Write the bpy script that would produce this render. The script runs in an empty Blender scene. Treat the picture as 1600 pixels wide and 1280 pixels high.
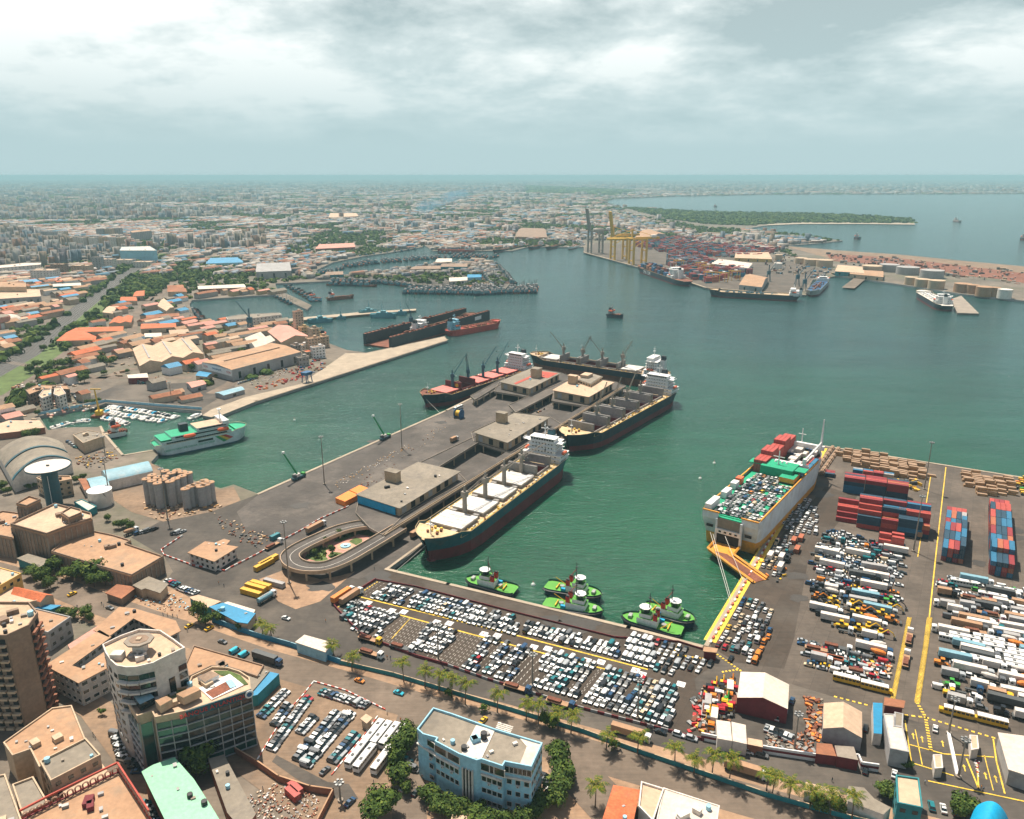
import bpy,math,random
import numpy as np
from mathutils import Vector,Matrix,noise as mnoise
random.seed(7);rng=np.random.default_rng(11)
scene=bpy.context.scene
COL=scene.collection
PI=math.pi
# ---------------------------------------------------------------- camera, sky, sun, exposure
CAM_H,FPX,PITCH=200.0,1200.0,math.radians(16.96)
cam_d=bpy.data.cameras.new('camera');cam=bpy.data.objects.new('camera',cam_d);COL.objects.link(cam)
cam_d.sensor_width=36;cam_d.lens=36*FPX/1600;cam_d.clip_start=1;cam_d.clip_end=200000
cam.location=(0,0,CAM_H);cam.rotation_euler=(PI/2-PITCH,0,0)
scene.camera=cam
SUN_EL,SUN_AZ=math.radians(65),math.radians(-28)      # azimuth measured from +Y towards +X
sdir=Vector((math.cos(SUN_EL)*math.sin(SUN_AZ),math.cos(SUN_EL)*math.cos(SUN_AZ),math.sin(SUN_EL)))
sun_d=bpy.data.lights.new('sun','SUN');sun_d.energy=5.0;sun_d.angle=math.radians(0.6);sun_d.color=(1,.91,.78)
sun=bpy.data.objects.new('sun',sun_d);COL.objects.link(sun)
sun.rotation_euler=sdir.to_track_quat('Z','Y').to_euler()
scene.view_settings.view_transform='Standard';scene.view_settings.look='None'
scene.view_settings.exposure=0.56;scene.view_settings.gamma=1
try:scene.view_settings.use_curve_mapping=False
except Exception:pass
cy=scene.cycles
cy.max_bounces=6;cy.diffuse_bounces=2;cy.glossy_bounces=2;cy.transmission_bounces=2;cy.volume_bounces=0
cy.transparent_max_bounces=8;cy.caustics_reflective=False;cy.caustics_refractive=False
cy.use_denoising=True;cy.volume_step_rate=10;cy.use_adaptive_sampling=True;cy.adaptive_threshold=0.02
HAZE_D=0.85e-4;HAZE_COL=(.44,.72,.79)
SKY_STR=0.055

def N(nt,t,**kw):
 n=nt.nodes.new(t)
 for k,v in kw.items():
  if k in n.inputs.keys():n.inputs[k].default_value=v
  else:setattr(n,k,v)
 return n
def build_world():
 w=bpy.data.worlds.new('World');scene.world=w;w.use_nodes=True
 nt=w.node_tree;nt.nodes.clear();L=nt.links.new
 out=N(nt,'ShaderNodeOutputWorld');bg=N(nt,'ShaderNodeBackground');bg.inputs['Strength'].default_value=SKY_STR
 sky=N(nt,'ShaderNodeTexSky');sky.sky_type='NISHITA';sky.sun_disc=False
 sky.sun_elevation=SUN_EL;sky.sun_rotation=SUN_AZ;sky.dust_density=3;sky.air_density=1.2
 tc=N(nt,'ShaderNodeTexCoord');sp=N(nt,'ShaderNodeSeparateXYZ');L(tc.outputs['Generated'],sp.inputs[0])
 def math_(op,a,b=None,c=None,clamp=False):
  m=N(nt,'ShaderNodeMath');m.operation=op;m.use_clamp=clamp
  for i,v in enumerate((a,b,c)):
   if v is None:continue
   if isinstance(v,(int,float)):m.inputs[i].default_value=v
   else:L(v,m.inputs[i])
  return m.outputs[0]
 z=math_('MAXIMUM',sp.outputs['Z'],0.0)
 den=math_('ADD',z,0.24)
 u=math_('DIVIDE',sp.outputs['X'],den);v=math_('DIVIDE',sp.outputs['Y'],den)
 cb=N(nt,'ShaderNodeCombineXYZ');L(u,cb.inputs[0]);L(v,cb.inputs[1])
 def noi(scale,detail,rough,off,dist=0.0):
  mp=N(nt,'ShaderNodeMapping');mp.inputs['Location'].default_value=off;mp.inputs['Scale'].default_value=(1,1,1)
  L(cb.outputs[0],mp.inputs[0])
  n=N(nt,'ShaderNodeTexNoise');n.inputs['Scale'].default_value=scale;n.inputs['Detail'].default_value=detail
  n.inputs['Roughness'].default_value=rough;n.inputs['Distortion'].default_value=dist;L(mp.outputs[0],n.inputs['Vector'])
  return n.outputs['Fac']
 n1=noi(1.6,9,.56,(3.1,1.7,0),.25);n2=noi(.33,3,.5,(8.3,4.4,2),.2);n3=noi(4.2,6,.6,(1.3,7.4,5))
 # large cloud masses seen in the photograph, as directions
 def blob(px,py,rx,ry):
  cx,cyy=(px-800)/FPX,(py-640)/FPX
  d=Vector((cx,math.cos(PITCH)-cyy*math.sin(PITCH),-math.sin(PITCH)-cyy*math.cos(PITCH))).normalized()
  az=math.atan2(d.x,d.y);el=math.asin(d.z)
  a=math_('SUBTRACT',math_('ARCTAN2',sp.outputs['X'],sp.outputs['Y']),az)
  e=math_('SUBTRACT',math_('ARCSINE',sp.outputs['Z']),el)
  q=math_('ADD',math_('POWER',math_('DIVIDE',a,rx/FPX),2),math_('POWER',math_('DIVIDE',e,ry/FPX),2))
  return math_('EXPONENT',math_('MULTIPLY',q,-1))
 bright=math_('ADD',blob(250,10,300,90),math_('MULTIPLY',blob(900,90,330,45),.75))
 bright=math_('ADD',bright,math_('MULTIPLY',blob(60,90,300,45),.6))
 bright=math_('ADD',bright,math_('MULTIPLY',blob(470,125,170,22),.55))
 dark=math_('ADD',blob(1190,45,330,45),math_('MULTIPLY',blob(640,25,200,45),.45))
 dark=math_('ADD',dark,math_('MULTIPLY',blob(350,95,260,22),.45))
 up=N(nt,'ShaderNodeMapRange');up.inputs['From Min'].default_value=.03;up.inputs['From Max'].default_value=.22;L(z,up.inputs['Value'])
 # cloud cover: cloud brightness from noise and masses
 cov=math_('ADD',math_('MULTIPLY',n1,2.3),math_('MULTIPLY',n3,1.0));cov=math_('SUBTRACT',cov,1.18)
 cov=math_('ADD',cov,math_('MULTIPLY',bright,.42));cov=math_('SUBTRACT',cov,math_('MULTIPLY',dark,.42),clamp=True)
 cr=N(nt,'ShaderNodeValToRGB');L(cov,cr.inputs[0])
 e=cr.color_ramp.elements
 e[0].position=.15;e[0].color=(.31,.385,.398,1);e[1].position=.85;e[1].color=(.92,.915,.885,1)
 k=e.new(.50);k.color=(.54,.60,.60,1)
 # thin clear Nishita gaps; unseen sky above cleared of cloud to deepen shade
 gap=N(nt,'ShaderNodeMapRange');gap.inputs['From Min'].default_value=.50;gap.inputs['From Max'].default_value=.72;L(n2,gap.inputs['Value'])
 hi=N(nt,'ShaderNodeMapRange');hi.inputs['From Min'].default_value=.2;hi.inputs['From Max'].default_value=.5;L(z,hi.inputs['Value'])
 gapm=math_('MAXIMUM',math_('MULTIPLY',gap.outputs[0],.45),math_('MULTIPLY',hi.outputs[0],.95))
 horizon=N(nt,'ShaderNodeRGB');horizon.outputs[0].default_value=(.335,.45,.468,1)
 mixh=N(nt,'ShaderNodeMixRGB');L(up.outputs[0],mixh.inputs[0]);L(horizon.outputs[0],mixh.inputs[1]);L(cr.outputs[0],mixh.inputs[2])
 sc_=N(nt,'ShaderNodeMixRGB');sc_.blend_type='MULTIPLY';sc_.inputs[0].default_value=1
 L(mixh.outputs[0],sc_.inputs[1]);sc_.inputs[2].default_value=(1/SKY_STR,)*3+(1,)
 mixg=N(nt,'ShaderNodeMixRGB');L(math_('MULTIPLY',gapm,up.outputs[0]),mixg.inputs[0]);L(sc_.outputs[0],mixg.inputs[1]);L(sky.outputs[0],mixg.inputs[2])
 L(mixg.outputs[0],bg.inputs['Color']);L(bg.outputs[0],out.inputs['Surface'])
build_world()

# ---------------------------------------------------------------- geometry helpers
GZ=3.0
cP,sP=math.cos(PITCH),math.sin(PITCH)
def G(px,py,z=GZ):
 """world point at height z that the photograph shows at (px, py)"""
 cx,c=(px-800)/FPX,(py-640)/FPX
 down=sP+c*cP;fwd=cP-c*sP
 t=(CAM_H-z)/max(down,1e-4)
 return Vector((cx*t,fwd*t,z))
def Gs(pts,z=GZ):return [G(x,y,z) for x,y in pts]
def pix(v):
 """where a world point shows, in photograph pixels (numpy friendly)"""
 x,y,z=v[0],v[1],v[2]-CAM_H
 d=y*cP-z*sP;u=y*sP+z*cP
 return 800+FPX*x/d,640-FPX*u/d
def area2(p):return sum(p[i][0]*p[(i+1)%len(p)][1]-p[(i+1)%len(p)][0]*p[i][1] for i in range(len(p)))
def ccw(p):return list(p) if area2(p)>0 else list(p)[::-1]
def inside(poly,x,y):
 x=np.asarray(x,float);y=np.asarray(y,float);r=np.zeros(x.shape,bool);n=len(poly);j=n-1
 for i in range(n):
  xi,yi=poly[i][0],poly[i][1];xj,yj=poly[j][0],poly[j][1]
  if yi != yj:
   c=((yi>y) != (yj>y)) & (x<(xj-xi)*(y-yi)/(yj-yi)+xi);r ^= c
  j=i
 return r
MATS={}
def mat(name,col=(.5,.5,.5),rough=.8,metal=0,var=.18,scale=.6,fine=.12,spec=None,emit=None,rand=None,bump=0,tri=None,dirt=None,streak=0):
 """procedural paint or mineral surface: base colour broken up by two noises, optional per-piece colours"""
 if name in MATS:return MATS[name]
 m=bpy.data.materials.new(name);m.use_nodes=True;nt=m.node_tree;L=nt.links.new;b=nt.nodes['Principled BSDF']
 b.inputs['Roughness'].default_value=rough;b.inputs['Metallic'].default_value=metal
 if spec is not None:b.inputs['Specular IOR Level'].default_value=spec
 tc=N(nt,'ShaderNodeTexCoord');geo=N(nt,'ShaderNodeNewGeometry')
 src=tc.outputs['Object'] if tri != 'world' else geo.outputs['Position']
 n1=N(nt,'ShaderNodeTexNoise');n1.inputs['Scale'].default_value=scale*.13;n1.inputs['Detail'].default_value=5;n1.inputs['Roughness'].default_value=.65
 L(src,n1.inputs['Vector'])
 n2=N(nt,'ShaderNodeTexNoise');n2.inputs['Scale'].default_value=scale*1.5;n2.inputs['Detail'].default_value=4;L(src,n2.inputs['Vector'])
 mr=N(nt,'ShaderNodeMapRange');mr.inputs['From Min'].default_value=.32;mr.inputs['From Max'].default_value=.68
 mr.inputs['To Min'].default_value=1-var;mr.inputs['To Max'].default_value=1+var*.8;L(n1.outputs['Fac'],mr.inputs['Value'])
 m2=N(nt,'ShaderNodeMapRange');m2.inputs['From Min'].default_value=.3;m2.inputs['From Max'].default_value=.7
 m2.inputs['To Min'].default_value=1-fine;m2.inputs['To Max'].default_value=1+fine;L(n2.outputs['Fac'],m2.inputs['Value'])
 mm=N(nt,'ShaderNodeMath');mm.operation='MULTIPLY';L(mr.outputs[0],mm.inputs[0]);L(m2.outputs[0],mm.inputs[1])
 mx=N(nt,'ShaderNodeVectorMath');mx.operation='SCALE';L(mm.outputs[0],mx.inputs['Scale'])
 if rand:
  cr=N(nt,'ShaderNodeValToRGB');cr.color_ramp.interpolation='CONSTANT';el=cr.color_ramp.elements
  for i,c in enumerate(rand):
   e_=el[i] if i<1 else (el[1] if i==1 else el.new(i/len(rand)))
   e_.position=i/len(rand);e_.color=(*c,1)
  L(geo.outputs['Random Per Island'],cr.inputs[0]);L(cr.outputs[0],mx.inputs[0])
 else:mx.inputs[0].default_value=col
 last=mx.outputs[0]
 if dirt:
  nd=N(nt,'ShaderNodeTexNoise');nd.inputs['Scale'].default_value=dirt[1];nd.inputs['Detail'].default_value=8;nd.inputs['Roughness'].default_value=.7;L(src,nd.inputs['Vector'])
  md=N(nt,'ShaderNodeMapRange');md.inputs['From Min'].default_value=.5;md.inputs['From Max'].default_value=.66;L(nd.outputs['Fac'],md.inputs['Value'])
  ms=N(nt,'ShaderNodeMath');ms.operation='MULTIPLY';ms.inputs[1].default_value=dirt[2];L(md.outputs[0],ms.inputs[0])
  mi=N(nt,'ShaderNodeMixRGB');L(ms.outputs[0],mi.inputs[0]);L(last,mi.inputs[1]);mi.inputs[2].default_value=(*dirt[0],1);last=mi.outputs[0]
 if streak:
  mp=N(nt,'ShaderNodeMapping');mp.inputs['Rotation'].default_value=(0,0,-1.03);mp.inputs['Scale'].default_value=(.05,1.1,1);L(src,mp.inputs[0])
  ns=N(nt,'ShaderNodeTexNoise');ns.inputs['Scale'].default_value=1;ns.inputs['Detail'].default_value=6;ns.inputs['Roughness'].default_value=.7;ns.inputs['Distortion'].default_value=.4;L(mp.outputs[0],ns.inputs['Vector'])
  mq=N(nt,'ShaderNodeMapRange');mq.inputs['From Min'].default_value=.38;mq.inputs['From Max'].default_value=.66;mq.inputs['To Min'].default_value=1+streak*.6;mq.inputs['To Max'].default_value=1-streak;L(ns.outputs['Fac'],mq.inputs['Value'])
  if name in ('yard_asphalt','pier_asphalt','yard_concrete','quay_edge'):
   mj=N(nt,'ShaderNodeMapping');mj.inputs['Rotation'].default_value=(0,0,-1.03);L(src,mj.inputs[0])
   bt=N(nt,'ShaderNodeTexBrick');bt.offset=.5;L(mj.outputs[0],bt.inputs['Vector'])
   for k_,v_ in (('Scale',1),('Mortar Size',.09),('Brick Width',9),('Row Height',6.5),('Color1',(.86,.86,.86,1)),('Color2',(1.1,1.1,1.1,1)),('Mortar',(.62,.62,.62,1))):bt.inputs[k_].default_value=v_
   mj2=N(nt,'ShaderNodeMixRGB');mj2.blend_type='MULTIPLY';mj2.inputs[0].default_value=.75;L(last,mj2.inputs[1]);L(bt.outputs[0],mj2.inputs[2]);last=mj2.outputs[0]
  sv=N(nt,'ShaderNodeVectorMath');sv.operation='SCALE';L(last,sv.inputs[0]);L(mq.outputs[0],sv.inputs['Scale']);last=sv.outputs[0]
 L(last,b.inputs['Base Color'])
 if emit:b.inputs['Emission Color'].default_value=(*emit[:3],1);b.inputs['Emission Strength'].default_value=emit[3]
 if bump:
  bp=N(nt,'ShaderNodeBump');bp.inputs['Strength'].default_value=.6;bp.inputs['Distance'].default_value=bump;L(n2.outputs['Fac'],bp.inputs['Height']);L(bp.outputs[0],b.inputs['Normal'])
 MATS[name]=m;return m
def palette(name,cols,**kw):return mat(name,rand=cols,**kw)

class MB:
 """collects shapes and links them as ONE mesh object"""
 def __init__(s):s.v=[];s.f=[];s.m=[];s.T=None
 def av(s,pts):
  b=len(s.v)
  if s.T is not None:pts=[s.T @ Vector(p) for p in pts]
  s.v.extend([tuple(p) for p in pts]);return b
 def face(s,pts,m='m'):b=s.av(pts);s.f.append(tuple(range(b,b+len(pts))));s.m.append(m);return s
 def add(s,pts,faces,m='m'):
  b=s.av(pts)
  for i,f in enumerate(faces):s.f.append(tuple(b+k for k in f));s.m.append(m if isinstance(m,str) else m[i])
  return s
 def box(s,c,d,m='m',rz=0,top=None,bottom=True):
  x,y,z=d[0]/2,d[1]/2,d[2]/2;ca,sa=math.cos(rz),math.sin(rz)
  P=[(c[0]+a*x*ca-b*y*sa,c[1]+a*x*sa+b*y*ca,c[2]+k*z) for k in (-1,1) for a,b in ((-1,-1),(1,-1),(1,1),(-1,1))]
  F=[(4,5,6,7),(0,1,5,4),(1,2,6,5),(2,3,7,6),(3,0,4,7)];ms=[top or m]+[m]*4
  if bottom:F.append((3,2,1,0));ms.append(m)
  return s.add(P,F,ms)
 def prism(s,poly,z0,z1,m='m',top=None,bottom=False,sides=True):
  p=ccw(poly);n=len(p)
  zt=z1 if isinstance(z1,(list,tuple)) else [z1]*n
  P=[(a[0],a[1],z0) for a in p]+[(a[0],a[1],zt[i]) for i,a in enumerate(p)]
  F=[];ms=[]
  if sides:F+=[(i,(i+1)%n,n+(i+1)%n,n+i) for i in range(n)];ms+=[m]*n
  F.append(tuple(range(n,2*n)));ms.append(top or m)
  if bottom:F.append(tuple(range(n))[::-1]);ms.append(m)
  return s.add(P,F,ms)
 def ring(s,poly,t,z0,z1,m='m'):
  """a low wall of thickness t standing on a polygon's edge (parapet)"""
  p=ccw(poly);q=inset(p,t);n=len(p)
  P=[(a[0],a[1],z0) for a in p]+[(a[0],a[1],z1) for a in p]+[(a[0],a[1],z1) for a in q]+[(a[0],a[1],z0) for a in q]
  F=[]
  for i in range(n):
   j=(i+1)%n
   F+=[(i,j,n+j,n+i),(n+i,n+j,2*n+j,2*n+i),(2*n+i,2*n+j,3*n+j,3*n+i)]
  return s.add(P,F,m)
 def tube(s,a,b,r,m='m',n=6,r2=None,cap=True):
  a,b=Vector(a),Vector(b);d=b-a
  if d.length<1e-6:return s
  q=d.to_track_quat('Z','Y');r2=r if r2 is None else r2
  P=[a+q @ Vector((r*math.cos(2*PI*i/n),r*math.sin(2*PI*i/n),0)) for i in range(n)]+\
   [b+q @ Vector((r2*math.cos(2*PI*i/n),r2*math.sin(2*PI*i/n),0)) for i in range(n)]
  F=[(i,(i+1)%n,n+(i+1)%n,n+i) for i in range(n)]
  if cap:F+=[tuple(range(n,2*n)),tuple(range(n))[::-1]]
  return s.add(P,F,m)
 def cyl(s,c,r,h,m='m',n=16,r2=None,top=None):
  s.tube(c,(c[0],c[1],c[2]+h),r,m,n,r2)
  if top:s.m[-2]=top
  return s
 def dome(s,c,r,h,m='m',n=16,k=5):
  pts=[];F=[]
  for j in range(k):
   a=PI/2*j/k
   pts+=[(c[0]+r*math.cos(a)*math.cos(2*PI*i/n),c[1]+r*math.cos(a)*math.sin(2*PI*i/n),c[2]+h*math.sin(a)) for i in range(n)]
  pts.append((c[0],c[1],c[2]+h))
  for j in range(k-1):F+=[(j*n+i,j*n+(i+1)%n,(j+1)*n+(i+1)%n,(j+1)*n+i) for i in range(n)]
  F+=[((k-1)*n+i,(k-1)*n+(i+1)%n,k*n) for i in range(n)]
  return s.add(pts,F,m)
 def loft(s,rings,m='m',closed=True,caps=True):
  n=len(rings[0]);b=[]; 
  P=[p for r in rings for p in r];F=[]
  for j in range(len(rings)-1):
   for i in range(n if closed else n-1):
    F.append((j*n+i,j*n+(i+1)%n,(j+1)*n+(i+1)%n,(j+1)*n+i))
  ms=m if isinstance(m,str) else None
  s.add(P,F,m if ms else [m(f,n) for f in F])
  if caps:s.face(rings[0][::-1],ms or 'm');s.face(rings[-1],ms or 'm')
  return s
 def mesh(s,name,remap=None,default=None,smooth=False):
  me=bpy.data.meshes.new(name);me.from_pydata(s.v,[],s.f)
  keys=[];idx=np.empty(len(s.f),np.int32)
  for i,k in enumerate(s.m):
   k=(remap or {}).get(k,k)
   if k=='m' and default:k=default
   if k not in keys:keys.append(k)
   idx[i]=keys.index(k)
  for k in keys:me.materials.append(MATS[k])
  me.polygons.foreach_set('material_index',idx)
  if smooth:me.polygons.foreach_set('use_smooth',np.ones(len(s.f),bool))
  return me
 def build(s,name,m=None,parent=None,loc=None,rz=0,remap=None,smooth=False,kind=None,label=None):
  me=s.mesh(name,remap,m,smooth);o=bpy.data.objects.new(name,me);COL.objects.link(o)
  if parent is not None:o.parent=parent
  if loc is not None:o.location=loc
  if rz:o.rotation_euler.z=rz
  if kind:o['kind']=kind
  if label:o['label']=label
  return o
def inset(p,t):
 n=len(p);out=[]
 for i in range(n):
  a,b,c=Vector(p[i-1][:2]),Vector(p[i][:2]),Vector(p[(i+1)%n][:2])
  d1=(b-a).normalized();d2=(c-b).normalized()
  n1=Vector((-d1.y,d1.x));n2=Vector((-d2.y,d2.x));k=n1+n2
  k=k/max(k.length_squared,.3)*2
  out.append((b.x+k.x*t,b.y+k.y*t))
 return out
def tag(o,label=None,cat=None,group=None,kind=None):
 if label:o['label']=label
 if cat:o['category']=cat
 if group:o['group']=group
 if kind:o['kind']=kind
 return o
def thing(name,label,cat,loc=(0,0,0),rz=0,group=None):
 o=bpy.data.objects.new(name,None);COL.objects.link(o);o.location=loc;o.rotation_euler.z=rz
 o.empty_display_size=1
 return tag(o,label,cat,group)
def link(name,me,parent=None,loc=None,rz=0,sc=None):
 o=bpy.data.objects.new(name,me);COL.objects.link(o)
 if parent is not None:o.parent=parent
 if loc is not None:o.location=loc
 if rz:o.rotation_euler.z=rz
 if sc:o.scale=(sc,sc,sc) if isinstance(sc,(int,float)) else sc
 return o
ORD=['first','second','third','fourth','fifth','sixth','seventh','eighth','ninth','tenth','eleventh','twelfth','thirteenth','fourteenth','fifteenth','sixteenth','seventeenth','eighteenth','nineteenth','twentieth']
def ordn(i):
 if i<20:return ORD[i]
 t=['twenty','thirty','forty','fifty','sixty','seventy','eighty','ninety'][(i+1)//10-2];u=(i+1)%10
 return t+'-'+ORD[u-1] if u else t[:-1]+'ieth'
def yaw(a,b):return math.atan2(b[1]-a[1],b[0]-a[0])
LANE=yaw(G(604,890),G(1102,1012));PIER=yaw(G(404,772),G(697,644))
LA=Vector((math.cos(LANE),math.sin(LANE),0));LB=Vector((-math.sin(LANE),math.cos(LANE),0))

# ---------------------------------------------------------------- materials
W=dict(tri='world',streak=.13)
def water_material():
 m=bpy.data.materials.new('sea_water');m.use_nodes=True;nt=m.node_tree;L=nt.links.new;b=nt.nodes['Principled BSDF']
 b.inputs['Roughness'].default_value=.12;b.inputs['IOR'].default_value=1.33;b.inputs['Specular IOR Level'].default_value=.5
 g=N(nt,'ShaderNodeNewGeometry'); 
 n=N(nt,'ShaderNodeTexNoise');n.inputs['Scale'].default_value=.0035;n.inputs['Detail'].default_value=5;n.inputs['Distortion'].default_value=.6;L(g.outputs['Position'],n.inputs['Vector'])
 sp=N(nt,'ShaderNodeSeparateXYZ');L(g.outputs['Position'],sp.inputs[0])
 mr=N(nt,'ShaderNodeMapRange');mr.inputs['From Min'].default_value=400;mr.inputs['From Max'].default_value=1000;L(sp.outputs['Y'],mr.inputs['Value'])
 ad=N(nt,'ShaderNodeMath');ad.operation='MULTIPLY_ADD';L(n.outputs['Fac'],ad.inputs[0]);ad.inputs[1].default_value=.9; 
 sb=N(nt,'ShaderNodeMath');sb.operation='SUBTRACT';L(mr.outputs[0],sb.inputs[0]);sb.inputs[1].default_value=.45;L(sb.outputs[0],ad.inputs[2]);ad.use_clamp=True
 cr=N(nt,'ShaderNodeValToRGB');e=cr.color_ramp.elements;L(ad.outputs[0],cr.inputs[0])
 e[0].position=.0;e[0].color=(.008,.074,.036,1);e[1].position=1;e[1].color=(.018,.060,.057,1)
 k=e.new(.5);k.color=(.014,.066,.046,1)
 nb=N(nt,'ShaderNodeTexNoise');nb.inputs['Scale'].default_value=.006;nb.inputs['Detail'].default_value=7;nb.inputs['Roughness'].default_value=.6;nb.inputs['Distortion'].default_value=1.2;mb_=N(nt,'ShaderNodeMapping');mb_.inputs['Scale'].default_value=(1,2.6,1);mb_.inputs['Rotation'].default_value=(0,0,.35);L(g.outputs['Position'],mb_.inputs[0]);L(mb_.outputs[0],nb.inputs['Vector'])
 mv=N(nt,'ShaderNodeMapRange');mv.inputs['From Min'].default_value=.35;mv.inputs['From Max'].default_value=.65;mv.inputs['To Min'].default_value=.84;mv.inputs['To Max'].default_value=1.16;L(nb.outputs['Fac'],mv.inputs['Value'])  # broad lighter and darker patches: cloud shadow put into the water colour
 vs=N(nt,'ShaderNodeVectorMath');vs.operation='SCALE';L(cr.outputs[0],vs.inputs[0]);L(mv.outputs[0],vs.inputs['Scale']);L(vs.outputs[0],b.inputs['Base Color'])
 mp=N(nt,'ShaderNodeMapping');mp.inputs['Rotation'].default_value=(0,0,.45);mp.inputs['Scale'].default_value=(.5,1.2,1);L(g.outputs['Position'],mp.inputs[0])
 w1=N(nt,'ShaderNodeTexNoise');w1.inputs['Scale'].default_value=.33;w1.inputs['Detail'].default_value=7;w1.inputs['Roughness'].default_value=.62;w1.inputs['Distortion'].default_value=.5;L(mp.outputs[0],w1.inputs['Vector'])
 w2=N(nt,'ShaderNodeTexNoise');w2.inputs['Scale'].default_value=.03;w2.inputs['Detail'].default_value=4;L(mp.outputs[0],w2.inputs['Vector'])
 s_=N(nt,'ShaderNodeMath');s_.operation='MULTIPLY_ADD';L(w2.outputs['Fac'],s_.inputs[0]);s_.inputs[1].default_value=1.6;L(w1.outputs['Fac'],s_.inputs[2])
 bp=N(nt,'ShaderNodeBump');bp.inputs['Strength'].default_value=1.0;bp.inputs['Distance'].default_value=1.3;L(s_.outputs[0],bp.inputs['Height']);L(bp.outputs[0],b.inputs['Normal'])
 MATS['sea_water']=m
water_material()
mat('asphalt',(0.067,0.056,0.046),.9,var=.35,scale=.22,fine=.12,dirt=((.19,.155,.12),.012,.55),**W)
mat('yard_concrete',(0.056,0.040,0.028),.9,var=.3,scale=.25,fine=.12,dirt=((.09,.075,.06),.02,.7),**W)
mat('yard_asphalt',(0.107,0.084,0.065),.9,var=.3,scale=.25,fine=.12,dirt=((.05,.04,.033),.025,.55),**W)
mat('pier_asphalt',(0.079,0.067,0.058),.9,var=.28,scale=.25,fine=.1,dirt=((.24,.20,.165),.02,.45),**W)
mat('tar',(.045,.038,.032),.7,var=.3,**W)
mat('dirt',(0.331,0.207,0.126),.95,var=.3,scale=.3,fine=.15,dirt=((.16,.13,.10),.03,.5),**W)
mat('sand_lot',(0.216,0.144,0.092),.95,var=.3,scale=.3,fine=.15,dirt=((.17,.135,.105),.03,.6),**W)
mat('city_dirt',(0.152,0.124,0.096),.95,var=.35,scale=.12,fine=.2,dirt=((.10,.105,.06),.008,.8),**W)
mat('street',(0.139,0.104,0.076),.9,var=.22,scale=.3,fine=.1,dirt=((.27,.20,.15),.03,.5),**W)
mat('quay_edge',(0.357,0.289,0.212),.9,var=.2,scale=.8)
mat('grass',(.09,.13,.035),.95,var=.35,scale=.8,fine=.3,**W)
mat('rail_bed',(0.068,0.060,0.052),.95,var=.2,scale=.4,**W)
mat('concrete',(0.281,0.234,0.187),.9,var=.25,scale=.5)
mat('concrete_dark',(.16,.14,.12),.9,var=.25,scale=.5)
mat('concrete_tan',(0.436,0.322,0.211),.9,var=.2,scale=.5)
mat('roof_tan',(0.391,0.231,0.134),.9,var=.2,scale=.4,dirt=((.26,.19,.13),.07,.75))
mat('roof_grey',(0.238,0.202,0.156),.9,var=.25,scale=.4,dirt=((.15,.13,.11),.08,.75))
mat('roof_cream',(0.524,0.367,0.248),.85,var=.15,scale=.4,dirt=((.33,.25,.18),.08,.7))
mat('roof_white',(0.612,0.522,0.432),.7,var=.12,scale=.5,dirt=((.42,.34,.27),.09,.6))
mat('roof_orange',(.52,.13,.045),.85,var=.3,scale=.8,fine=.25,dirt=((.3,.11,.06),.1,.6))
mat('roof_red',(.42,.07,.045),.8,var=.2,scale=.6)
mat('roof_rust',(.30,.12,.06),.9,var=.35,scale=.6)
mat('roof_pink',(.55,.26,.20),.85,var=.2,scale=.5)
mat('roof_blue',(0.007,0.204,0.378),.6,var=.2,scale=.5)
mat('roof_lightblue',(0.187,0.357,0.425),.6,var=.2,scale=.5,dirt=((.4,.38,.34),.1,.5))
mat('roof_mint',(.22,.50,.31),.6,var=.08,scale=.5)
mat('tarp_orange',(.80,.22,.03),.7,var=.12,scale=.8)
mat('wall_white',(.64,.58,.52),.85,var=.15,scale=.5,dirt=((.34,.28,.22),.16,.4))
mat('wall_cream',(0.506,0.374,0.252),.85,var=.18,scale=.5,dirt=((.28,.21,.15),.14,.45))
mat('wall_grey',(0.352,0.340,0.331),.85,var=.18,scale=.5,dirt=((.2,.17,.14),.14,.45))
mat('wall_blue',(0.299,0.548,0.659),.85,var=.10,scale=.5,dirt=((.2,.3,.33),.12,.4))
mat('wall_teal',(.025,.20,.22),.85,var=.25,scale=.5)
mat('wall_yellow',(.62,.40,.12),.85,var=.15,scale=.5)
mat('wall_brown',(0.255,0.174,0.122),.9,var=.25,scale=.5)
mat('wall_brick',(.27,.11,.065),.9,var=.3,scale=.6)
mat('wall_maroon',(.16,.02,.025),.8,var=.2,scale=.5)
mat('glass_dark',(.012,.022,.025),.12,var=.3,scale=1.2,spec=.8)
mat('glass_teal',(.01,.06,.05),.12,var=.5,scale=1.0,spec=.8)
mat('shadow_gap',(.02,.018,.016),.9)
mat('white',(.74,.72,.69),.55,var=.08,scale=.6,fine=.05)
mat('offwhite',(.62,.58,.52),.6,var=.15,scale=.6)
mat('black',(.015,.015,.017),.6)
mat('steel',(.30,.30,.29),.5,metal=.3)
mat('steel_dark',(.07,.075,.075),.6)
mat('yellow',(.72,.42,.02),.6,var=.2,scale=.8)
mat('line_yellow',(.70,.46,.05),.8,var=.3,scale=2,fine=.35)
mat('line_white',(.62,.58,.52),.8,var=.3,scale=2,fine=.35)
mat('orange',(.70,.20,.02),.6,var=.2)
mat('red',(.50,.02,.02),.5,var=.2)
mat('line_red',(.50,.10,.07),.8)
mat('green',(.02,.28,.09),.6,var=.2)
mat('deck_green',(.08,.30,.03),.7,var=.12,scale=1)
mat('ship_green',(.0,.30,.15),.7,var=.12,scale=.4)
mat('blue',(.02,.10,.22),.6,var=.2)
mat('bright_blue',(.0,.30,.52),.5,var=.15)
mat('tank_white',(.70,.65,.58),.6,var=.1,scale=.3,dirt=((.45,.35,.25),.1,.4))
mat('rust',(.19,.065,.035),.9,var=.4,scale=.8,fine=.3)
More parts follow.
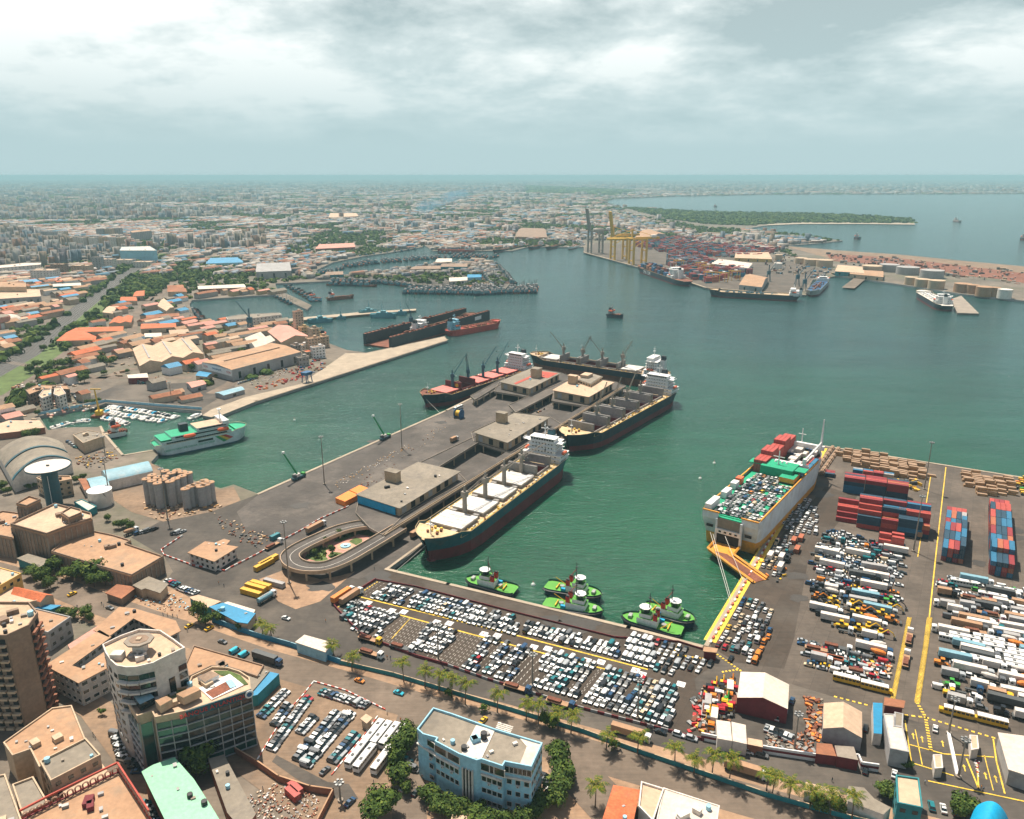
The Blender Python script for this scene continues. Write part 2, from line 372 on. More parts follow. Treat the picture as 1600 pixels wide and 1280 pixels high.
mat('timber',(.45,.26,.115),.85,var=.3,scale=1,fine=.2)
mat('log',(.36,.235,.15),.9,var=.3,scale=1,fine=.2)
mat('bark',(.12,.085,.06),.95)
mat('tyre',(.015,.015,.015),.8)
mat('skin',(.12,.07,.05),.8)
# ---------------------------------------------------------------- setting: water, land, quays, roads
def sheet(name,pts,z,m,px=True,kind='structure',parent=None):
 p=[G(x,y,z) for x,y in pts] if px else pts
 mb=MB();mb.face([(a[0],a[1],z) for a in ccw(p)]);o=mb.build(name,m,parent)
 if kind:o['kind']=kind
 return o
mb=MB()
xs=[-60000,-6000,-1500,1500,6000,60000];ys=[-3000,200,1500,5000,15000,62000]
for i in range(5):
 for j in range(5):mb.face([(xs[i],ys[j],0),(xs[i+1],ys[j],0),(xs[i+1],ys[j+1],0),(xs[i],ys[j+1],0)])
tag(mb.build('sea','sea_water'),kind='structure')
LAND=[(-2600,276.6),(4200,276.6),(4200,303),(1600,303),(1200,304),(1050,307),(960,311),(940,316),(975,324),(1025,327),(1087,331),
 (1200,333),(1300,335),(1362,338),(1425,343),(1430,351),(1350,350),(1250,350),(1200,352),(1175,356),(1170,360),(1200,362),(1237,365),
 (1300,374),(1317,376),(1282,380),(1227,384),(1285,389),(1350,394),(1400,397),(1500,407),(1600,416),(1900,445),(2400,500),(2400,560),
 (1600,470),(1500,459),(1437,449),(1335,434),(1307,431),(1289,435),(1270,437),(1258,461),(1104,450),(1080,442),(995,417),(912,394),(912,386),(825,386),
 (800,392),(677,392),(662,382),(660,386),(607,395),(570,400),(520,410),(495,422),(500,433),(560,427),(640,418),(680,411),(750,408),(778,411),
 (787,425),(800,440),(790,451),(740,455),(700,447),(640,444),(560,436),(500,440),(430,443),(433,452),(487,477),(480,484),(430,461),(400,462),(300,469),(296,476),(310,509),
 (350,503),(400,501),(440,500),(482,512),(505,533),(542,547),(572,551),(695,525),(699,531),(400,627),(347,648),(330,651),(316,648),(314,642),(240,636),(165,630),(120,638),(61,650),(75,672),
 (100,668),(157,667),(162,677),(192,712),(245,703),(247,710),(236,722),(240,730),(300,750),(345,763),(365,757),(404,772),
 (697,642),(827,578),(985,610),(604,890),(700,913),(982,981),(1102,1012),(1285,697),(1600,747),(2600,905),
 (2600,2200),(-2000,2200),(-2600,1200)]
mb=MB();mb.prism(Gs(LAND),-1,GZ,'wall_grey',top='city_dirt');tag(mb.build('ground'),kind='structure')
LANDW=[tuple(G(x,y)) for x,y in LAND]
ROADS=[]
def strip(name,pts,w,z,m,wall=False,kind='structure',edge=None):
 """road or kerb along a line of photograph points, w metres wide"""
 P=[G(x,y,z) if len((x,y)) else 0 for x,y in pts];L_,R_=[],[]
 for i,p in enumerate(P):
  a=P[max(i-1,0)];b=P[min(i+1,len(P)-1)];d=(b-a).normalized();n=Vector((-d.y,d.x,0))*w/2
  L_.append(p+n);R_.append(p-n)
 ROADS.append([(a,b,w) for a,b in zip(P[:-1],P[1:])]);mb=MB()
 for i in range(len(P)-1):mb.face([R_[i],R_[i+1],L_[i+1],L_[i]])
 o=mb.build(name,m); 
 if kind:o['kind']=kind
 return o
def wall_line(name,pts,t,h,m,cap=None,z=GZ,parent=None):
 P=[G(x,y,z) for x,y in pts];mb=MB()
 for a,b in zip(P[:-1],P[1:]):
  c=(a+b)/2;mb.box((c.x,c.y,z+h/2),((b-a).length+t,t,h),m,rz=yaw(a,b),top=cap or m)
 return mb.build(name,m,parent)
# port paving: apron behind the quays, the central pier, the right yards
PORT=[(404,772),(697,642),(827,578),(985,610),(604,890),(700,913),(982,981),(1102,1012),(1285,697),(1600,747),(2300,858),(2300,1500),
  (1600,1300),(1312,1265),(1200,1243),(1000,1176),(800,1110),(615,1055),(532,1037),(454,1010),(400,996),(332,972),(240,935),(270,893),(257,870),(205,840),(255,812),(330,800),(375,783)]
sheet('port_pavement',PORT,GZ+.03,'asphalt')
sheet('pier_pavement',[(404,773),(697,643),(826,579),(983,610),(700,818),(640,868),(604,888),(560,905),(445,885),(395,850),(370,800)],GZ+.06,'pier_asphalt')
sheet('yard_pavement',[(1104,1012),(1286,698),(1600,748),(2300,860),(2300,1340),(1600,1170),(1440,1130),(1180,1052)],GZ+.06,'yard_asphalt')
sheet('bare_ground',[(1110,1010),(1200,860),(1290,760),(1340,775),(1300,830),(1262,880),(1240,1000),(1225,1045),(1150,1035)],GZ+.09,'yard_concrete')
sheet('bare_ground',[(405,905),(445,890),(500,905),(530,900),(555,893),(500,940),(462,952),(435,940)],GZ+.09,'dirt')
sheet('quay_apron',[(604,891),(700,914),(982,982),(1100,1012),(1096,1016),(960,994),(760,944),(590,903)],GZ+.09,'yard_concrete')
sheet('bare_ground',[(205,728),(232,722),(300,752),(345,765),(365,760),(376,782),(330,800),(255,815),(205,800),(175,780),(150,745)],GZ+.09,'sand_lot')
sheet('quay_apron',[(316,649),(330,652),(400,628),(699,532),(694,526),(572,552),(540,552),(470,600),(385,620),(330,640)],GZ+.06,'quay_edge')
sheet('car_park_pavement',[(140,640),(165,630),(240,636),(312,641),(345,620),(380,615),(350,590),(300,598),(230,600),(180,603),(140,620)],GZ+.06,'asphalt')
sheet('car_park_pavement',[(560,995),(530,957),(590,908),(800,957),(962,997),(1060,1004),(1104,1016),(1112,1040),(1085,1060),(1100,1156),(912,1108),(762,1063),(650,1026)],GZ+.10,'yard_concrete')
# city streets
AVE=[(-60,878),(100,921),(162,945),(282,987),(400,1029),(550,1072),(625,1095),(762,1132),(925,1180),(1050,1216),(1200,1258),(1330,1292),(1700,1390)]
strip('avenue_shoulder',AVE,27,GZ+.09,'dirt');strip('avenue',AVE,15,GZ+.13,'street')
strip('side_street',[(45,1340),(240,1240),(205,1180),(150,1108),(120,1090)],11,GZ+.11,'sand_lot')
strip('side_street',[(640,1340),(640,1240),(640,1180),(640,1130),(650,1100)],11,GZ+.17,'street')
strip('side_street',[(1030,1400),(980,1290),(885,1190)],16,GZ+.17,'street')
sheet('sandy_lot',[(350,1062),(430,1055),(620,1110),(700,1120),(650,1200),(640,1280),(560,1330),(480,1290),(360,1200),(345,1130)],GZ+.11,'sand_lot')
sheet('sandy_lot',[(620,1200),(860,1190),(930,1200),(1000,1230),(960,1330),(600,1340)],GZ+.10,'dirt')
sheet('sandy_lot',[(1000,1225),(1200,1275),(1450,1345),(1400,1400),(960,1400)],GZ+.10,'dirt')
sheet('market_ground',[(175,925),(240,905),(300,935),(340,965),(330,985),(240,962)],GZ+.10,'dirt')
sheet('puddle',[(432,1180),(470,1200),(512,1222),(545,1225),(560,1248),(545,1255),(500,1238),(460,1215),(425,1190)],GZ+.15,'asphalt')
# railway and its green verges, northern roads
strip('rail_verge',[(-40,620),(60,560),(100,520),(160,465),(210,420),(262,396)],46,GZ+.05,'grass')
strip('railway_yard',[(-60,610),(40,555),(85,515),(135,475),(190,432),(240,405),(300,385),(345,360)],28,GZ+.09,'rail_bed')
rails=MB()
for off in (-13,-9,-5,-1,3,7,11):
 P=[G(x,y,GZ+.12) for x,y in [(-60,610),(40,555),(85,515),(135,475),(190,432),(240,405)]]
 for a,b in zip(P[:-1],P[1:]):
  d=(b-a).normalized();n=Vector((-d.y,d.x,0))*off
  for k in (-.8,.8):
   q=n+Vector((-d.y,d.x,0))*k;c=(a+b)/2+q;rails.box((c.x,c.y,GZ+.2),((b-a).length,.25,.16),'steel',rz=yaw(a,b))
tag(rails.build('rails'),kind='structure')
for pts,w in (([(240,470),(270,440),(290,415),(345,395)],14),([(-10,645),(50,600),(95,560),(135,530)],14),([(205,520),(215,490),(235,465)],13),
               ([(1325,450),(1350,430),(1395,405)],22),([(100,620),(160,590),(210,575)],11),([(400,560),(360,600),(330,615)],12),([(-20,560),(150,590),(300,590)],9)):
 strip('road',pts,w,GZ+.12,'street')
# outer sand spit and terminal ground
sheet('sand_flat',[(1227,385),(1285,390),(1400,398),(1600,417),(1900,446),(1900,500),(1600,440),(1450,425),(1300,405)],GZ+.1,'sand_lot')
sheet('red_earth',[(1290,396),(1400,403),(1560,422),(1700,440),(1700,460),(1560,436),(1470,427),(1380,414),(1300,408)],GZ+.14,'rust')
sheet('terminal_pavement',[(912,395),(995,417),(1080,442),(1104,450),(1250,461),(1268,437),(1300,425),(1200,400),(1050,382),(930,380)],GZ+.1,'yard_asphalt')
sheet('beach',[(1200,352),(1250,350),(1350,350),(1430,351),(1428,348),(1350,347.5),(1250,347.5),(1175,352)],GZ+.1,'quay_edge')
sheet('mole_pavement',[(500,434),(560,428),(640,419),(680,412),(750,409),(778,412),(786,426),(798,440),(788,450),(740,454),(700,446),(640,443),(560,435),(500,439)],GZ+.1,'asphalt')
# quay copings, a real raised kerb
for pts,w,h in (([(404,772),(697,642),(827,578)],2.2,.35),([(604,890),(985,610)],1.6,.3),([(604,890),(700,913),(982,981),(1102,1012)],2.0,.35),
   ([(1102,1012),(1285,697)],2.0,.35),([(1285,697),(1600,747),(2300,857)],2.0,.35),([(347,648),(400,627),(699,531)],2.5,.4),([(912,394),(995,417),(1080,442),(1104,450),(1258,461)],4,.5),
   ([(157,667),(162,677),(192,712)],2,.4),([(192,712),(245,703)],2,.4)):
 tag(wall_line('quay_coping',pts,w,h,'quay_edge'),kind='structure')
strip('yellow_strip',[(1109,1002),(1287,700)],5.5,GZ+.14,'line_yellow')
mb=MB();a,b=G(1104,1010),G(1268,728);d=(b-a);n=int(d.length/4)
for i in range(n):
 c=a+d*((i+.5)/n);mb.box((c.x+1.5,c.y+1,GZ+.45),(2,.8,.9),'line_red' if i%2 else 'white',rz=yaw(a,b))
tag(mb.build('kerb_blocks'),kind='structure')
# haze
hz=MB();hz.box((0,29000,101.5),(118000,64000,207)); 
MATS['haze']=hm=bpy.data.materials.new('haze');hm.use_nodes=True;nt=hm.node_tree;nt.nodes.clear()
o_=nt.nodes.new('ShaderNodeOutputMaterial');pv=nt.nodes.new('ShaderNodeVolumePrincipled');pv.inputs['Density'].default_value=HAZE_D;pv.inputs['Color'].default_value=(*HAZE_COL,1)
pv.inputs['Anisotropy'].default_value=.0;nt.links.new(pv.outputs[0],o_.inputs['Volume'])
try:hm.cycles.homogeneous_volume=True
except Exception:pass
hz=hz.build('haze','haze');hz['kind']='stuff'

# ---------------------------------------------------------------- trees
mat('leaf',rand=[(.06,.10,.02),(.085,.13,.022),(.045,.08,.018),(.12,.15,.03),(.065,.105,.025),(.04,.07,.018)],rough=.85,var=.2,scale=1,spec=.12)
mat('palm_leaf',rand=[(.07,.11,.012),(.04,.08,.012),(.11,.14,.015),(.20,.17,.02)],rough=.8,var=.2,scale=1,spec=.12)
def crown_mesh(seed,R=1.0,Hh=.85,n=1100,lobes=12,s=.12):
 r=random.Random(seed);L_=[(r.uniform(-.55,.55)*R,r.uniform(-.55,.55)*R,r.uniform(-.25,.45)*Hh,r.uniform(.38,.62)*R) for _ in range(lobes)]
 L_.append((0,0,0,.7*R));mb=MB()
 for i in range(n):
  c=L_[r.randrange(len(L_))]
  while True:
   d=Vector((r.gauss(0,1),r.gauss(0,1),r.gauss(.25,.9)))
   if d.length>.1:break
  d.normalize();p=Vector(c[:3])+Vector((d.x,d.y,d.z*Hh))*c[3]*r.uniform(.72,1.05)
  t=d.orthogonal().normalized();t.rotate(Matrix.Rotation(r.uniform(0,6.28),3,d));u=d.cross(t)
  t=(t+d*r.uniform(-.5,.5)).normalized();k=s*R*r.uniform(.6,1.3)
  mb.face([p+t*k,p+u*k*.7-t*k*.2,p-t*k*.9,p-u*k*.7+t*k*.1],'leaf')
 return mb
CROWNS=[crown_mesh(i).mesh('crown') for i in range(6)]
CROWNS_L=[crown_mesh(i+20,n=150,s=.26,lobes=5).mesh('crown') for i in range(4)]
tk=MB();tk.tube((0,0,0),(.1,0,.62),.06,'bark',6,.035)
for a in (0,1.4,2.9,4.4):tk.tube((.08,0,.5),(.1+.3*math.cos(a),.3*math.sin(a),.85),.028,'bark',5,.012)
TRUNK=tk.mesh('trunk')
def tree(px,py,r,h,label,group='broadleaf trees',z=GZ,low=False,name='tree'):
 p=G(px,py,z);t=thing(name,label,'tree',p,random.uniform(0,6.28),group)
 link('trunk',TRUNK,t,sc=(r*.9,r*.9,h))
 c=link('crown',random.choice(CROWNS_L if low else CROWNS),t,loc=(0,0,h*.62),sc=(r*random.uniform(.85,1.15),r*random.uniform(.85,1.1),h*random.uniform(.5,.66)));return t
fr=MB()   # one palm frond: arched rib with drooping leaflets
pts=[(0,0,0),(.9,0,.35),(1.9,0,.35),(2.9,0,-.1),(3.6,0,-.9)]
for a,b,w0,w1 in zip(pts[:-1],pts[1:],(.3,.62,.7,.5),(.62,.7,.5,.08)):
 for sgn in (-1,1):
  for k in range(3):
   t0,t1=k/3,(k+.75)/3;A=Vector(a).lerp(Vector(b),t0);B=Vector(a).lerp(Vector(b),t1)
   wa=w0+(w1-w0)*t0;fr.face([A,B,B+Vector((.25,sgn*wa,-.35)),A+Vector((.3,sgn*wa,-.35))][::sgn],'palm_leaf')
FROND=fr.mesh('frond')
pt=MB();pt.loft([[(r*math.cos(i*PI/3)+dx,r*math.sin(i*PI/3),z) for i in range(6)] for r,dx,z in ((.3,0,0),(.2,.1,2.5),(.17,.3,5),(.16,.6,7.6))],'bark')
PTRUNK=pt.mesh('trunk')
def palm(px,py,h,label,group='coconut palms along the teal wall'):
 p=G(px,py);t=thing('palm_tree',label,'palm tree',p,random.uniform(0,6.28),group);s=h/8
 link('trunk',PTRUNK,t,sc=(1,1,s))
 for i in range(16):
  f=link('frond',FROND,t,loc=(.6,0,7.5*s),sc=random.uniform(.95,1.25));f.rotation_euler=(random.uniform(-.3,.3),random.uniform(-.6,.45),i*2*PI/16+random.uniform(-.2,.2))
 return t

def px_of(x,y,z=GZ):
 zz=z-CAM_H;d=y*cP-zz*sP;u=y*sP+zz*cP;return 800+FPX*x/d,640-FPX*u/d
def scatter_in(poly,step,j=.5):
 P=Gs(poly);x0,x1=min(p.x for p in P),max(p.x for p in P);y0,y1=min(p.y for p in P),max(p.y for p in P)
 gx,gy=np.meshgrid(np.arange(x0,x1,step),np.arange(y0,y1,step));gx=gx.ravel()+rng.uniform(-j,j,gx.size)*step;gy=gy.ravel()+rng.uniform(-j,j,gy.size)*step
 k=inside([tuple(p) for p in P],gx,gy);return gx[k],gy[k]
blob_tpl=[]
for s in range(5):
 r=random.Random(s+50);pts=[];fs=[]
 for i in range(26):
  d_=Vector((r.gauss(0,1),r.gauss(0,1),abs(r.gauss(.3,.8)))).normalized();p=Vector((d_.x,d_.y,d_.z*.8))*r.uniform(.6,1.05)
  t_=d_.orthogonal().normalized();t_.rotate(Matrix.Rotation(r.uniform(0,6.28),3,d_));u_=d_.cross(t_);k_=r.uniform(.3,.5)
  pts+=[p+t_*k_,p+u_*k_,p-t_*k_,p-u_*k_];fs.append(1)
 blob_tpl.append(np.array([tuple(p) for p in pts]))
def leaf_mass(name,x,y,sz,hz_,m='leaf'):
 Vs=[]
 for i in range(len(x)):
  t_=blob_tpl[i%5];a=rng.uniform(0,6.28);c,s_=math.cos(a),math.sin(a)
  R_=np.array([[c,s_,0],[-s_,c,0],[0,0,1]]);Vs.append(t_ @ R_*(sz[i],sz[i],hz_[i])+(x[i],y[i],GZ+hz_[i]*.2))
 V=np.concatenate(Vs);me=bpy.data.meshes.new(name);me.vertices.add(len(V));me.vertices.foreach_set('co',V.reshape(-1));nf=len(V)//4
 me.loops.add(nf*4);me.loops.foreach_set('vertex_index',np.arange(nf*4));me.polygons.add(nf);me.polygons.foreach_set('loop_start',np.arange(nf)*4);me.polygons.foreach_set('loop_total',np.full(nf,4))
 me.materials.append(MATS[m]);me.update(calc_edges=True);return me
FOOT=[]
# ---------------------------------------------------------------- ships
palette('car_any',[(.62,.61,.60),(.62,.61,.60),(.30,.32,.33),(.02,.025,.03),(.05,.12,.17),(.35,.02,.02)],rough=.35,var=.05)
mat('hull_teal',(.015,.085,.11),.6,var=.2,dirt=((.12,.07,.04),.12,.4));mat('boot_red',(.14,.018,.02),.7,var=.3,scale=.6,dirt=((.07,.04,.03),.08,.5));mat('hull_navy',(.012,.025,.04),.6,var=.25,dirt=((.07,.045,.03),.1,.4))
mat('deck_cream',(.58,.43,.24),.8,var=.2,dirt=((.35,.18,.08),.2,.5));mat('hatch_white',(.56,.54,.51),.6,var=.2,scale=.6,dirt=((.36,.28,.2),.25,.5));mat('hatch_grey',(.27,.25,.23),.7,var=.25)
mat('hold_red',(.16,.022,.022),.8,var=.3);mat('hatch_pink',(.62,.17,.14),.7,var=.15,scale=.6);mat('roro_grey',(.60,.63,.64),.55,var=.08,scale=.15,dirt=((.40,.30,.2),.08,.35))
mat('roro_orange',(.70,.30,.03),.6,var=.2,scale=.4);mat('crane_blue',(.02,.09,.13),.6);mat('house_white',(.72,.71,.69),.5,var=.06);mat('navy_ship',(.09,.26,.30),.6,var=.15)
mat('dock_black',(.025,.032,.036),.8,var=.35,scale=.3);mat('tanker_red',(.42,.05,.03),.7,var=.25);mat('lifeboat',(.75,.13,.04),.5);mat('tug_hull',(.015,.05,.07),.7,var=.3)
mat('ferry_white',(.58,.63,.64),.5,var=.08,scale=.3,dirt=((.4,.45,.45),.1,.3));mat('crane_yellow',(.66,.38,.04),.6,var=.15);mat('crane_grey',(.28,.24,.20),.7,var=.15)
def place(stern,bow,zs,zb):
 a,b=G(*stern,zs),G(*bow,zb);a.z=b.z=0;return a,(b-a).length,yaw(a,b)
BULK=[(0,.62,.30),(.03,.84,.62),(.08,.97,.86),(.14,1,1),(.78,1,1),(.85,.99,.92),(.90,.93,.74),(.94,.78,.48),(.97,.55,.24),(.99,.28,.08),(1.0,.06,.02)]
def hull_rings(L,B,D,prof,rise=2.5,rf=.9,rake=.03,keel=-1.2):
 R=[]
 for t,wd,ww in prof:
  x=t*L;xw=x-(rake*L*max(0,(t-.8)/.2));xs=xw+(L*.03*(1-t/.1) if t<.1 else 0);z=D+(rise if t>=rf else 0)
  R.append((x,xs,wd*B/2,ww*B/2,z))
 return R
def make_hull(parent,L,B,D,prof,boot,side,deck,boot_h=4,rise=2.5,rf=.9,holes=None,hb=0,depth=9,hold='hold_red',bulwark=1.0,bulb=True):
 R=hull_rings(L,B,D,prof,rise,rf);mb=MB()
 for s in (1,-1):
  for a,b in zip(R[:-1],R[1:]):
   def P(r,k):
    x,xs,wd,ww,z=r;f=boot_h/D
    return {0:(xs,s*ww,-1.2),1:(xs+(x-xs)*f*.6,s*(ww+(wd-ww)*f*.6),boot_h),2:(x,s*wd,z),3:(x,s*wd,z+bulwark)}[k]
   for k,m_ in ((0,boot),(1,side),(2,side)):
    if k==2 and bulwark<=0:continue
    q=[P(a,k),P(b,k),P(b,k+1),P(a,k+1)];mb.face(q if s<0 else q[::-1],m_)
 x,xs,wd,ww,z=R[0];f=boot_h/D;w1=ww+(wd-ww)*f*.6;x1=xs+(x-xs)*f*.6
 mb.face([(xs,ww,-1.2),(xs,-ww,-1.2),(x1,-w1,boot_h),(x1,w1,boot_h)],boot);mb.face([(x1,w1,boot_h),(x1,-w1,boot_h),(x,-wd,z),(x,wd,z)],side)
 if bulb:mb.dome((L*.955,0,-2.4),3.6,4.2,boot,10,4)
 mb.build('hull',None,parent)
 if bulwark and L>60:
  tr=MB()
  for s in (1,-1):
   for a,b in zip(R[:-1],R[1:]):tr.tube((a[0],s*a[2],a[4]+bulwark),(b[0],s*b[2],b[4]+bulwark),.16,'deck_cream',4,cap=False)
  tr.build('rail',None,parent)
 dk=MB();O=[(r[0],r[2]-.15,r[4]) for r in R]
 lo=[o for o in O if o[2]<D+.01];hi=[o for o in O if o[2]>D+.01]
 def width(xx):
  for a,b in zip(O[:-1],O[1:]):
   if a[0]<=xx<=b[0]:return a[1]+(b[1]-a[1])*(xx-a[0])/max(b[0]-a[0],1e-6)
  return O[-1][1]
 xe=lo[-1][0] if not hi else hi[0][0]
 if holes:
  h0,h1=holes[0][0],holes[-1][1]
  ya=width(h0);aft=[(o[0],o[1]) for o in lo if o[0]<h0]+[(h0,ya)]
  dk.face([(a,-b,D) for a,b in aft]+[(a,b,D) for a,b in aft[::-1]],deck)
  mid=[(h0,width(h0))]+[(o[0],o[1]) for o in lo if h0<o[0]<h1]+[(h1,width(h1))]
  for s in (1,-1):
   q=[(a,s*b,D) for a,b in mid]+[(h1,s*hb,D),(h0,s*hb,D)];dk.face(q if s<0 else q[::-1],deck)
  for a,b in zip(holes[:-1],holes[1:]):dk.face([(a[1],-hb,D),(b[0],-hb,D),(b[0],hb,D),(a[1],hb,D)],deck)
  fo=[(h1,width(h1))]+[(o[0],o[1]) for o in lo if o[0]>h1]+([(xe,hi[0][1])] if hi else [])
  dk.face([(a,-b,D) for a,b in fo]+[(a,b,D) for a,b in fo[::-1]],deck)
  for a,b in holes:
   dk.face([(a,-hb,D-depth),(b,-hb,D-depth),(b,hb,D-depth),(a,hb,D-depth)],hold)
   for q in ([(a,-hb),(b,-hb)],[(b,-hb),(b,hb)],[(b,hb),(a,hb)],[(a,hb),(a,-hb)]):
    dk.face([(q[1][0],q[1][1],D-depth),(q[0][0],q[0][1],D-depth),(q[0][0],q[0][1],D),(q[1][0],q[1][1],D)],hold)
 else:
  al=[(o[0],o[1]) for o in lo]+([(xe,hi[0][1])] if hi else []);dk.face([(a,-b,D) for a,b in al]+[(a,b,D) for a,b in al[::-1]],deck)
 if hi:
  al=[(o[0],o[1]) for o in hi];dk.face([(a,-b,D+rise) for a,b in al]+[(a,b,D+rise) for a,b in al[::-1]],deck)
  dk.face([(xe,-hi[0][1],D),(xe,hi[0][1],D),(xe,hi[0][1],D+rise),(xe,-hi[0][1],D+rise)][::-1],deck)
 dk.build('deck',None,parent);return width
def win_row(mb,x0,x1,y,z,n,ax='y',s=(1.1,1.0)):
 for i in range(n):
  u=x0+(x1-x0)*(i+.5)/n
  if ax=='y':mb.box((u,y,z),(s[0],.16,s[1]),'glass_dark')
  else:mb.box((y,u,z),(.16,s[0],s[1]),'glass_dark')
def house(parent,xc,L,B,z,floors,m='house_white',wing=1.0,funnel='hull_navy',mast=9,fx=-1):
 h=MB();fh=2.7;zz=z
 for f in range(floors):
  k=1-.05*f;h.box((xc,0,zz+fh/2),(L*k,B*(.94 if f<2 else .66),fh),m);h.box((xc,0,zz+fh),(L*k+1.6,B*(.97 if f<2 else .74),.18),m)
  zz+=fh
 h.build('superstructure',None,parent)
 w=MB();zb=zz;w.box((xc+L*.18,0,zb+1.5),(L*.5,B*.6,3),m);w.box((xc+L*.2,0,zb+.2),(L*.38,B*wing,.3),m);w.box((xc+L*.18,0,zb+3.1),(L*.56,B*.64,.25),m)
 for s in (-1,1):w.box((xc+L*.2,s*B*wing/2,zb+.7),(L*.38,.15,1),m)
 br=w.build('bridge',None,parent);g=MB();win_row(g,-B*.29,B*.29,xc+L*.43+.1,zb+1.9,9,'x',(1.5,1.1));win_row(g,-B*.29,B*.29,xc-L*.07-.1,zb+1.9,5,'x',(1.5,1.1))
 for f in range(floors):
  k=1-.05*f;bb=B*(.94 if f<2 else .66)
  for s in (-1,1):
   win_row(g,-bb*.42,bb*.42,xc+s*(L*k/2+.06),z+fh*f+1.5,7,'x',(.8,.8));win_row(g,xc-L*.4,xc+L*.4,s*(bb/2+.06),z+fh*f+1.5,5,'y',(.8,.8))
 g.build('window',None,parent,kind='stuff')
 f_=MB();fxx=xc-L*.62*(1 if fx<0 else-1);f_.box((fxx,0,z+fh*floors*.5),(5,6,fh*floors+2),m);f_.loft([[(fxx-2.4,-2.6,zz-1),(fxx+2.4,-2.6,zz-1),(fxx+2.4,2.6,zz-1),(fxx-2.4,2.6,zz-1)],[(fxx-2.2,-2,zz+4.5),(fxx+1.6,-2,zz+4.5),(fxx+1.6,2,zz+4.5),(fxx-2.2,2,zz+4.5)]],funnel)
 f_.box((fxx,0,zz+4.8),(3.4,3.4,.5),'black');f_.build('funnel',None,parent)
 m_=MB();m_.tube((xc+L*.1,0,zb+3),(xc+L*.1,0,zb+3+mast),.38,m,6,.2);m_.box((xc+L*.1,0,zb+3+mast*.55),(.5,6,.3),m);m_.box((xc+L*.1,0,zb+3+mast*.8),(2.6,.4,.3),m);m_.dome((xc+L*.1,1.6,zb+3+mast*.6),.8,.9,m,8,3)
 m_.build('mast',None,parent)
 for s in (-1,1):
  b=MB();b.loft([[(xc+dx,s*B*.47+r*math.cos(a),z+fh*2.3+r*math.sin(a)) for a in [i*PI/3 for i in range(6)]] for dx,r in ((-3.6,.3),(-2.6,1.15),(2.6,1.15),(3.6,.3))],'lifeboat');b.build('lifeboat',None,parent)
def deck_crane(parent,x,y,z,m,h=11,jib=24,az=0,el=.9,cab=True):
 c=MB();c.tube((x,y,z),(x,y,z+h),1.5,m,8,1.3);c.box((x,y,z+h+1.2),(3.2,3.2,3.4),m,rz=az);c.box((x+1.8*math.cos(az+.7),y+1.8*math.sin(az+.7),z+h+.2),(1.6,1.6,2),m,rz=az)
 c.tube((x,y,z+h+2.5),(x,y,z+h+6.5),.9,m,6,.5);k=c.build('crane',None,parent)
 j=MB();d=Vector((math.cos(az)*math.cos(el),math.sin(az)*math.cos(el),math.sin(el)));n=Vector((-math.sin(az),math.cos(az),0));b=Vector((x,y,z+h+.4))+d*1.5;e=b+d*jib
 for s in (-1,1):j.tube(b+n*s*1.1,e+n*s*.35,.30,m,4,.2)
 for i in range(1,9):q=b.lerp(e,i/9);w=1.1-.75*i/9;q2=b.lerp(e,(i+.6)/9);j.tube(q+n*w,q2-n*w,.14,m,3,cap=False)
 j.tube((x,y,z+h+6.3),e,.09,'steel_dark',3,cap=False);j.tube(e,e-Vector((0,0,min(5,e.z-z-2))),.08,'steel_dark',3,cap=False);j.box(tuple(e-Vector((0,0,min(5,e.z-z-2)))),(.8,.8,1.2),'steel_dark')
 j.build('jib',None,k)
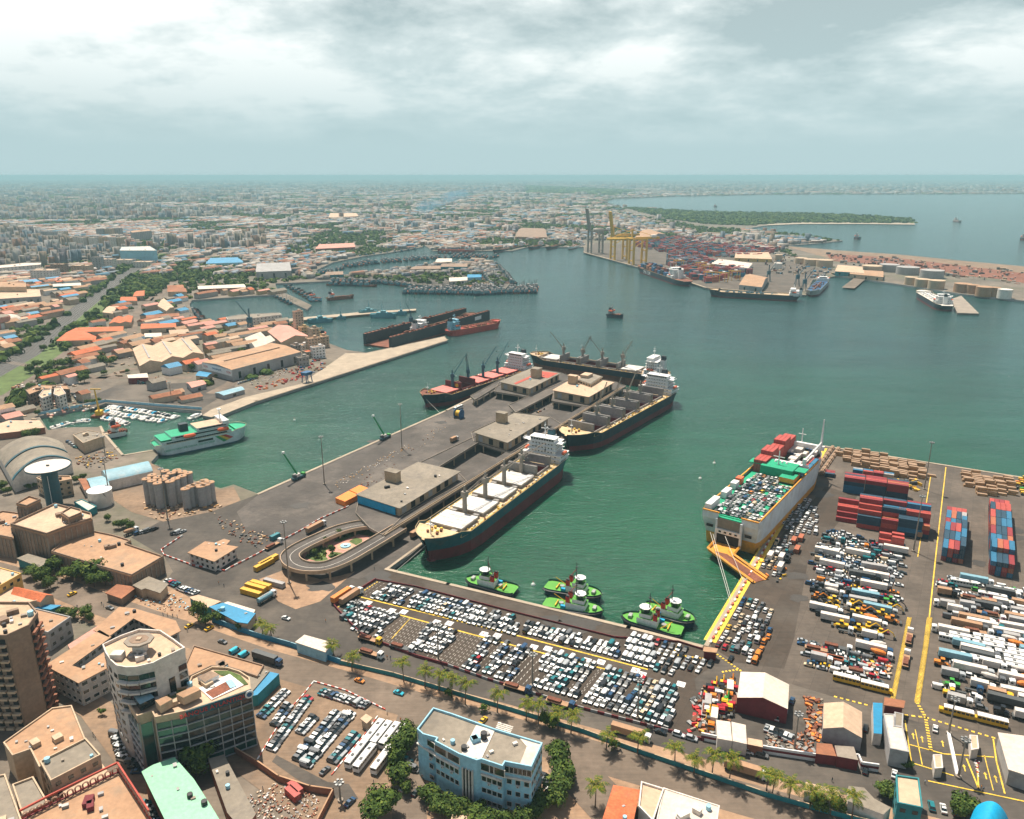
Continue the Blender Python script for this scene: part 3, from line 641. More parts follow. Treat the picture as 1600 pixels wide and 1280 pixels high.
def bulker(label,stern,bow,B,D,side,boot,deck,hatch,states,crane_m,cranes,boot_h=5,coam='hatch_grey',house_m='house_white',fun='hull_navy',housefrac=.12,name='bulk_carrier',logo=None,floors=5):
 p,L,a=place(stern,bow,D,D+3.5);t=thing(name,label,'ship',p,a,'bulk carriers at the piers')
 n=len(states);x0,x1=L*(housefrac+.045),L*.885;hb=B*.33;sl=(x1-x0)/n;holes=[(x0+sl*i+sl*.14,x0+sl*(i+1)-sl*.14) for i in range(n)]
 make_hull(t,L,B,D,BULK,boot,side,deck,boot_h=boot_h,rise=3,holes=holes,hb=hb)
 for i,(s,(a0,b0)) in enumerate(zip(states,holes)):
  c=MB();c.ring([(a0-.4,-hb-.4),(b0+.4,-hb-.4),(b0+.4,hb+.4),(a0-.4,hb+.4)],.6,D,D+1.7,coam);c.build('hatch_coaming',None,t)
  npan=4
  for k in range(npan):
   q=MB();w=(b0-a0+1.2)/npan
   if s=='c':q.box((a0-.6+w*(k+.5),0,D+2.15),(w-.18,hb*2+1.4,.85),hatch)
   else:
    xx=(a0-1.0-(k%2)*1.1) if k<2 else (b0+1.0+(k%2)*1.1);q.box((xx,0,D+1.8+w*.62),(.6,hb*2+1,w*1.25),coam)
   q.build('hatch_cover',None,t)
 for i,az,el in cranes:
  x=x0+sl*i;deck_crane(t,x,0,D,crane_m,12,23,az,el)
 house(t,L*housefrac-L*.035,L*.085,B,D,floors,house_m,funnel=fun,mast=10)
 f=MB();f.tube((L*.955,0,D+3),(L*.955,0,D+13),.35,'house_white',6,.2);f.box((L*.955,0,D+9),(1.6,1.6,.3),'house_white');f.build('foremast',None,t)
 g=MB();r=random.Random(int(L*10))
 for k in range(110):x=r.uniform(L*.15,L*.9);s=r.choice((-1,1));g.box((x,s*(hb+1.2+r.uniform(0,2.4)),D+.5),(r.uniform(.3,2),r.uniform(.3,.7),r.uniform(.4,1.2)),r.choice(['line_yellow','steel','rust','house_white']))
 for s in (-1,1):
  g.box((L*.52,s*(B/2-1.4),D+.35),(L*.68,.25,.25),'line_yellow')
  for k in range(4):g.cyl((L*(.91+.012*k),s*(2+k%2),D+3),.8,1.3,'rust' if k%2 else 'line_yellow',7)
 for i in range(n+1):
  x=x0+sl*i
  for s in (-1,1):g.box((x,s*hb*.75,D+1.1),(2.2,3.5,2.2),coam)
 g.build('deck_gear',None,t,kind='stuff')
 return t,L,D,B,holes
b1=bulker('teal hulled bulk carrier with white closed hatches, bow nearest the oval ramp',(866,706),(661,842),30,12,'hull_teal','boot_red','deck_cream','hatch_white','occcc','crane_grey',[(1,2.9,.15),(2,2.95,.2),(3,3.0,.18),(4,3.1,.2)],boot_h=7,fun='hull_teal')
b2=bulker('black hulled bulk carrier with five open holds alongside the pier end',(1041,606),(884,680),32,11,'hull_navy','boot_red','deck_cream','hatch_grey','ooooo','crane_grey',[(1,1.9,1.15),(2,1.5,1.2),(3,1.2,1.15),(4,1.4,1.2)],boot_h=4.5)
b3=bulker('dark bulk carrier moored across the pier head with cranes raised',(1043,586),(829,551),28,12,'hull_navy','rust','concrete_tan','hatch_white','coooc','crane_grey',[(1,2.6,.9),(2,.7,.9),(3,2.6,.9),(4,.9,.9)],boot_h=7,name='bulk_carrier')
b4=bulker('bulk carrier with red deck and pink hatch covers on the pier west side',(822,572),(660,617),28,9,'hull_navy','boot_red','rust','hatch_pink','cccoc','crane_blue',[(1,2.2,1.1),(2,2.3,1.0),(3,.6,1.0),(4,2.25,1.0)],boot_h=3.5,coam='hold_red')
# painted disc on one upright hatch cover and the letters beside it
def text_on(name,s,size,m,M,parent=None,ext=.03,align='CENTER',scene_tag=None):
 c=bpy.data.curves.new(name,'FONT');c.body=s;c.size=size;c.align_x=align;c.align_y='CENTER';c.extrude=ext;c.resolution_u=2
 o=bpy.data.objects.new(name,c);COL.objects.link(o);dg=bpy.context.evaluated_depsgraph_get();me=bpy.data.meshes.new_from_object(o.evaluated_get(dg));bpy.data.objects.remove(o)
 me.materials.clear();me.materials.append(MATS[m]);q=bpy.data.objects.new(name,me);COL.objects.link(q)
 if parent is not None:q.parent=parent
 q.matrix_basis=M;return q
def frame(o,x,n):
 """matrix whose local x runs along x and local z along n"""
 x=Vector(x).normalized();n=Vector(n).normalized();y=n.cross(x);m=Matrix((x,y,n)).transposed().to_4x4();m.translation=Vector(o);return m
for (t,L,D,B,ho),i,tx in ((b2,2,'CIRO'),(b4,3,'')):
 xx=ho[i][1]+2.5;mb=MB();mb.tube((xx,5,D+4.2),(xx+.25,5,D+4.2),1.9,'line_yellow',14);mb.build('painted_disc',None,t)
# ---- RoRo ship
p,L,a=place((1141,806),(1264,690),21,22);B=32;D=21;RL=L
ro=thing('roro_ship','grey car carrier with orange waterline band and stern ramp lowered onto quay','ship',p,a)
RO=[(0,1,.86),(.03,1,.95),(.1,1,1),(.74,1,1),(.82,.97,.88),(.89,.84,.64),(.94,.62,.36),(.975,.36,.14),(1,.10,.02)]
make_hull(ro,L,B,D-4,RO,'roro_orange','roro_grey','boot_red',boot_h=7,rise=0,rf=2,bulwark=4)
dk=MB();dk.box((L*.28,0,D-1.9),(L*.54,B-1,.6),'ship_green');dk.build('upper_deck',None,ro)
ed=MB()
for y in (-11.2,11.2):ed.box((.1,y,D-2.1),(.4,9.4,4.2),'roro_grey')
for s in (-1,1):ed.box((L*.39,s*(B/2-.1),D+.2),(L*.74,.7,.9),'roro_orange')
ed.box((0,-11,D+.1),(.8,9.6,.7),'roro_orange');ed.box((0,11,D+.1),(.8,9.6,.7),'roro_orange');ed.build('deck_edge',None,ro)
st=MB()   # stern door frame and opening
st.box((-.35,0,6.3),(.5,13,6.2),'shadow_gap');st.box((-.9,0,11),(1.6,14.6,2.6),'house_white')
for y in (-7,7):st.box((-.7,y,10.5),(1.4,1.2,15),'roro_grey')
st.box((-.4,0,15.4),(.6,13,6.0),'roof_grey');st.box((1.5,0,18.7),(4,13,.5),'ship_green');st.box((-.5,-11,11.6),(.5,3.8,1.5),'shadow_gap');st.box((-.5,11,12.6),(.5,3.8,1.5),'shadow_gap')
for y in (-4.5,-1.5,1.5,4.5):st.box((-1.75,y,11),(.2,1.4,1),'glass_dark')
st.build('stern_door_frame',None,ro)
rp=MB();inv=Matrix.Translation(p) @ Matrix.Rotation(a,4,'Z');inv=inv.inverted()
tip=inv @ G(1188,908,GZ+.3);q0,q1=Vector((-.5,7,3.6)),Vector((-.5,-7,3.6));m0,m1=Vector((-14,6,4.6)),Vector((-13,-8,4.6))
dirx=(tip-(m0+m1)/2);dirx.z=0;dirx.normalize();nn=Vector((-dirx.y,dirx.x,0));e0,e1=tip-nn*4.6,tip+nn*4.6
if (e0-m0).length>(e1-m0).length:e0,e1=e1,e0
for A,B_,C_,D_ in ((q0,q1,m1,m0),(m0,m1,e1,e0)):
 f=ccw([A,B_,C_,D_]);rp.add([(v[0],v[1],v[2]) for v in f]+[(v[0],v[1],v[2]-.8) for v in f],[(0,1,2,3),(0,4,5,1),(1,5,6,2),(2,6,7,3),(3,7,4,0)],'roro_orange')
rp.face([(v[0],v[1],v[2]+.1) for v in ccw([(m0+m1)/2+(m0-m1)*.27,(m0+m1)/2-(m0-m1)*.27,e0.lerp(e1,.8),e0.lerp(e1,.2)])],'rust')
for A,C_ in ((q0,m0),(q1,m1),(m0,e0),(m1,e1)):rp.tube(A+Vector((0,0,1.1)),C_+Vector((0,0,.7)),.75,'roro_orange',4)
rp.build('stern_ramp',None,ro)
hs=MB();hx=L*.545;hs.box((hx,-1,D+1.5),(L*.10,B*.62,7),'ship_green',top='ship_green');hs.box((hx,0,D+4.2),(L*.055,B+3,.5),'ship_green');hs.box((hx+9,0,D+2.5),(3,B*1.0,4),'house_white');hs.box((hx-8,-9.5,D+1),(12,9,3),'roro_orange',top='ship_green')
hs.tube((hx,0,D+5),(hx,0,D+14),.5,'house_white',6,.3);hs.box((hx,0,D+10),(.4,7,.4),'house_white')
for y in (-4,-1,3):hs.dome((hx+4,y,D+5),.9,1.3,'house_white',8,3)
hs.build('superstructure',None,ro)
vt=MB()
for x,y,l,m_ in ((L*.04,14,7,'house_white'),(L*.085,14,7,'house_white'),(L*.19,13.2,9,'house_white'),(L*.29,13.8,6,'house_white'),(L*.35,14,5,'lifeboat')):
 vt.box((x,y,D+.6),(l,3.6,4),m_)
vt.build('vent_housing',None,ro)
cr_=MB();A=Vector((L*.60,-13.5,D));Bq=Vector((L*.88,-12.5,D+4))
cr_.tube(A,A+Vector((0,0,9)),1.2,'house_white',8);cr_.tube(A+Vector((0,0,8)),Bq+Vector((0,0,4)),.9,'house_white',5,.5);cr_.tube(Bq,Bq+Vector((0,0,20)),.9,'house_white',6,.4);cr_.box((L*.93,0,D+1.5),(2.5,26,3),'house_white');cr_.tube((L*.95,3,D),(L*.95,3,D+12),.5,'house_white',6,.3);cr_.box((L*.95,3,D+8),(.5,5,.4),'house_white')
cr_.build('crane',None,ro)
# ---- ferry
p,L,a=place((240,701),(384,664),5,9);B=20
fe=thing('ferry','white passenger ferry with green decks and a red yellow green stripe','ferry',p,a)
make_hull(fe,L,B,8,BULK,'hull_teal','ferry_white','ship_green',boot_h=.8,rise=1.5,rf=.84,bulb=False)
s_=MB();s_.box((L*.42,0,9.6),(L*.74,B*.97,3.4),'ferry_white',top='ship_green');s_.box((L*.46,0,12.6),(L*.60,B*.9,2.8),'ferry_white',top='ship_green');s_.box((L*.60,0,15.2),(L*.34,B*.8,2.6),'ferry_white',top='roof_cream');s_.box((L*.74,0,17.4),(L*.07,B*.95,2.8),'house_white');s_.box((L*.11,0,12.2),(L*.12,B*.9,.4),'ship_green');s_.build('superstructure',None,fe)
g=MB()
for z,x0,x1,b in ((9.9,.1,.74,.97),(12.8,.2,.72,.9),(15.4,.46,.74,.8)):
 for s in (-1,1):win_row(g,L*x0,L*x1,s*(B*b/2+.08),z,26,'y',(1.6,1.1))
win_row(g,-8,8,L*.775+.1,17.8,8,'x',(1.6,1.1))
for s in (-1,1):g.box((L*.50,s*(B/2+.12),6.6),(L*.16,.1,1.6),'glass_dark')
g.build('window',None,fe,kind='stuff')
for i,c in enumerate(('green','line_yellow','red')):
 q=MB()
 for s in (-1,1):
  x0=L*(.60+.035*i);q.face([(x0,s*(B/2+.1),8),(x0+L*.05,s*(B/2+.1),8),(x0+L*.13,s*(B/2+.1),3.2+i*.8),(x0+L*.09,s*(B/2+.1),2.4+i*.8)][::s],c)
 q.build('stripe',None,fe)
q=MB();q.box((L*.33,2,16.5),(6,5,6),'hull_navy');q.build('funnel',None,fe)
q=MB();q.tube((L*.72,0,18),(L*.72,0,27),.5,'house_white',6,.3);q.box((L*.72,0,23),(.5,6,.4),'house_white');q.box((L*.72,0,26),(2.6,3,.5),'house_white');q.build('mast',None,fe)
for x in (.34,.70):
 q=MB();q.loft([[(L*x+dx,-B/2-.3+r*math.cos(a_),12.6+r*math.sin(a_)) for a_ in [i*PI/3 for i in range(6)]] for dx,r in ((-4.5,.4),(-3.3,1.5),(3.3,1.5),(4.5,.4))],'lifeboat');q.build('lifeboat',None,fe)
for i in range(7):q=MB();q.face([(L*.30+i*2.2,-B/2-.13,3.0),(L*.30+i*2.2+1.5,-B/2-.13,3.0),(L*.30+i*2.2+1.5,-B/2-.13,3.1),(L*.30+i*2.2,-B/2-.13,3.1)],'green')
text_on('lettering','LIAISON MARITIME DAKAR-ZIGUINCHOR',2.0,'ship_green',frame((L*.33,-B/2-.15,4.3),(1,0,0),(0,-1,0)),fe)
# ---- tugs
def tug(label,stern,bow):
 p,L,a=place(stern,bow,1.5,3);L=max(26,min(L,31));B=10.5;t=thing('tugboat',label,'tugboat',p,a,'tugboats at the inner quay')
 T=[(0,.72,.6),(.04,.92,.8),(.12,1,.95),(.7,1,1),(.82,.92,.8),(.9,.72,.52),(.96,.42,.22),(1,.1,.03)]
 make_hull(t,L,B,2.6,T,'tug_hull','tug_hull','deck_green',boot_h=.6,rise=1.1,rf=.7,bulwark=.9,bulb=False)
 q=MB();R=hull_rings(L,B,2.6,T,1.1,.7)
 for s in (-1,1):
  for A,C_ in zip(R[:-1],R[1:]):q.tube((A[0],s*(A[2]+.25),A[4]-.2),(C_[0],s*(C_[2]+.25),C_[4]-.2),.45,'black',5)
 q.build('fender',None,t)
 h=MB();h.box((L*.56,0,4.6),(L*.34,B*.6,3.4),'house_white',top='deck_green');h.box((L*.60,0,7.2),(L*.2,B*.44,2),'house_white',top='deck_green');h.build('superstructure',None,t)
 w=MB();w.loft([[(L*.62+r*math.cos(i*PI/4),r*math.sin(i*PI/4),z) for i in range(8)] for z,r in ((8.2,2.0),(10.6,2.7))],'glass_dark');w.cyl((L*.62,0,10.6),2.8,.3,'house_white',8);w.build('wheelhouse',None,t)
 for s in (-1,1):f=MB();f.box((L*.43,s*2.3,6.6),(1.8,1.5,5),'red');f.box((L*.43,s*2.3,9.4),(1.4,1.2,.8),'black');f.build('funnel',None,t)
 m_=MB();m_.tube((L*.55,0,10),(L*.55,0,18.5),.3,'black',5,.15);m_.box((L*.55,0,14),(.3,3,.3),'black');m_.box((L*.55,0,16),(1.2,1.2,.3),'black');m_.tube((L*.55,0,15),(L*.44,1.2,10),.12,'red',4);m_.build('mast',None,t)
 g=MB();g.cyl((L*.3,0,2.7),1.2,1.4,'steel',8);g.box((L*.22,0,3.2),(.5,5,.9),'yellow');g.tube((L*.35,3,3),(L*.16,1.5,7),.2,'yellow',4);g.box((L*.36,-3,3.7),(2.4,1.4,1.6),'bright_blue');g.box((L*.86,0,4.5),(1.6,3,1.2),'steel');g.build('deck_gear',None,t,kind='stuff')
tug('tugboat moored alone at the left end of the inner quay',(806,926),(729,905))
tug('tugboat of the middle pair, outer one with its bow to the right',(853,916),(940,932))
tug('tugboat of the middle pair, inner one touching the quay',(850,943),(942,957))
tug('tugboat of the right pair, inner one with its bow to the left',(1066,990),(972,963))
tug('tugboat of the right pair, outer one with its bow to the right',(1004,950),(1086,972))
# ---- red tanker, floating dock and the vessel in it
def simple_ship(name,label,cat,stern,bow,B,D,side,boot,deck,hm='house_white',hf=.12,floors=4,boot_h=2.5,gear=None,group=None,fun='hull_navy',rise=2.5):
 p,L,a=place(stern,bow,D,D+rise);t=thing(name,label,cat,p,a,group);make_hull(t,L,B,D,BULK,boot,side,deck,boot_h=boot_h,rise=rise,bulb=False)
 house(t,L*hf,L*.1,B,D,floors,hm,funnel=fun,mast=7)
 g=MB();r=random.Random(int(L));g.box((L*.55,0,D+1.6),(L*.62,1.6,.5),gear or 'rust')
 for k in range(26):g.box((r.uniform(L*.25,L*.92),r.uniform(-B*.35,B*.35),D+1),(r.uniform(1,4),r.uniform(1,3),r.uniform(1,2.4)),gear or 'rust')
 for k in range(5):g.box((L*(.3+.12*k),0,D+1.2),(.8,B*.8,1),gear or 'rust')
 g.build('deck_gear',None,t,kind='stuff');return t
simple_ship('tanker','small red tanker at the tip of the long dry dock quay','ship',(699,517),(781,500),17,7,'tanker_red','tanker_red','tanker_red','wall_blue',boot_h=1)
a0,a1,bb0=G(596,547,0),G(752,502,0),None
p,a=a0,yaw(a0,a1);L=(a1-a0).length;Bd=44
fd=thing('floating_dock','black floating dry dock with rusty inner walls holding a ship','dock',(p.x-0,p.y+10,0),a)
MB().box((L/2,8,.6),(L,Bd,3),'rust').build('pontoon',None,fd)
for y,hh in ((-Bd/2+10,13),(Bd/2+6,13)):
 w_=MB();w_.box((L/2,y,2+hh/2),(L,4.2,hh),'dock_black',top='rust')
 for k in range(30):w_.box((L*(k+.5)/30,y,2+hh+.5),(.4,4.4,1),'rust')
 for k in range(9):w_.box((random.uniform(.1,.9)*L,y,2+hh+1),(random.uniform(2,5),2,2),'rust')
 w_.build('wing_wall',None,fd)
q=MB();x,y=L*.42,Bd/2+6;q.box((x,y,18),(4,4,6),'crane_blue');q.tube((x,y,20),(x,y,30),.9,'crane_blue',5);q.tube((x,y,26),(x-6,y+2,40),.5,'crane_blue',4);q.build('crane',None,fd)
MB().box((L*.86,-Bd/2+7.7,9),(16,.3,5),'house_white').build('sign_board',None,fd)
ds=simple_ship('tanker','grey and rust ship raised inside the black floating dock','ship',(640,522),(742,489),20,9,'dock_black','dock_black','rust',hf=.14)
# ---- navy and workboats
def navy(label,stern,bow,B=10,D=4):
 p,L,a=place(stern,bow,D,D+1);t=thing('patrol_ship',label,'patrol ship',p,a,'blue grey patrol ships at the finger jetty');make_hull(t,L,B,D,BULK,'navy_ship','navy_ship','navy_ship',boot_h=1,rise=1,rf=.6,bulb=False)
 h=MB();h.box((L*.45,0,D+1.5),(L*.4,B*.8,3),'navy_ship');h.box((L*.5,0,D+4),(L*.18,B*.6,2.6),'navy_ship');h.box((L*.8,0,D+2),(3,2,1.6),'navy_ship');h.build('superstructure',None,t)
 m_=MB();m_.tube((L*.46,0,D+5),(L*.46,0,D+17),.5,'navy_ship',5,.2);m_.box((L*.46,0,D+11),(.5,5,.5),'navy_ship');m_.build('mast',None,t)
navy('blue grey patrol ship nearest the shore on the finger jetty',(520,498),(480,500));navy('small blue grey launch between the larger patrol ships',(525,497),(541,496),6,2)
navy('blue grey patrol ship with slim bow beyond the finger jetty',(590,485),(560,487));navy('larger blue grey patrol ship carrying a small crane',(578,491),(620,490),12,5);navy('blue grey patrol boat at the jetty end',(618,489),(636,488),7,3)
sheet('finger_jetty',[(440,499),(446,503),(560,492),(650,485),(650,482.5),(560,488)],GZ+.1,'quay_edge')
mb=MB();mb.prism(Gs([(440,499),(446,503),(560,492),(650,485),(650,482.5),(560,488)],2.6),-1,2.6,'concrete');tag(mb.build('jetty_base'),kind='structure')
mb=MB();mb.prism(Gs([(1485,468),(1496,489),(1530,490),(1502,462)],3),-1,3,'concrete_dark',top='concrete');tag(mb.build('oil_jetty'),kind='structure')
simple_ship('tanker','white and black tanker berthed at the oil jetty','ship',(1480,478),(1440,453),26,9,'hull_navy','boot_red','offwhite',gear='house_white',hf=.16,floors=4)
cm=simple_ship('container_ship','dark blue container ship with white letters at the crane berth','ship',(1075,440),(1000,414),30,10,'hull_navy','boot_red','rust',hf=.22,floors=6)
L=(G(1075,440,10)-G(1000,414,12.5)).length
for s in (1,):text_on('lettering','CMA CGM',9,'house_white',frame((L*.68,15.3,5.5),(-1,0,0),(0,1,0)),cm,ext=.1)
q=MB();r=random.Random(5)
for i in range(9):
 for j in range(6):
  q.box((L*(.33+.062*i),-11+4.4*j,11+2.6*(1+r.randint(0,2))),(12,4,7),r.choice(['blue','boot_red','hull_navy','roof_rust','blue']))
q.build('deck_cargo',None,cm,kind='stuff')
simple_ship('bulk_carrier','long dark bulk carrier at the far terminal quay','ship',(1250,462),(1108,452),28,9,'hull_navy','boot_red','concrete_tan',hf=.06,gear='crane_blue',floors=3)
simple_ship('barge','grey barge moored beside the far dark bulk carrier','ship',(1288,437),(1267,455),22,8,'wall_grey','boot_red','blue',hf=.1,floors=2)
simple_ship('trawler','rusty trawler moored beyond the end of the small boat jetty','ship',(510,466),(553,461),9,4,'rust','boot_red','concrete_tan',hf=.2,floors=2,boot_h=1,rise=1.5)
simple_ship('trawler','pale trawler moored left of the rusty trawler','ship',(482,466),(503,466),8,4,'wall_blue','hull_navy','concrete',hf=.3,floors=2,boot_h=1,rise=1)
simple_ship('coaster','dark green fishing vessel under way alone in the open basin','ship',(948,491),(974,492),9,4,'hull_navy','hull_navy','concrete_dark',hm='wall_grey',hf=.3,floors=2,boot_h=1,rise=1.5)
simple_ship('tugboat','yellow and black tugboat moored behind the pink roofed shed','tugboat',(510,533),(494,520),9,3,'black','black','concrete_tan',hm='wall_yellow',hf=.4,floors=2,boot_h=1,rise=1)
for lab,s,b,c in (('red hulled ship in the far northern basin nearest the mole',(742,391),(683,389),'tanker_red'),('dark freighter in the far basin right of the red ships',(826,382),(770,391),'hull_navy'),('dark blue freighter by the far grey silos',(850,382),(826,386),'hull_navy'),('black freighter moored furthest right in the far basin',(885,380),(853,386),'dock_black'),('white motor yacht moored left of the tall grey crane',(912,380),(888,386),'house_white')):
 simple_ship('freighter',lab,'ship',s,b,15,6,c,'boot_red','rust' if c != 'house_white' else 'house_white',hf=.2,floors=3,gear='tanker_red' if c=='tanker_red' else None)
for lab,s,b in (('grey anchored ship far out in the bay',(1490,344),(1502,345)),('small dark anchored rig in the bay',(1336,371),(1344,371)),('dark ship at the right edge of the bay',(1596,372),(1604,372)),('tiny sailing vessel off the wooded peninsula',(1116,322),(1120,322))):
 simple_ship('freighter',lab,'ship',s,b,12,5,'wall_grey' if 'grey' in lab else 'hull_navy','boot_red','wall_grey',hf=.3,floors=3)
# ---- fishing boats, yachts: one of each kind, then copies with shared meshes
def boat_parts(kind):
 h=MB();c=MB();m_=MB()
 if kind=='fishing':
  L,B=22,6;rr=[[(x,y*wd,z) for y,z in ((-1,2.4+sh),(-.75,-.5),(.75,-.5),(1,2.4+sh))] for x,wd,sh in ((0,2.4,.2),(5,3,0),(14,3,.2),(19,1.9,.9),(22.5,.2,1.8))]
  h.loft(rr,'BOAT',closed=False,caps=False);h.face([(0,-2.4,2.2),(5,-3,2),(14,-3,2.1),(19,-1.8,2.6),(22,0,3),(19,1.8,2.6),(14,3,2.1),(5,3,2),(0,2.4,2.2)],'rust');h.face([(0,-2.4,2.6),(0,2.4,2.6),(0,1.8,-.5),(0,-1.8,-.5)],'BOAT')
  c.box((7,0,3.8),(6,3.8,3.4),'navy_ship',top='concrete_dark');c.box((8,0,6.2),(3,3,1.8),'wall_grey');m_.tube((12,0,2),(12,0,12),.25,'steel_dark',4);m_.tube((12,0,4),(18,0,10),.15,'steel_dark',3)
 else:
  rr=[[(x,y*wd,z) for y,z in ((-1,1.3),(-.7,-.3),(.7,-.3),(1,1.3))] for x,wd in ((0,1.5),(3,1.7),(6.5,1.4),(9,.15))]
  h.loft(rr,'white',closed=False,caps=False);h.face([(0,-1.5,1.2),(3,-1.7,1.2),(6.5,-1.4,1.2),(8.9,0,1.3),(6.5,1.4,1.2),(3,1.7,1.2),(0,1.5,1.2)],'offwhite');h.face([(0,-1.5,1.3),(0,1.5,1.3),(0,1,-.3),(0,-1,-.3)],'white')
  c.loft([[(2.2,-1.1,1.2),(6,-1,1.2),(6,1,1.2),(2.2,1.1,1.2)],[(2.4,-.9,2.3),(4.9,-.8,2.3),(4.9,.8,2.3),(2.4,.9,2.3)]],'CABIN');m_.tube((4,0,2),(4,0,5),.06,'steel',3)
 return h,c,m_
BPARTS={}
for kd,cols in (('fishing',('hull_navy','tug_hull','hull_teal','rust')),('yacht',('white','bright_blue','glass_dark'))):
 for c_ in cols:
  h,c,m_=boat_parts(kd);rm={'BOAT':c_,'CABIN':c_};BPARTS[kd,c_]=(h.mesh('hull',rm),c.mesh('cabin',rm),m_.mesh('mast',rm))
def boat(kd,c_,px,py,ang,label,group,sc=1,cat='fishing boat'):
 p=G(px,py,0);t=thing('fishing_boat' if kd=='fishing' else 'motorboat',label,cat,p,ang,group);a,b,c=BPARTS[kd,c_]
 link('hull',a,t,sc=sc);link('cabin',b,t,sc=sc);link('mast',c,t,sc=sc)
FN={'hull_navy':'black','tug_hull':'dark blue','hull_teal':'teal','rust':'rust brown','white':'white','bright_blue':'blue topped','glass_dark':'dark topped'}
def boat_line(kd,pts,n,where,group,rows=1,ang=0,sc=1,cat='fishing boat',cols=('hull_navy','tug_hull','hull_teal','rust','hull_navy'),jit=.3):
 P=[Vector(q) for q in pts];seg=[(b-a).length for a,b in zip(P[:-1],P[1:])];T=sum(seg)
 for k in range(n):
  d=T*(k+.5)/n;i=0
  while d>seg[i] and i<len(seg)-1:d -= seg[i];i+=1
  q=P[i].lerp(P[i+1],min(1,d/seg[i]));A=G(P[i].x,P[i].y,0);Bv=G(P[i+1].x,P[i+1].y,0);th=yaw(A,Bv)+ang+random.gauss(0,.14)
  for r_ in range(rows):
   w=G(q.x,q.y,0)+Vector((math.cos(th),math.sin(th),0))*(r_*17*sc)+Vector((random.uniform(-jit,jit),random.uniform(-jit,jit),0))*3
   u,v=pix(w);c_=random.choice(cols)
   boat(kd,c_,u,v,th,f'{FN[c_]} {cat}, {ordn(k)} from left'+(f' in row {["one","two","three"][r_]}' if rows>1 else '')+f' {where}',group,sc*random.uniform(.85,1.15),cat)
boat_line('fishing',[(506,446),(570,448)],7,'below the west end of the mole','fishing boats round the mole',ang=.2,sc=1.2)
boat_line('fishing',[(575,442),(640,449)],7,'below the middle of the mole','fishing boats round the mole',ang=.1,sc=1.1)
boat_line('fishing',[(628,460),(700,461),(748,462)],20,'south of the mole sheds','fishing boats round the mole',rows=3,ang=1.2,sc=1.35)
boat_line('fishing',[(742,463),(790,460),(838,459)],18,'off the mole east tip','fishing boats round the mole',rows=3,ang=1.35,sc=1.35)
boat_line('fishing',[(782,415),(796,430),(808,445)],14,'along the mole east side','fishing boats round the mole',rows=3,ang=-1.3,sc=1.3)
boat_line('fishing',[(545,419),(600,412),(700,404),(770,404)],26,'along the mole north side','fishing boats round the mole',ang=1.3,rows=2,sc=1.3)
boat_line('fishing',[(512,443),(560,443),(618,446)],12,'in the dense raft left of the mole sheds','fishing boats round the mole',ang=1.3,sc=1.3)
boat_line('fishing',[(480,433),(540,420)],10,'in the narrow western inlet','fishing boats round the mole',ang=.4)
boat_line('fishing',[(418,459),(450,478)],7,'left of the short boat jetty','workboats at the short jetty',ang=1.2,sc=.8)
boat_line('fishing',[(440,446),(488,474)],10,'right of the short boat jetty','workboats at the short jetty',ang=1.4,sc=.8)
boat_line('fishing',[(283,482),(296,500),(312,512)],18,'in the crowded western dock corner','small craft in the west dock corner',ang=1.5,sc=.55,rows=2)
boat_line('fishing',[(680,396),(745,400)],8,'under the far red loading gantries','boats below the far gantries',ang=1.2)
boat_line('fishing',[(560,403),(655,390)],9,'along the far northern shore','boats on the northern shore',ang=1.1)
WC=('white','white','glass_dark','bright_blue','white')
boat_line('yacht',[(176,636),(215,640),(282,652)],30,'of the yachts under the marina wall','motorboats in the small marina',ang=-1.5,cols=WC,cat='motorboat',sc=1.1)
boat_line('yacht',[(170,641),(200,648),(262,658)],22,'of the outer yacht row off the marina wall','motorboats in the small marina',ang=-1.5,cols=WC,cat='motorboat',sc=1.1)
boat_line('yacht',[(163,652),(185,655),(205,662)],14,'round the crane pontoon in the marina','motorboats in the small marina',ang=-1.2,cols=WC,cat='motorboat')
boat_line('yacht',[(84,672),(110,663),(140,660)],16,'along the wooden jetty','motorboats in the small marina',ang=1.3,cols=WC,cat='motorboat',sc=.9)
boat_line('yacht',[(292,657),(306,655)],3,'of the three off the quay corner','motorboats in the small marina',ang=.6,cols=WC,cat='motorboat',sc=1.3)
boat('yacht','white',130,644,1.5,'single white dinghy floating in the marina mouth','motorboats in the small marina',cat='motorboat')
simple_ship('tour_boat','two decked white excursion boat with flat roofs tied to the marina quay','ship',(164,679),(198,672),9,3,'house_white','hull_navy','concrete_tan',hf=.5,floors=2,boot_h=.5,rise=.5)
# mooring lines
def line(pts,label,r=.09):
 mb=MB()
 for a,b in zip(pts[:-1],pts[1:]):mb.tube(a,b,r,'offwhite',4,cap=False)
 tag(mb.build('mooring_line'),label,'rope')
line([G(669,849,11),G(618,893,3.6)],'white mooring line from the teal bulk carrier bow to the quay',.13)
line([G(1110,832,12),G(1142,944,3.6)],'mooring line from the car carrier stern to the quay, left one',.12)
line([G(1114,834,12),G(1144,941,3.6)],'mooring line from the car carrier stern to the quay, middle one',.12)
line([G(1133,838,11),G(1162,910,3.6)],'mooring line from the car carrier stern to the quay, right one',.12)
line([G(666,624,8),G(687,645,3.5)],'mooring line from the red decked carrier bow',.1)
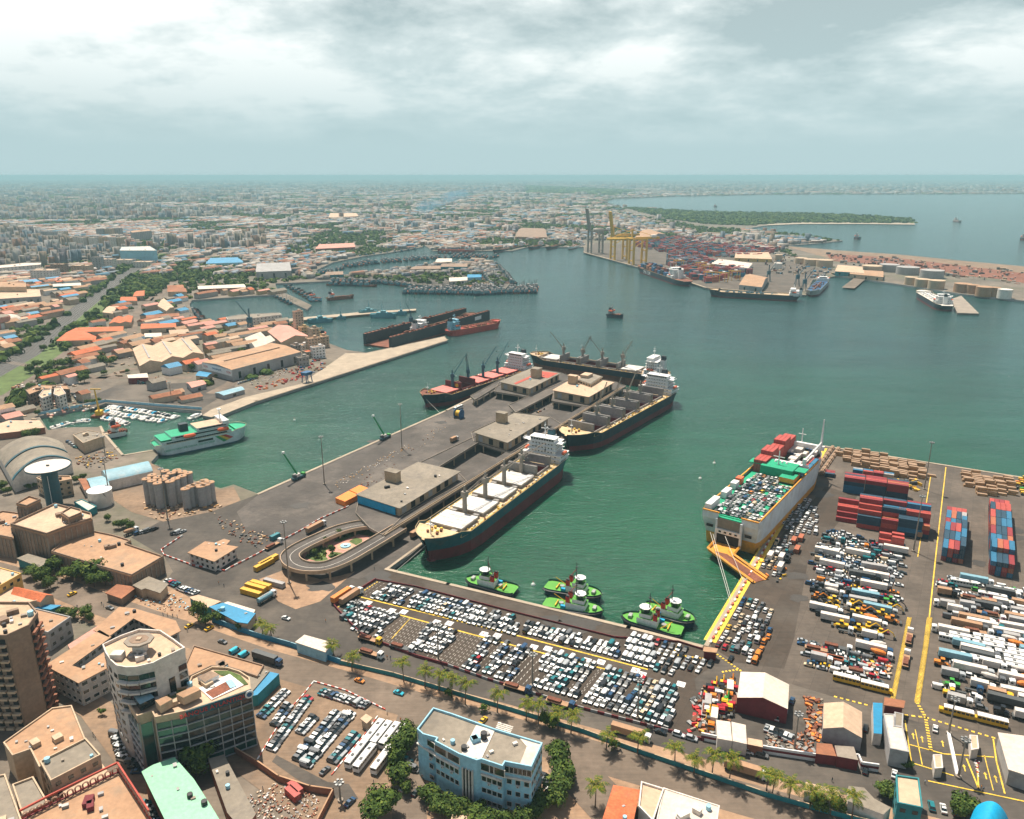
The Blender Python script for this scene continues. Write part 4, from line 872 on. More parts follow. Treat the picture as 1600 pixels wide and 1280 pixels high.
# ---------------------------------------------------------------- buildings
ac=MB();ac.box((0,0,0),(.95,.5,.65),'wall_white');ac.tube((0,-.25,0),(0,-.3,0),.25,'steel_dark',8);ACU=ac.mesh('air_conditioner')
wn=MB();wn.box((0,-.02,0),(1.0,.06,1.0),'glass_dark');wn.box((0,-.05,-.54),(1.16,.18,.08),'wall_white')
for s in (-1,1):wn.box((s*.53,-.05,0),(.06,.14,1.04),'wall_white')
wn.box((0,-.05,.54),(1.16,.14,.06),'wall_white');WIN=wn.mesh('window')
def wins(parent,a,b,z0,z1,floors,n,ww=1.6,wh=1.5,single=False,rows=None,skip=0):
 """windows in a wall from a to b (outside on the right-hand side)"""
 a,b=Vector(a[:2]),Vector(b[:2]);d=b-a;L=d.length;d.normalize();nrm=Vector((d.y,-d.x));th=math.atan2(d.y,d.x);fh=(z1-z0)/floors;mb=MB()
 for f in range(floors):
  if rows and f not in rows:continue
  for i in range(n):
   u=L*(i+.5)/n;p=a+d*u+nrm*.04;z=z0+fh*(f+.55)
   if single:
    o=link('window',WIN,parent,(p.x,p.y,z),th);o.scale=(ww,1,wh)
    if (i*2+f*3)%4==0 and ww<3:q=p+nrm*.3;link('air_conditioner',ACU,parent,(q.x,q.y,z-wh*.8),th)
   else:mb.box((p.x,p.y,z),(ww,.14,wh),'glass_dark',rz=th)
 if not single and mb.v:mb.build('window',None,parent,kind='stuff')
def building(name,label,cat,roof,h,wall='wall_cream',rf='roof_tan',par=.8,floors=0,sp=3.4,single=False,edges=None,ww=1.6,wh=1.4,z0=GZ,group=None,over=0,boxes=()):
 P=[G(x,y,z0+h) for x,y in roof];P=ccw([(p.x,p.y) for p in P]);c=(sum(p[0] for p in P)/len(P),sum(p[1] for p in P)/len(P));FOOT.append(P);q=[(p[0]-c[0],p[1]-c[1]) for p in P]
 t=thing(name,label,cat,(c[0],c[1],z0),0,group)
 MB().prism(q,-.3,h,wall,top=wall).build('wall',None,t)
 r=MB();e=inset(q,-over) if over else q
 if over:r.prism(e,h+.02,h+.35,rf,bottom=True)
 else:r.face([(x,y,h+.06) for x,y in e],rf)
 if par:r.ring(inset(q,-.12),.45,h-.5,h+par,wall)
 r.build('roof',None,t)
 n=len(q)
 for i in range(n):
  if floors and (edges is None or i in edges):
   a,b=q[i],q[(i+1)%n];L=math.dist(a,b);k=int(L/sp)
   if k>0:wins(t,a,b,0,h,floors,k,ww,wh,single)
 if cat=='theatre':
  m=MB()
  for a,b in zip(q,q[1:]+q[:1]):
   a,b=Vector(a),Vector(b);d=b-a;k=max(1,int(d.length/2.6));nr=Vector((d.y,-d.x)).normalized()*.12
   for i in range(k+1):p=a+d*(i/k)+nr;m.box((p.x,p.y,h*.47),(.45,.35,h*.88),'concrete',rz=math.atan2(d.y,d.x))
   p=(a+b)/2+nr;m.box((p.x,p.y,h-.1),(d.length,.5,.7),'roof_tan',rz=math.atan2(d.y,d.x));m.box((p.x,p.y,h*.55),(d.length,.22,.3),'wall_brown',rz=math.atan2(d.y,d.x))
  m.build('facade_rib',None,t,kind='stuff')
 rnd=random.Random(int(c[0]*7+c[1]))
 if not boxes and par and abs(area2(q))>500:
  m=MB();x0=[p for p in q]
  for k in range(2):
   w=rnd.random();i=rnd.randrange(n);a=Vector(q[i])*.45*w;m=MB();m.box((a.x,a.y,h+.9),(rnd.uniform(1.5,4),rnd.uniform(1.5,4),1.8),wall,rz=rnd.random());m.build('roof_hut' ,None,t)
 if abs(area2(q))>260 and c[1]<1000:
  for k in range(min(9,int(abs(area2(q))/110))):
   for _ in range(8):
    i=rnd.randrange(n);a=Vector(q[i])*rnd.uniform(.1,.85)
    if inside(q,[a.x],[a.y])[0]:break
   m=MB();s_=rnd.uniform(.5,1.3)
   if rnd.random()<.25:m.cyl((a.x,a.y,h+.1),s_*.8,s_*1.4,'black' if rnd.random()<.5 else 'wall_blue',9)
   else:m.box((a.x,a.y,h+s_*.4),(s_*1.5,s_,s_*.8),rnd.choice(['wall_white','steel','wall_grey','concrete']),rz=rnd.choice((.5,2.1)))
   m.build('roof_unit',None,t)
 return t,q,c
def shed(name,label,roof,h,wall='wall_cream',rf='roof_tan',rise=3,n=1,cat='warehouse',z0=GZ,group=None,vents=0,vm='roof_white'):
 """gabled shed; roof gives the four eave corners a,b,c,d; ridges run parallel to a-b"""
 P=[G(x,y,z0+h) for x,y in roof];c=sum(P,Vector())/4;FOOT.append(P);a,b,cc,d=[(p-c) for p in P];t=thing(name,label,cat,(c.x,c.y,z0),0,group)
 if area2([a,b,cc,d])<0:a,b,cc,d=d,cc,b,a
 for v in (a,b,cc,d):v.z=0
 w=MB();w.prism([a,b,cc,d],-.3,h,wall);r=MB()
 for k in range(n):
  l0,l1,m0,m1=a.lerp(d,k/n),a.lerp(d,(k+1)/n),b.lerp(cc,k/n),b.lerp(cc,(k+1)/n);rl,rm=(l0+l1)/2,(m0+m1)/2
  U=lambda v,z:(v.x,v.y,z)
  w.face([U(l1,h),U(l0,h),U(rl,h+rise)],wall);w.face([U(m0,h),U(m1,h),U(rm,h+rise)],wall)
  ex=(b-a).normalized()*.5
  r.face([U(l0-ex,h+.05),U(m0+ex,h+.05),U(rm+ex,h+rise+.1),U(rl-ex,h+rise+.1)],rf);r.face([U(rl-ex,h+rise+.1),U(rm+ex,h+rise+.1),U(m1+ex,h+.05),U(l1-ex,h+.05)],rf)
  if vents:q=(rl+rm)/2;r.box((q.x,q.y,h+rise+.5),((m0-l0).length*.8,1.6,.8),vm,rz=yaw(l0,m0))
 w.build('wall',None,t);r.build('roof',None,t);g=MB();e=(b-a);L=e.length;th=yaw(a,b);nr=Vector((e.y,-e.x,0)).normalized()
 for A_,B_ in ((a,b),(cc,d)):
  e=B_-A_;L=e.length;nr=Vector((e.y,-e.x,0)).normalized()
  for i in range(max(1,int(L/17))):q=A_+e*((i+.5)/max(1,int(L/17)))+nr*.05;g.box((q.x,q.y,h*.4),(3.2,.15,h*.6),'shadow_gap' if i%2 else 'glass_dark',rz=math.atan2(e.y,e.x))
 g.build('door',None,t,kind='stuff');return t
def vault(name,label,roof,h,rise,rf,wall,stripe=None,cat='hall'):
 """barrel roofed hall; a-b is the span of the arch, the vault runs from a to d"""
 P=[G(x,y,GZ+h) for x,y in roof];c=sum(P,Vector())/4;FOOT.append(P);a,b,cc,d=[Vector((p.x-c.x,p.y-c.y,0)) for p in P];t=thing(name,label,cat,(c.x,c.y,GZ));N_=18
 MB().prism([a,b,cc,d],-.3,h,wall).build('wall',None,t);r=MB();M_=5
 def pt(i,j):u=i/N_;q=a.lerp(b,u).lerp(d.lerp(cc,u),j/M_);return (q.x,q.y,h+rise*(math.sin(PI*u)**.8))
 for j in range(M_):
  for i in range(N_):r.face([pt(i,j),pt(i+1,j),pt(i+1,j+1),pt(i,j+1)],rf)
 r.build('roof',None,t);g=MB()
 for j in (0,M_):g.face([pt(i,j) for i in range(N_+1)],wall)
 g.build('gable_wall',None,t)
 if stripe:
  s=MB()
  for j0 in (0,2.2):
   for i in range(N_):
    A,B_=Vector(pt(i,j0)),Vector(pt(i+1,j0));C_,D_=Vector(pt(i+1,j0+.22)),Vector(pt(i,j0+.22));up=Vector((0,0,.8));s.add([A+up,B_+up,C_+up,D_+up,A,B_],[(0,1,2,3),(0,4,5,1)],stripe)
  s.build('roof_band',None,t)
 return t
# --- pier: raised deck with columns, storage sheds on it, oval ramp and garden
DZ=GZ+6.5
deck=thing('raised_deck','long raised concrete roadway on columns along the pier sheds','viaduct',G(720,760))
inv_d=-Vector(deck.location)
DECKS=[[(601,838),(972,607),(964,602),(625,806),(585,826)],[(556,802),(562,776),(655,724),(716,739),(729,752),(630,806),(600,838),(578,826)],[(655,724),(743,682),(752,689),(684,731)],
         [(740,690),(736,676),(804,645),(859,652),(878,664),(798,708)],[(795,633),(889,593),(897,598),(806,645)],[(772,612),(780,597),(832,575),(877,583),(897,590),(822,620)],[(862,627),(866,610),(903,587),(962,597),(978,604),(926,637)],[(735,619),(788,590),(790,596),(742,625)]]
for i,pl in enumerate(DECKS):
 P=[p+inv_d for p in Gs(pl,DZ+i*.012)];z=P[0].z;m=MB();m.prism([(p.x,p.y) for p in P],z-1.3,z,'concrete',top='pier_asphalt',bottom=True);m.build('deck_slab',None,deck)
 if i in (0,):
  for s,(u,v) in enumerate((((601,838),(972,607)),((627,805),(964,602)))):
   A,B_=G(*u,DZ)+inv_d,G(*v,DZ)+inv_d;q=(A+B_)/2
   if s==0:m=MB();m.box((q.x,q.y,z+.5),((B_-A).length,.35,1.0),'concrete_tan',rz=yaw(A,B_));m.build('parapet',None,deck);m=MB();d_=(B_-A).normalized();n_=Vector((-d_.y,d_.x,0));q2=q+n_*1.8;m.box((q2.x,q2.y,z+.35),((B_-A).length,.3,.7),'concrete_tan',rz=yaw(A,B_));m.build('parapet',None,deck)
 Pw=ccw([(p.x,p.y) for p in P])
 for k in range(len(Pw)):
  a,b=Vector(Pw[k]),Vector(Pw[(k+1)%len(Pw)]);L=(b-a).length
  if i and L>12:
   m=MB();q=(a+b)/2;m.box((q.x,q.y,z+.25),(L,.3,.6),'concrete',rz=math.atan2((b-a).y,(b-a).x));m.build('parapet',None,deck)
  nn=int(L/13)
  for j in range(nn):
   q=a.lerp(b,(j+.5)/nn);nrm=Vector((-(b-a).y,(b-a).x)).normalized()*.9;q=q+nrm;link('column',COLM if 'COLM' in globals() else globals().setdefault('COLM',MB().box((0,0,2.4),(.9,.9,5.4),'concrete_tan').mesh('column')),deck,(q.x,q.y,-.1))
def pier_shed(label,roof,h,rf,wall='concrete_tan',extra=(),under=True):
 t,q,c=building('pier_shed',label,'storage shed',roof,h,wall,rf,par=0,z0=DZ,over=1.5)
 n=len(q)
 for i in range(n):
  a,b=Vector(q[i]),Vector(q[(i+1)%n]);L=(b-a).length
  if L<25:continue
  d=(b-a).normalized();nr=Vector((d.y,-d.x));k=int(L/9)
  for j in range(k):
   p=a+d*L*(j+.5)/k+nr*.06;m=MB();m.box((p.x,p.y,h*.45),(4.2,.16,h*.7),'shadow_gap' if j%3 else 'wall_grey',rz=math.atan2(d.y,d.x));m.build('door',None,t)
 for (x,y,w,l,hh) in extra:
  p=G(x,y,DZ+h);m=MB();m.box((p.x-c[0],p.y-c[1],h+hh/2),(w,l,hh),wall,rz=PIER);m.box((p.x-c[0],p.y-c[1],h+hh+.15),(w+.8,l+.8,.3),rf,rz=PIER);m.build('stair_tower',None,t)
 mu=MB();mu.prism(inset(q,6),-6.4,-1.4,'concrete_dark'); 
 if under:mu.build('lower_wall',None,t)
 return t,q,c
ps1,q1_,c1_=pier_shed('long grey roofed pier shed with a blue front wall nearest the oval ramp',[(561,773),(654,724),(715,738),(624,793)],5.5,'roof_grey',extra=((614,752,5,9,7),))
p_=[G(561,777,DZ+3),G(624,797,DZ+3)];m=MB();q=(p_[0]+p_[1])/2;e_=(p_[1]-p_[0]).normalized();m.box((q.x-c1_[0]+e_.y*2.2,q.y-c1_[1]-e_.x*2.2,2.7),((p_[1]-p_[0]).length*.93,.4,4.9),'bright_blue',rz=yaw(*p_));m.build('blue_facade',None,ps1)
pier_shed('grey roofed pier shed in the middle of the pier',[(743,676),(805,647),(856,653),(792,691)],6.5,'roof_grey',extra=((784,660,5,8,8),))
pier_shed('pier shed with red painted roof patches and square tower',[(783,597),(830,577),(873,584),(827,607)],6.5,'roof_grey',extra=((838,590,8,8,9),))
w4,q4,c4=pier_shed('cream roofed pier shed carrying an office block',[(866,610),(903,589),(957,598),(919,620)],7,'roof_cream',extra=((895,600,5,8,8),))
zr=DZ+6.9
m=MB()
for pl in ([(844,580),(872,583.5),(856,591),(843,589)],[(803,599),(833,586),(836,588),(806,601)]):m.prism([(p.x,p.y) for p in Gs(pl,zr)],zr,zr+.15,'roof_red')
tag(m.build('roof_patch'),'red painted roof areas on the grey pier shed','roof covering',kind='stuff')
m=MB();P=[(p.x-c4[0],p.y-c4[1]) for p in Gs([(902,594),(921,583),(942,589),(923,601)],DZ+10)];m.prism(P,7,10.2,'concrete_tan',top='roof_grey');m.prism(inset(P,-.8),10.2,10.6,'concrete',top='roof_grey',bottom=True);e_=sum((Vector(p) for p in P),Vector((0,0)))/4;m.box((e_.x-3,e_.y+4,12),(11,8,2.8),'roof_cream',rz=PIER);m.build('office_block',None,w4)
PP=ccw(P)
for i in range(4):wins(w4,PP[i],PP[(i+1)%4],7,10.2,1,max(2,int(math.dist(PP[i],PP[(i+1)%4])/3.5)),2,1.6)
# oval ramp ribbon
rp_=[(585,818,5.2),(558,821,4.6),(531,827.5,4.2),(503,839,4.4),(477,851,4.7),(460,861,5),(453,870,5.2),(459,880,5.4),(478,886.5,5.6),(506,886,5.9),(535,876,6.1),(566,859,6.3),(600,839,6.45),(625,824,6.46)]
C_=[G(x,y,GZ+z) for x,y,z in rp_];S_=[]
for i in range(len(C_)-1):
 p0,p1,p2,p3=C_[max(i-1,0)],C_[i],C_[i+1],C_[min(i+2,len(C_)-1)]
 for k in range(5):
  t_=k/5;S_.append(.5*((2*p1)+(p2-p0)*t_+(2*p0-5*p1+4*p2-p3)*t_**2+(3*p1-p0-3*p2+p3)*t_**3))
S_.append(C_[-1]);ramp=thing('oval_ramp','oval raised ramp looping round the planted garden at the pier root','ramp',G(510,860));ro_=-Vector(ramp.location)
rb,pi_,po_=MB(),MB(),MB();E=[]
for i,p in enumerate(S_):
 d=(S_[min(i+1,len(S_)-1)]-S_[max(i-1,0)]);d.z=0;d.normalize();n_=Vector((-d.y,d.x,0));E.append((p+ro_+n_*4.6,p+ro_-n_*4.6,n_,p+ro_))
dn=Vector((0,0,1.1));up=Vector((0,0,.9))
for (a,b,n0,c0),(a2,b2,n1,c1) in zip(E[:-1],E[1:]):
 rb.face([b,b2,a2,a],'pier_asphalt');rb.face([a-dn,a2-dn,b2-dn,b-dn],'concrete_dark')
 for q,q2,nn,mb_ in ((a,a2,n0,pi_),(b,b2,-n0,po_)):
  o=nn*.35;F=[q+o-dn,q2+o-dn,q2+o+up,q+o+up];mb_.face(F,'concrete_tan');mb_.face([q-dn*0,q2,q2+up,q+up],'concrete_tan');mb_.face([q+up,q2+up,q2+o+up,q+o+up],'roof_cream')
 ln=MB()
rb.build('road_slab',None,ramp);pi_.build('parapet',None,ramp);po_.build('parapet',None,ramp)
ln=MB()
for (a,b,n0,c0),(a2,b2,n1,c1) in zip(E[:-1],E[1:]):u=Vector((0,0,.04));ln.face([c0+u-n0*.12,c1+u-n1*.12,c1+u+n1*.12,c0+u+n0*.12],'line_white')
ln.build('centre_line',None,ramp)
for i in range(6,len(E)-2,5):
 for s in (3.6,-3.6):a,b,n0,c0=E[i];q=c0+n0*s;zz=q.z-1.0;m=MB();m.box((q.x,q.y,zz/2),(.9,.9,zz),'concrete_tan',rz=.5);m.build('column',None,ramp)
gd=[(470,868),(476,858),(505,843),(531,832),(580,823),(596,826),(600,831),(560,858),(525,872),(500,877),(480,876)]
sheet('garden_paving',gd,GZ+.12,'roof_pink')
for pl in ([(476,872),(487,857),(505,852),(512,858),(505,866),(515,876),(495,877)],[(521,846),(531,837),(560,828),(590,826),(594,832),(580,838),(560,835),(530,847)],[(512,868),(520,862),(536,864),(528,871),(516,872)],[(545,846),(555,840),(566,842),(566,848),(556,852)]):sheet('garden_lawn',pl,GZ+.16,'grass')
ft=thing('fountain','round pale fountain basin in the ramp garden','fountain',G(540,854));MB().cyl((0,0,0),4.6,.25,'concrete_tan',20).build('kerb',None,ft);m=MB();m.cyl((0,0,.2),2.8,.6,'wall_blue',18);m.build('basin',None,ft);m=MB();m.cyl((0,0,.7),1.1,.8,'white',12);m.build('spout',None,ft)
gx,gy=[],[]
for pl in ([(480,870),(490,858),(505,853),(508,866),(510,875),(495,876)],[(524,845),(535,837),(560,829),(588,827),(590,831),(560,834),(532,845)],[(514,868),(522,864),(533,865),(526,870)]):
 a_,b_=scatter_in(pl,2.2);gx.append(a_);gy.append(b_)
gx,gy=np.concatenate(gx),np.concatenate(gy);tag(link('garden_shrubs',leaf_mass('shrubs',gx,gy,rng.uniform(.6,1.3,gx.size),rng.uniform(.6,1.6,gx.size))),'low green shrubs bedded inside the oval ramp','shrubs',kind='stuff')
for i,(x,y,h,w) in enumerate(((520,868,6,'by the fountain lawn'),(511,852,5,'tallest in the middle bed'),(530,840,5,'at the upper bed corner'),(491,868,4,'in the lower left bed'),(475,866,4,'by the left curve of the ramp'),(585,829,4,'at the right end of the garden'))):tree(x,y,2.2,h,f'small garden tree {w} inside the oval ramp','garden trees')
# --- bank tower and podium
B_=building
zB=26
t,q,c=B_('office_block','glass fronted bank podium with roof garden and red letters','office building',[(215,1122),(238,1114),(243,1124),(290,1114),(340,1098),(392,1080),(390,1062),(375,1052),(356,1046),(332,1045),(300,1060),(293,1076),(240,1085),(196,1084),(200,1100)],zB-GZ,'wall_cream','roof_cream',par=1.0)
def facade_glass(parent,a,b,z0,z1,floors,bays,slab='wall_grey'):
 a,b=Vector(a[:2]),Vector(b[:2]);d=b-a;L=d.length;th=math.atan2(d.y,d.x);d.normalize();nr=Vector((d.y,-d.x));c=(a+b)/2
 for f in range(floors):
  z=z0+(z1-z0)*f/floors;fh=(z1-z0)/floors
  for i in range(bays):p=a+d*L*(i+.5)/bays+nr*.08;m=MB();m.box((p.x,p.y,z+fh*.52),(L/bays*.96,.12,fh*.86),'glass_teal' if (f*3+i*5)%5==0 else 'glass_dark',rz=th);m.build('window',None,parent)
  p=c+nr*.35;m=MB();m.box((p.x,p.y,z+fh*.04),(L,.6,.28),slab,rz=th);m.build('floor_slab',None,parent)
 for i in range(bays+1):p=a+d*L*i/bays+nr*.3;m=MB();m.box((p.x,p.y,(z0+z1)/2),(.24,.5,z1-z0),'wall_grey',rz=th);m.build('mullion',None,parent)
rel=lambda x,y,z,c:Vector((G(x,y,z).x-c[0],G(x,y,z).y-c[1]))
A1,A2,A3,A4=rel(243,1124,zB,c),rel(290,1114,zB,c),rel(340,1098,zB,c),rel(392,1080,zB,c)
for u,v,nb in ((A1,A2,2),(A2,A3,2),(A3,A4,3)):facade_glass(t,u,v,.5,zB-GZ-1.6,7,nb)
facade_glass(t,rel(217,1121,zB,c),rel(236,1115,zB,c),1,zB-GZ-2,1,1,'wall_cream')
facade_glass(t,rel(196,1084,zB,c),rel(200,1100,zB,c),1,zB-GZ-2,6,3,'wall_white');facade_glass(t,rel(200,1100,zB,c),rel(215,1122,zB,c),1,zB-GZ-2,6,3,'wall_white')
dv=(A4-A2).normalized();nv=Vector((dv.y,-dv.x));mid=A2.lerp(A4,.44)+nv*1.2
bd=(A2+A4)/2+nv*.95;m=MB();m.box((bd.x,bd.y,zB-GZ-.25),((A4-A2).length,.3,3),'hull_teal',rz=math.atan2(dv.y,dv.x));m.build('sign_band',None,t)
text_on('lettering','BANQUE ATLANTIQUE',2.25,'red',frame((mid.x,mid.y,zB-GZ-.3),(dv.x,dv.y,0),(nv.x,nv.y,0)),t,ext=.12)
em=A2.lerp(A4,.96)+nv*1.15;m=MB();m.tube((em.x,em.y,zB-GZ-.2),(em.x+nv.x*.2,em.y+nv.y*.2,zB-GZ-.2),1.5,'white',16);m.tube((em.x+nv.x*.2,em.y+nv.y*.2,zB-GZ-.2),(em.x+nv.x*.3,em.y+nv.y*.3,zB-GZ-.2),.9,'blue',14);m.build('emblem',None,t)
def on_roof(pl,z,h,m_,name,par=t,cc=None,top=None):
 cc=cc or c;P=[(p.x-cc[0],p.y-cc[1]) for p in Gs(pl,z)];mb=MB();mb.prism(P,z-GZ,z-GZ+h,m_,top=top);mb.build(name,None,par)
on_roof([(249,1092),(283,1072),(298,1082),(258,1097)],zB,.25,'grass','roof_lawn')
on_roof([(334,1049),(357,1049),(376,1056),(388,1070),(376,1073),(362,1060),(345,1056)],zB,.3,'grass','roof_lawn')
on_roof([(311,1077),(359,1055),(381,1072),(331,1095)],zB,.5,'house_white','pool_deck')
on_roof([(321,1082),(352,1066),(368,1073),(333,1091)],zB+.5,.12,'rust','pool');on_roof([(352,1064),(362,1062),(370,1072),(360,1076)],zB+.6,.12,'wall_blue','pool')
on_roof([(205,1091),(230,1086),(243,1100),(220,1111)],zB+1,2.6,'glass_dark','pergola',top='roof_lightblue')
on_roof([(244,1106),(262,1099),(271,1104),(252,1115)],zB+1,3,'wall_cream','roof_hut',top='roof_tan');on_roof([(277,1096),(305,1083),(315,1089),(288,1102)],zB+1,3,'wall_cream','roof_hut',top='roof_tan');on_roof([(309,1063),(330,1054),(343,1060),(321,1071)],zB+1,1.5,'house_white','roof_hut',top='wall_brown')
zT=40
t2,q2_,c2=B_('office_tower','round fronted white office tower with a green rooftop helipad','office building',[(161,1011),(190,997),(218,987),(251,989),(272,1003),(289,1016),(268,1026),(247,1036),(240,1040),(231,1042),(215,1046),(198,1047),(183,1044),(174,1036),(166,1024)],zT-GZ,'wall_white','roof_cream',par=1.2)
arc=[(240,1040),(231,1042),(215,1046),(198,1047),(183,1044)]
for i in range(4):
 a,b=rel(*arc[i+1],zT,c2),rel(*arc[i],zT,c2)
 for f in range(4):d=b-a;n_=Vector((d.y,-d.x)).normalized();p=(a+b)/2+n_*.1;m=MB();m.box((p.x,p.y,zT-GZ-3.4-f*3.8),(d.length*.97,.2,2.1),'glass_teal' if f==0 else 'glass_dark',rz=math.atan2(d.y,d.x));m.build('window',None,t2);p=(a+b)/2+n_*.7;m=MB();m.box((p.x,p.y,zT-GZ-5.1-f*3.8),(d.length*1.03,1.4,.7),'wall_white',rz=math.atan2(d.y,d.x));m.build('balcony',None,t2)
a,b=rel(247,1036,zT,c2),rel(289,1016,zT,c2)
for u0,u1,z0_,z1_,k in ((.28,.5,17,31,1),(.68,.97,20,32.5,4)):
 for f in range(k):fh=(z1_-z0_)/k;d=(b-a);n_=Vector((d.y,-d.x)).normalized();p=a.lerp(b,(u0+u1)/2)+n_*.1;m=MB();m.box((p.x,p.y,z0_+fh*(f+.5)),(d.length*(u1-u0),.2,fh*.72),'glass_dark',rz=math.atan2(d.y,d.x));m.build('window',None,t2)
arc=[(161,1011),(166,1024),(174,1036),(183,1044)]
for i in range(3):
 a,b=rel(*arc[i],zT,c2),rel(*arc[i+1],zT,c2);d=b-a;n_=Vector((d.y,-d.x)).normalized()
 for f in range(8):p=(a+b)/2+n_*.08;m=MB();m.box((p.x,p.y,zT-GZ-4-f*3.8),(d.length*.5,.16,1.6),'glass_dark',rz=math.atan2(d.y,d.x));m.build('window',None,t2)
hp=G(217,999,zT+5);m=MB();m.prism([(hp.x-c2[0]+5*math.cos(i*PI/4+.4),hp.y-c2[1]+4.4*math.sin(i*PI/4+.4)) for i in range(8)],zT-GZ+4.4,zT-GZ+5,'concrete',bottom=True);m.prism([(hp.x-c2[0]+3.3*math.cos(i*PI/4+.4),hp.y-c2[1]+2.8*math.sin(i*PI/4+.4)) for i in range(8)],zT-GZ+5.02,zT-GZ+5.1,'wall_brown');m.box((hp.x-c2[0],hp.y-c2[1],zT-GZ+5.3),(1.6,1.6,.4),'roof_cream');m.build('helipad',None,t2)
m=MB();m.box((hp.x-c2[0],hp.y-c2[1],zT-GZ+2.2),(4,3.4,4.4),'wall_white');m.box((hp.x-c2[0]-6,hp.y-c2[1]-4,zT-GZ+1.2),(4,3,2.4),'wall_white');m.build('roof_hut',None,t2)
# --- unfinished tower block at the left edge
t,q,c=B_('tower_block','tall brown unfinished tower block with stacked red balconies at left edge','tower block',[(-80,995),(-50,943),(46,944),(59,960),(45,980),(10,996)],39,'wall_brown','concrete_tan',par=1)
fr_=[rel(-80,995,42,c),rel(10,996,42,c),rel(45,980,42,c),rel(59,960,42,c)]
for e_,(a,b,k) in enumerate(((fr_[0],fr_[1],6),(fr_[1],fr_[2],2),(fr_[2],fr_[3],2))):
 d=b-a;L=d.length;th=math.atan2(d.y,d.x);d.normalize();n_=Vector((d.y,-d.x))
 for f in range(12):
  for i in range(k):
   p=a+d*L*(i+.5)/k
   if e_==0 or e_==2:w=p+n_*.05;m=MB();m.box((w.x,w.y,f*3.2+1.9),(L/k*.55,.16,1.9),'shadow_gap',rz=th);m.build('window',None,t)
   if e_ != 1:w=p+n_*.9;m=MB();m.box((w.x,w.y,f*3.2+.55),(L/k*.8,1.1,1.0 if e_ else .8),'wall_brick' if e_==2 else 'wall_cream',rz=th);m.build('balcony',None,t)
# --- blue government block
rf_=[(652,1142),(677,1109),(706,1118),(773,1142),(847,1164),(830,1201),(789,1193),(785,1200),(752,1189),(745,1191),(717,1181),(680,1161),(683,1156),(661,1150)]
t,q,c=B_('office_block','pale blue four storey office block with flat grey roof behind trees','office building',rf_,18,'wall_blue','roof_grey',par=.9)
zb_=GZ+18
def fac(u,v,n,rows,ww=1.5,wh=1.7,floors=4,z0=0):wins(t,rel(*u,zb_,c),rel(*v,zb_,c),z0,18,floors,n,ww,wh,True,rows)
fac((680,1161),(717,1181),5,(1,2));fac((680,1161),(717,1181),2,(3,),5.2,2.6);fac((652,1142),(680,1159),2,(0,1,2),1.8);fac((652,1142),(680,1159),2,(3,),3.5,2.2);fac((752,1189),(785,1200),2,(3,),5,2.6);fac((752,1189),(785,1200),4,(0,1,2))
fac((789,1193),(830,1201),3,(0,1,2));fac((789,1193),(830,1201),6,(3,),1.5,2.2);fac((830,1201),(847,1164),5,(0,1,2,3));fac((677,1109),(652,1142),5,(0,1,2,3))
a,b=rel(717,1181,zb_,c),rel(745,1191,zb_,c);d=(b-a).normalized();n_=Vector((d.y,-d.x));th=math.atan2(d.y,d.x)
for k in range(3):p=a.lerp(b,.32+.18*k)+n_*.1;m=MB();m.box((p.x,p.y,7.6),(1.1,.16,12),'glass_dark',rz=th);m.build('window',None,t)
for k in range(4):p=a.lerp(b,.23+.18*k)+n_*.35;m=MB();m.box((p.x,p.y,7.8),(.45,.7,13),'wall_white',rz=th);m.build('pilaster',None,t)
for u,v in (((652,1142),(680,1160)),((680,1161),(717,1181)),((752,1189),(785,1200)),((789,1193),(830,1201))):
 a,b=rel(*u,zb_,c),rel(*v,zb_,c);d=b-a;n_=Vector((d.y,-d.x)).normalized();p=(a+b)/2+n_*.35
 m=MB();m.box((p.x,p.y,13.3),(d.length,.7,.5),'wall_white',rz=math.atan2(d.y,d.x));m.build('ledge',None,t)
on_roof([(744,1134),(773,1143),(752,1188),(720,1181)],zb_,.3,'wall_white','roof_patch',t,c);on_roof([(812,1155),(846,1164),(830,1200),(812,1196),(823,1168)],zb_,.35,'roof_white','roof_patch',t,c)
p=rel(756,1155,zb_,c);m=MB();m.cyl((p.x,p.y,18.3),1.1,2.4,'black',10);m.build('water_tank',None,t)
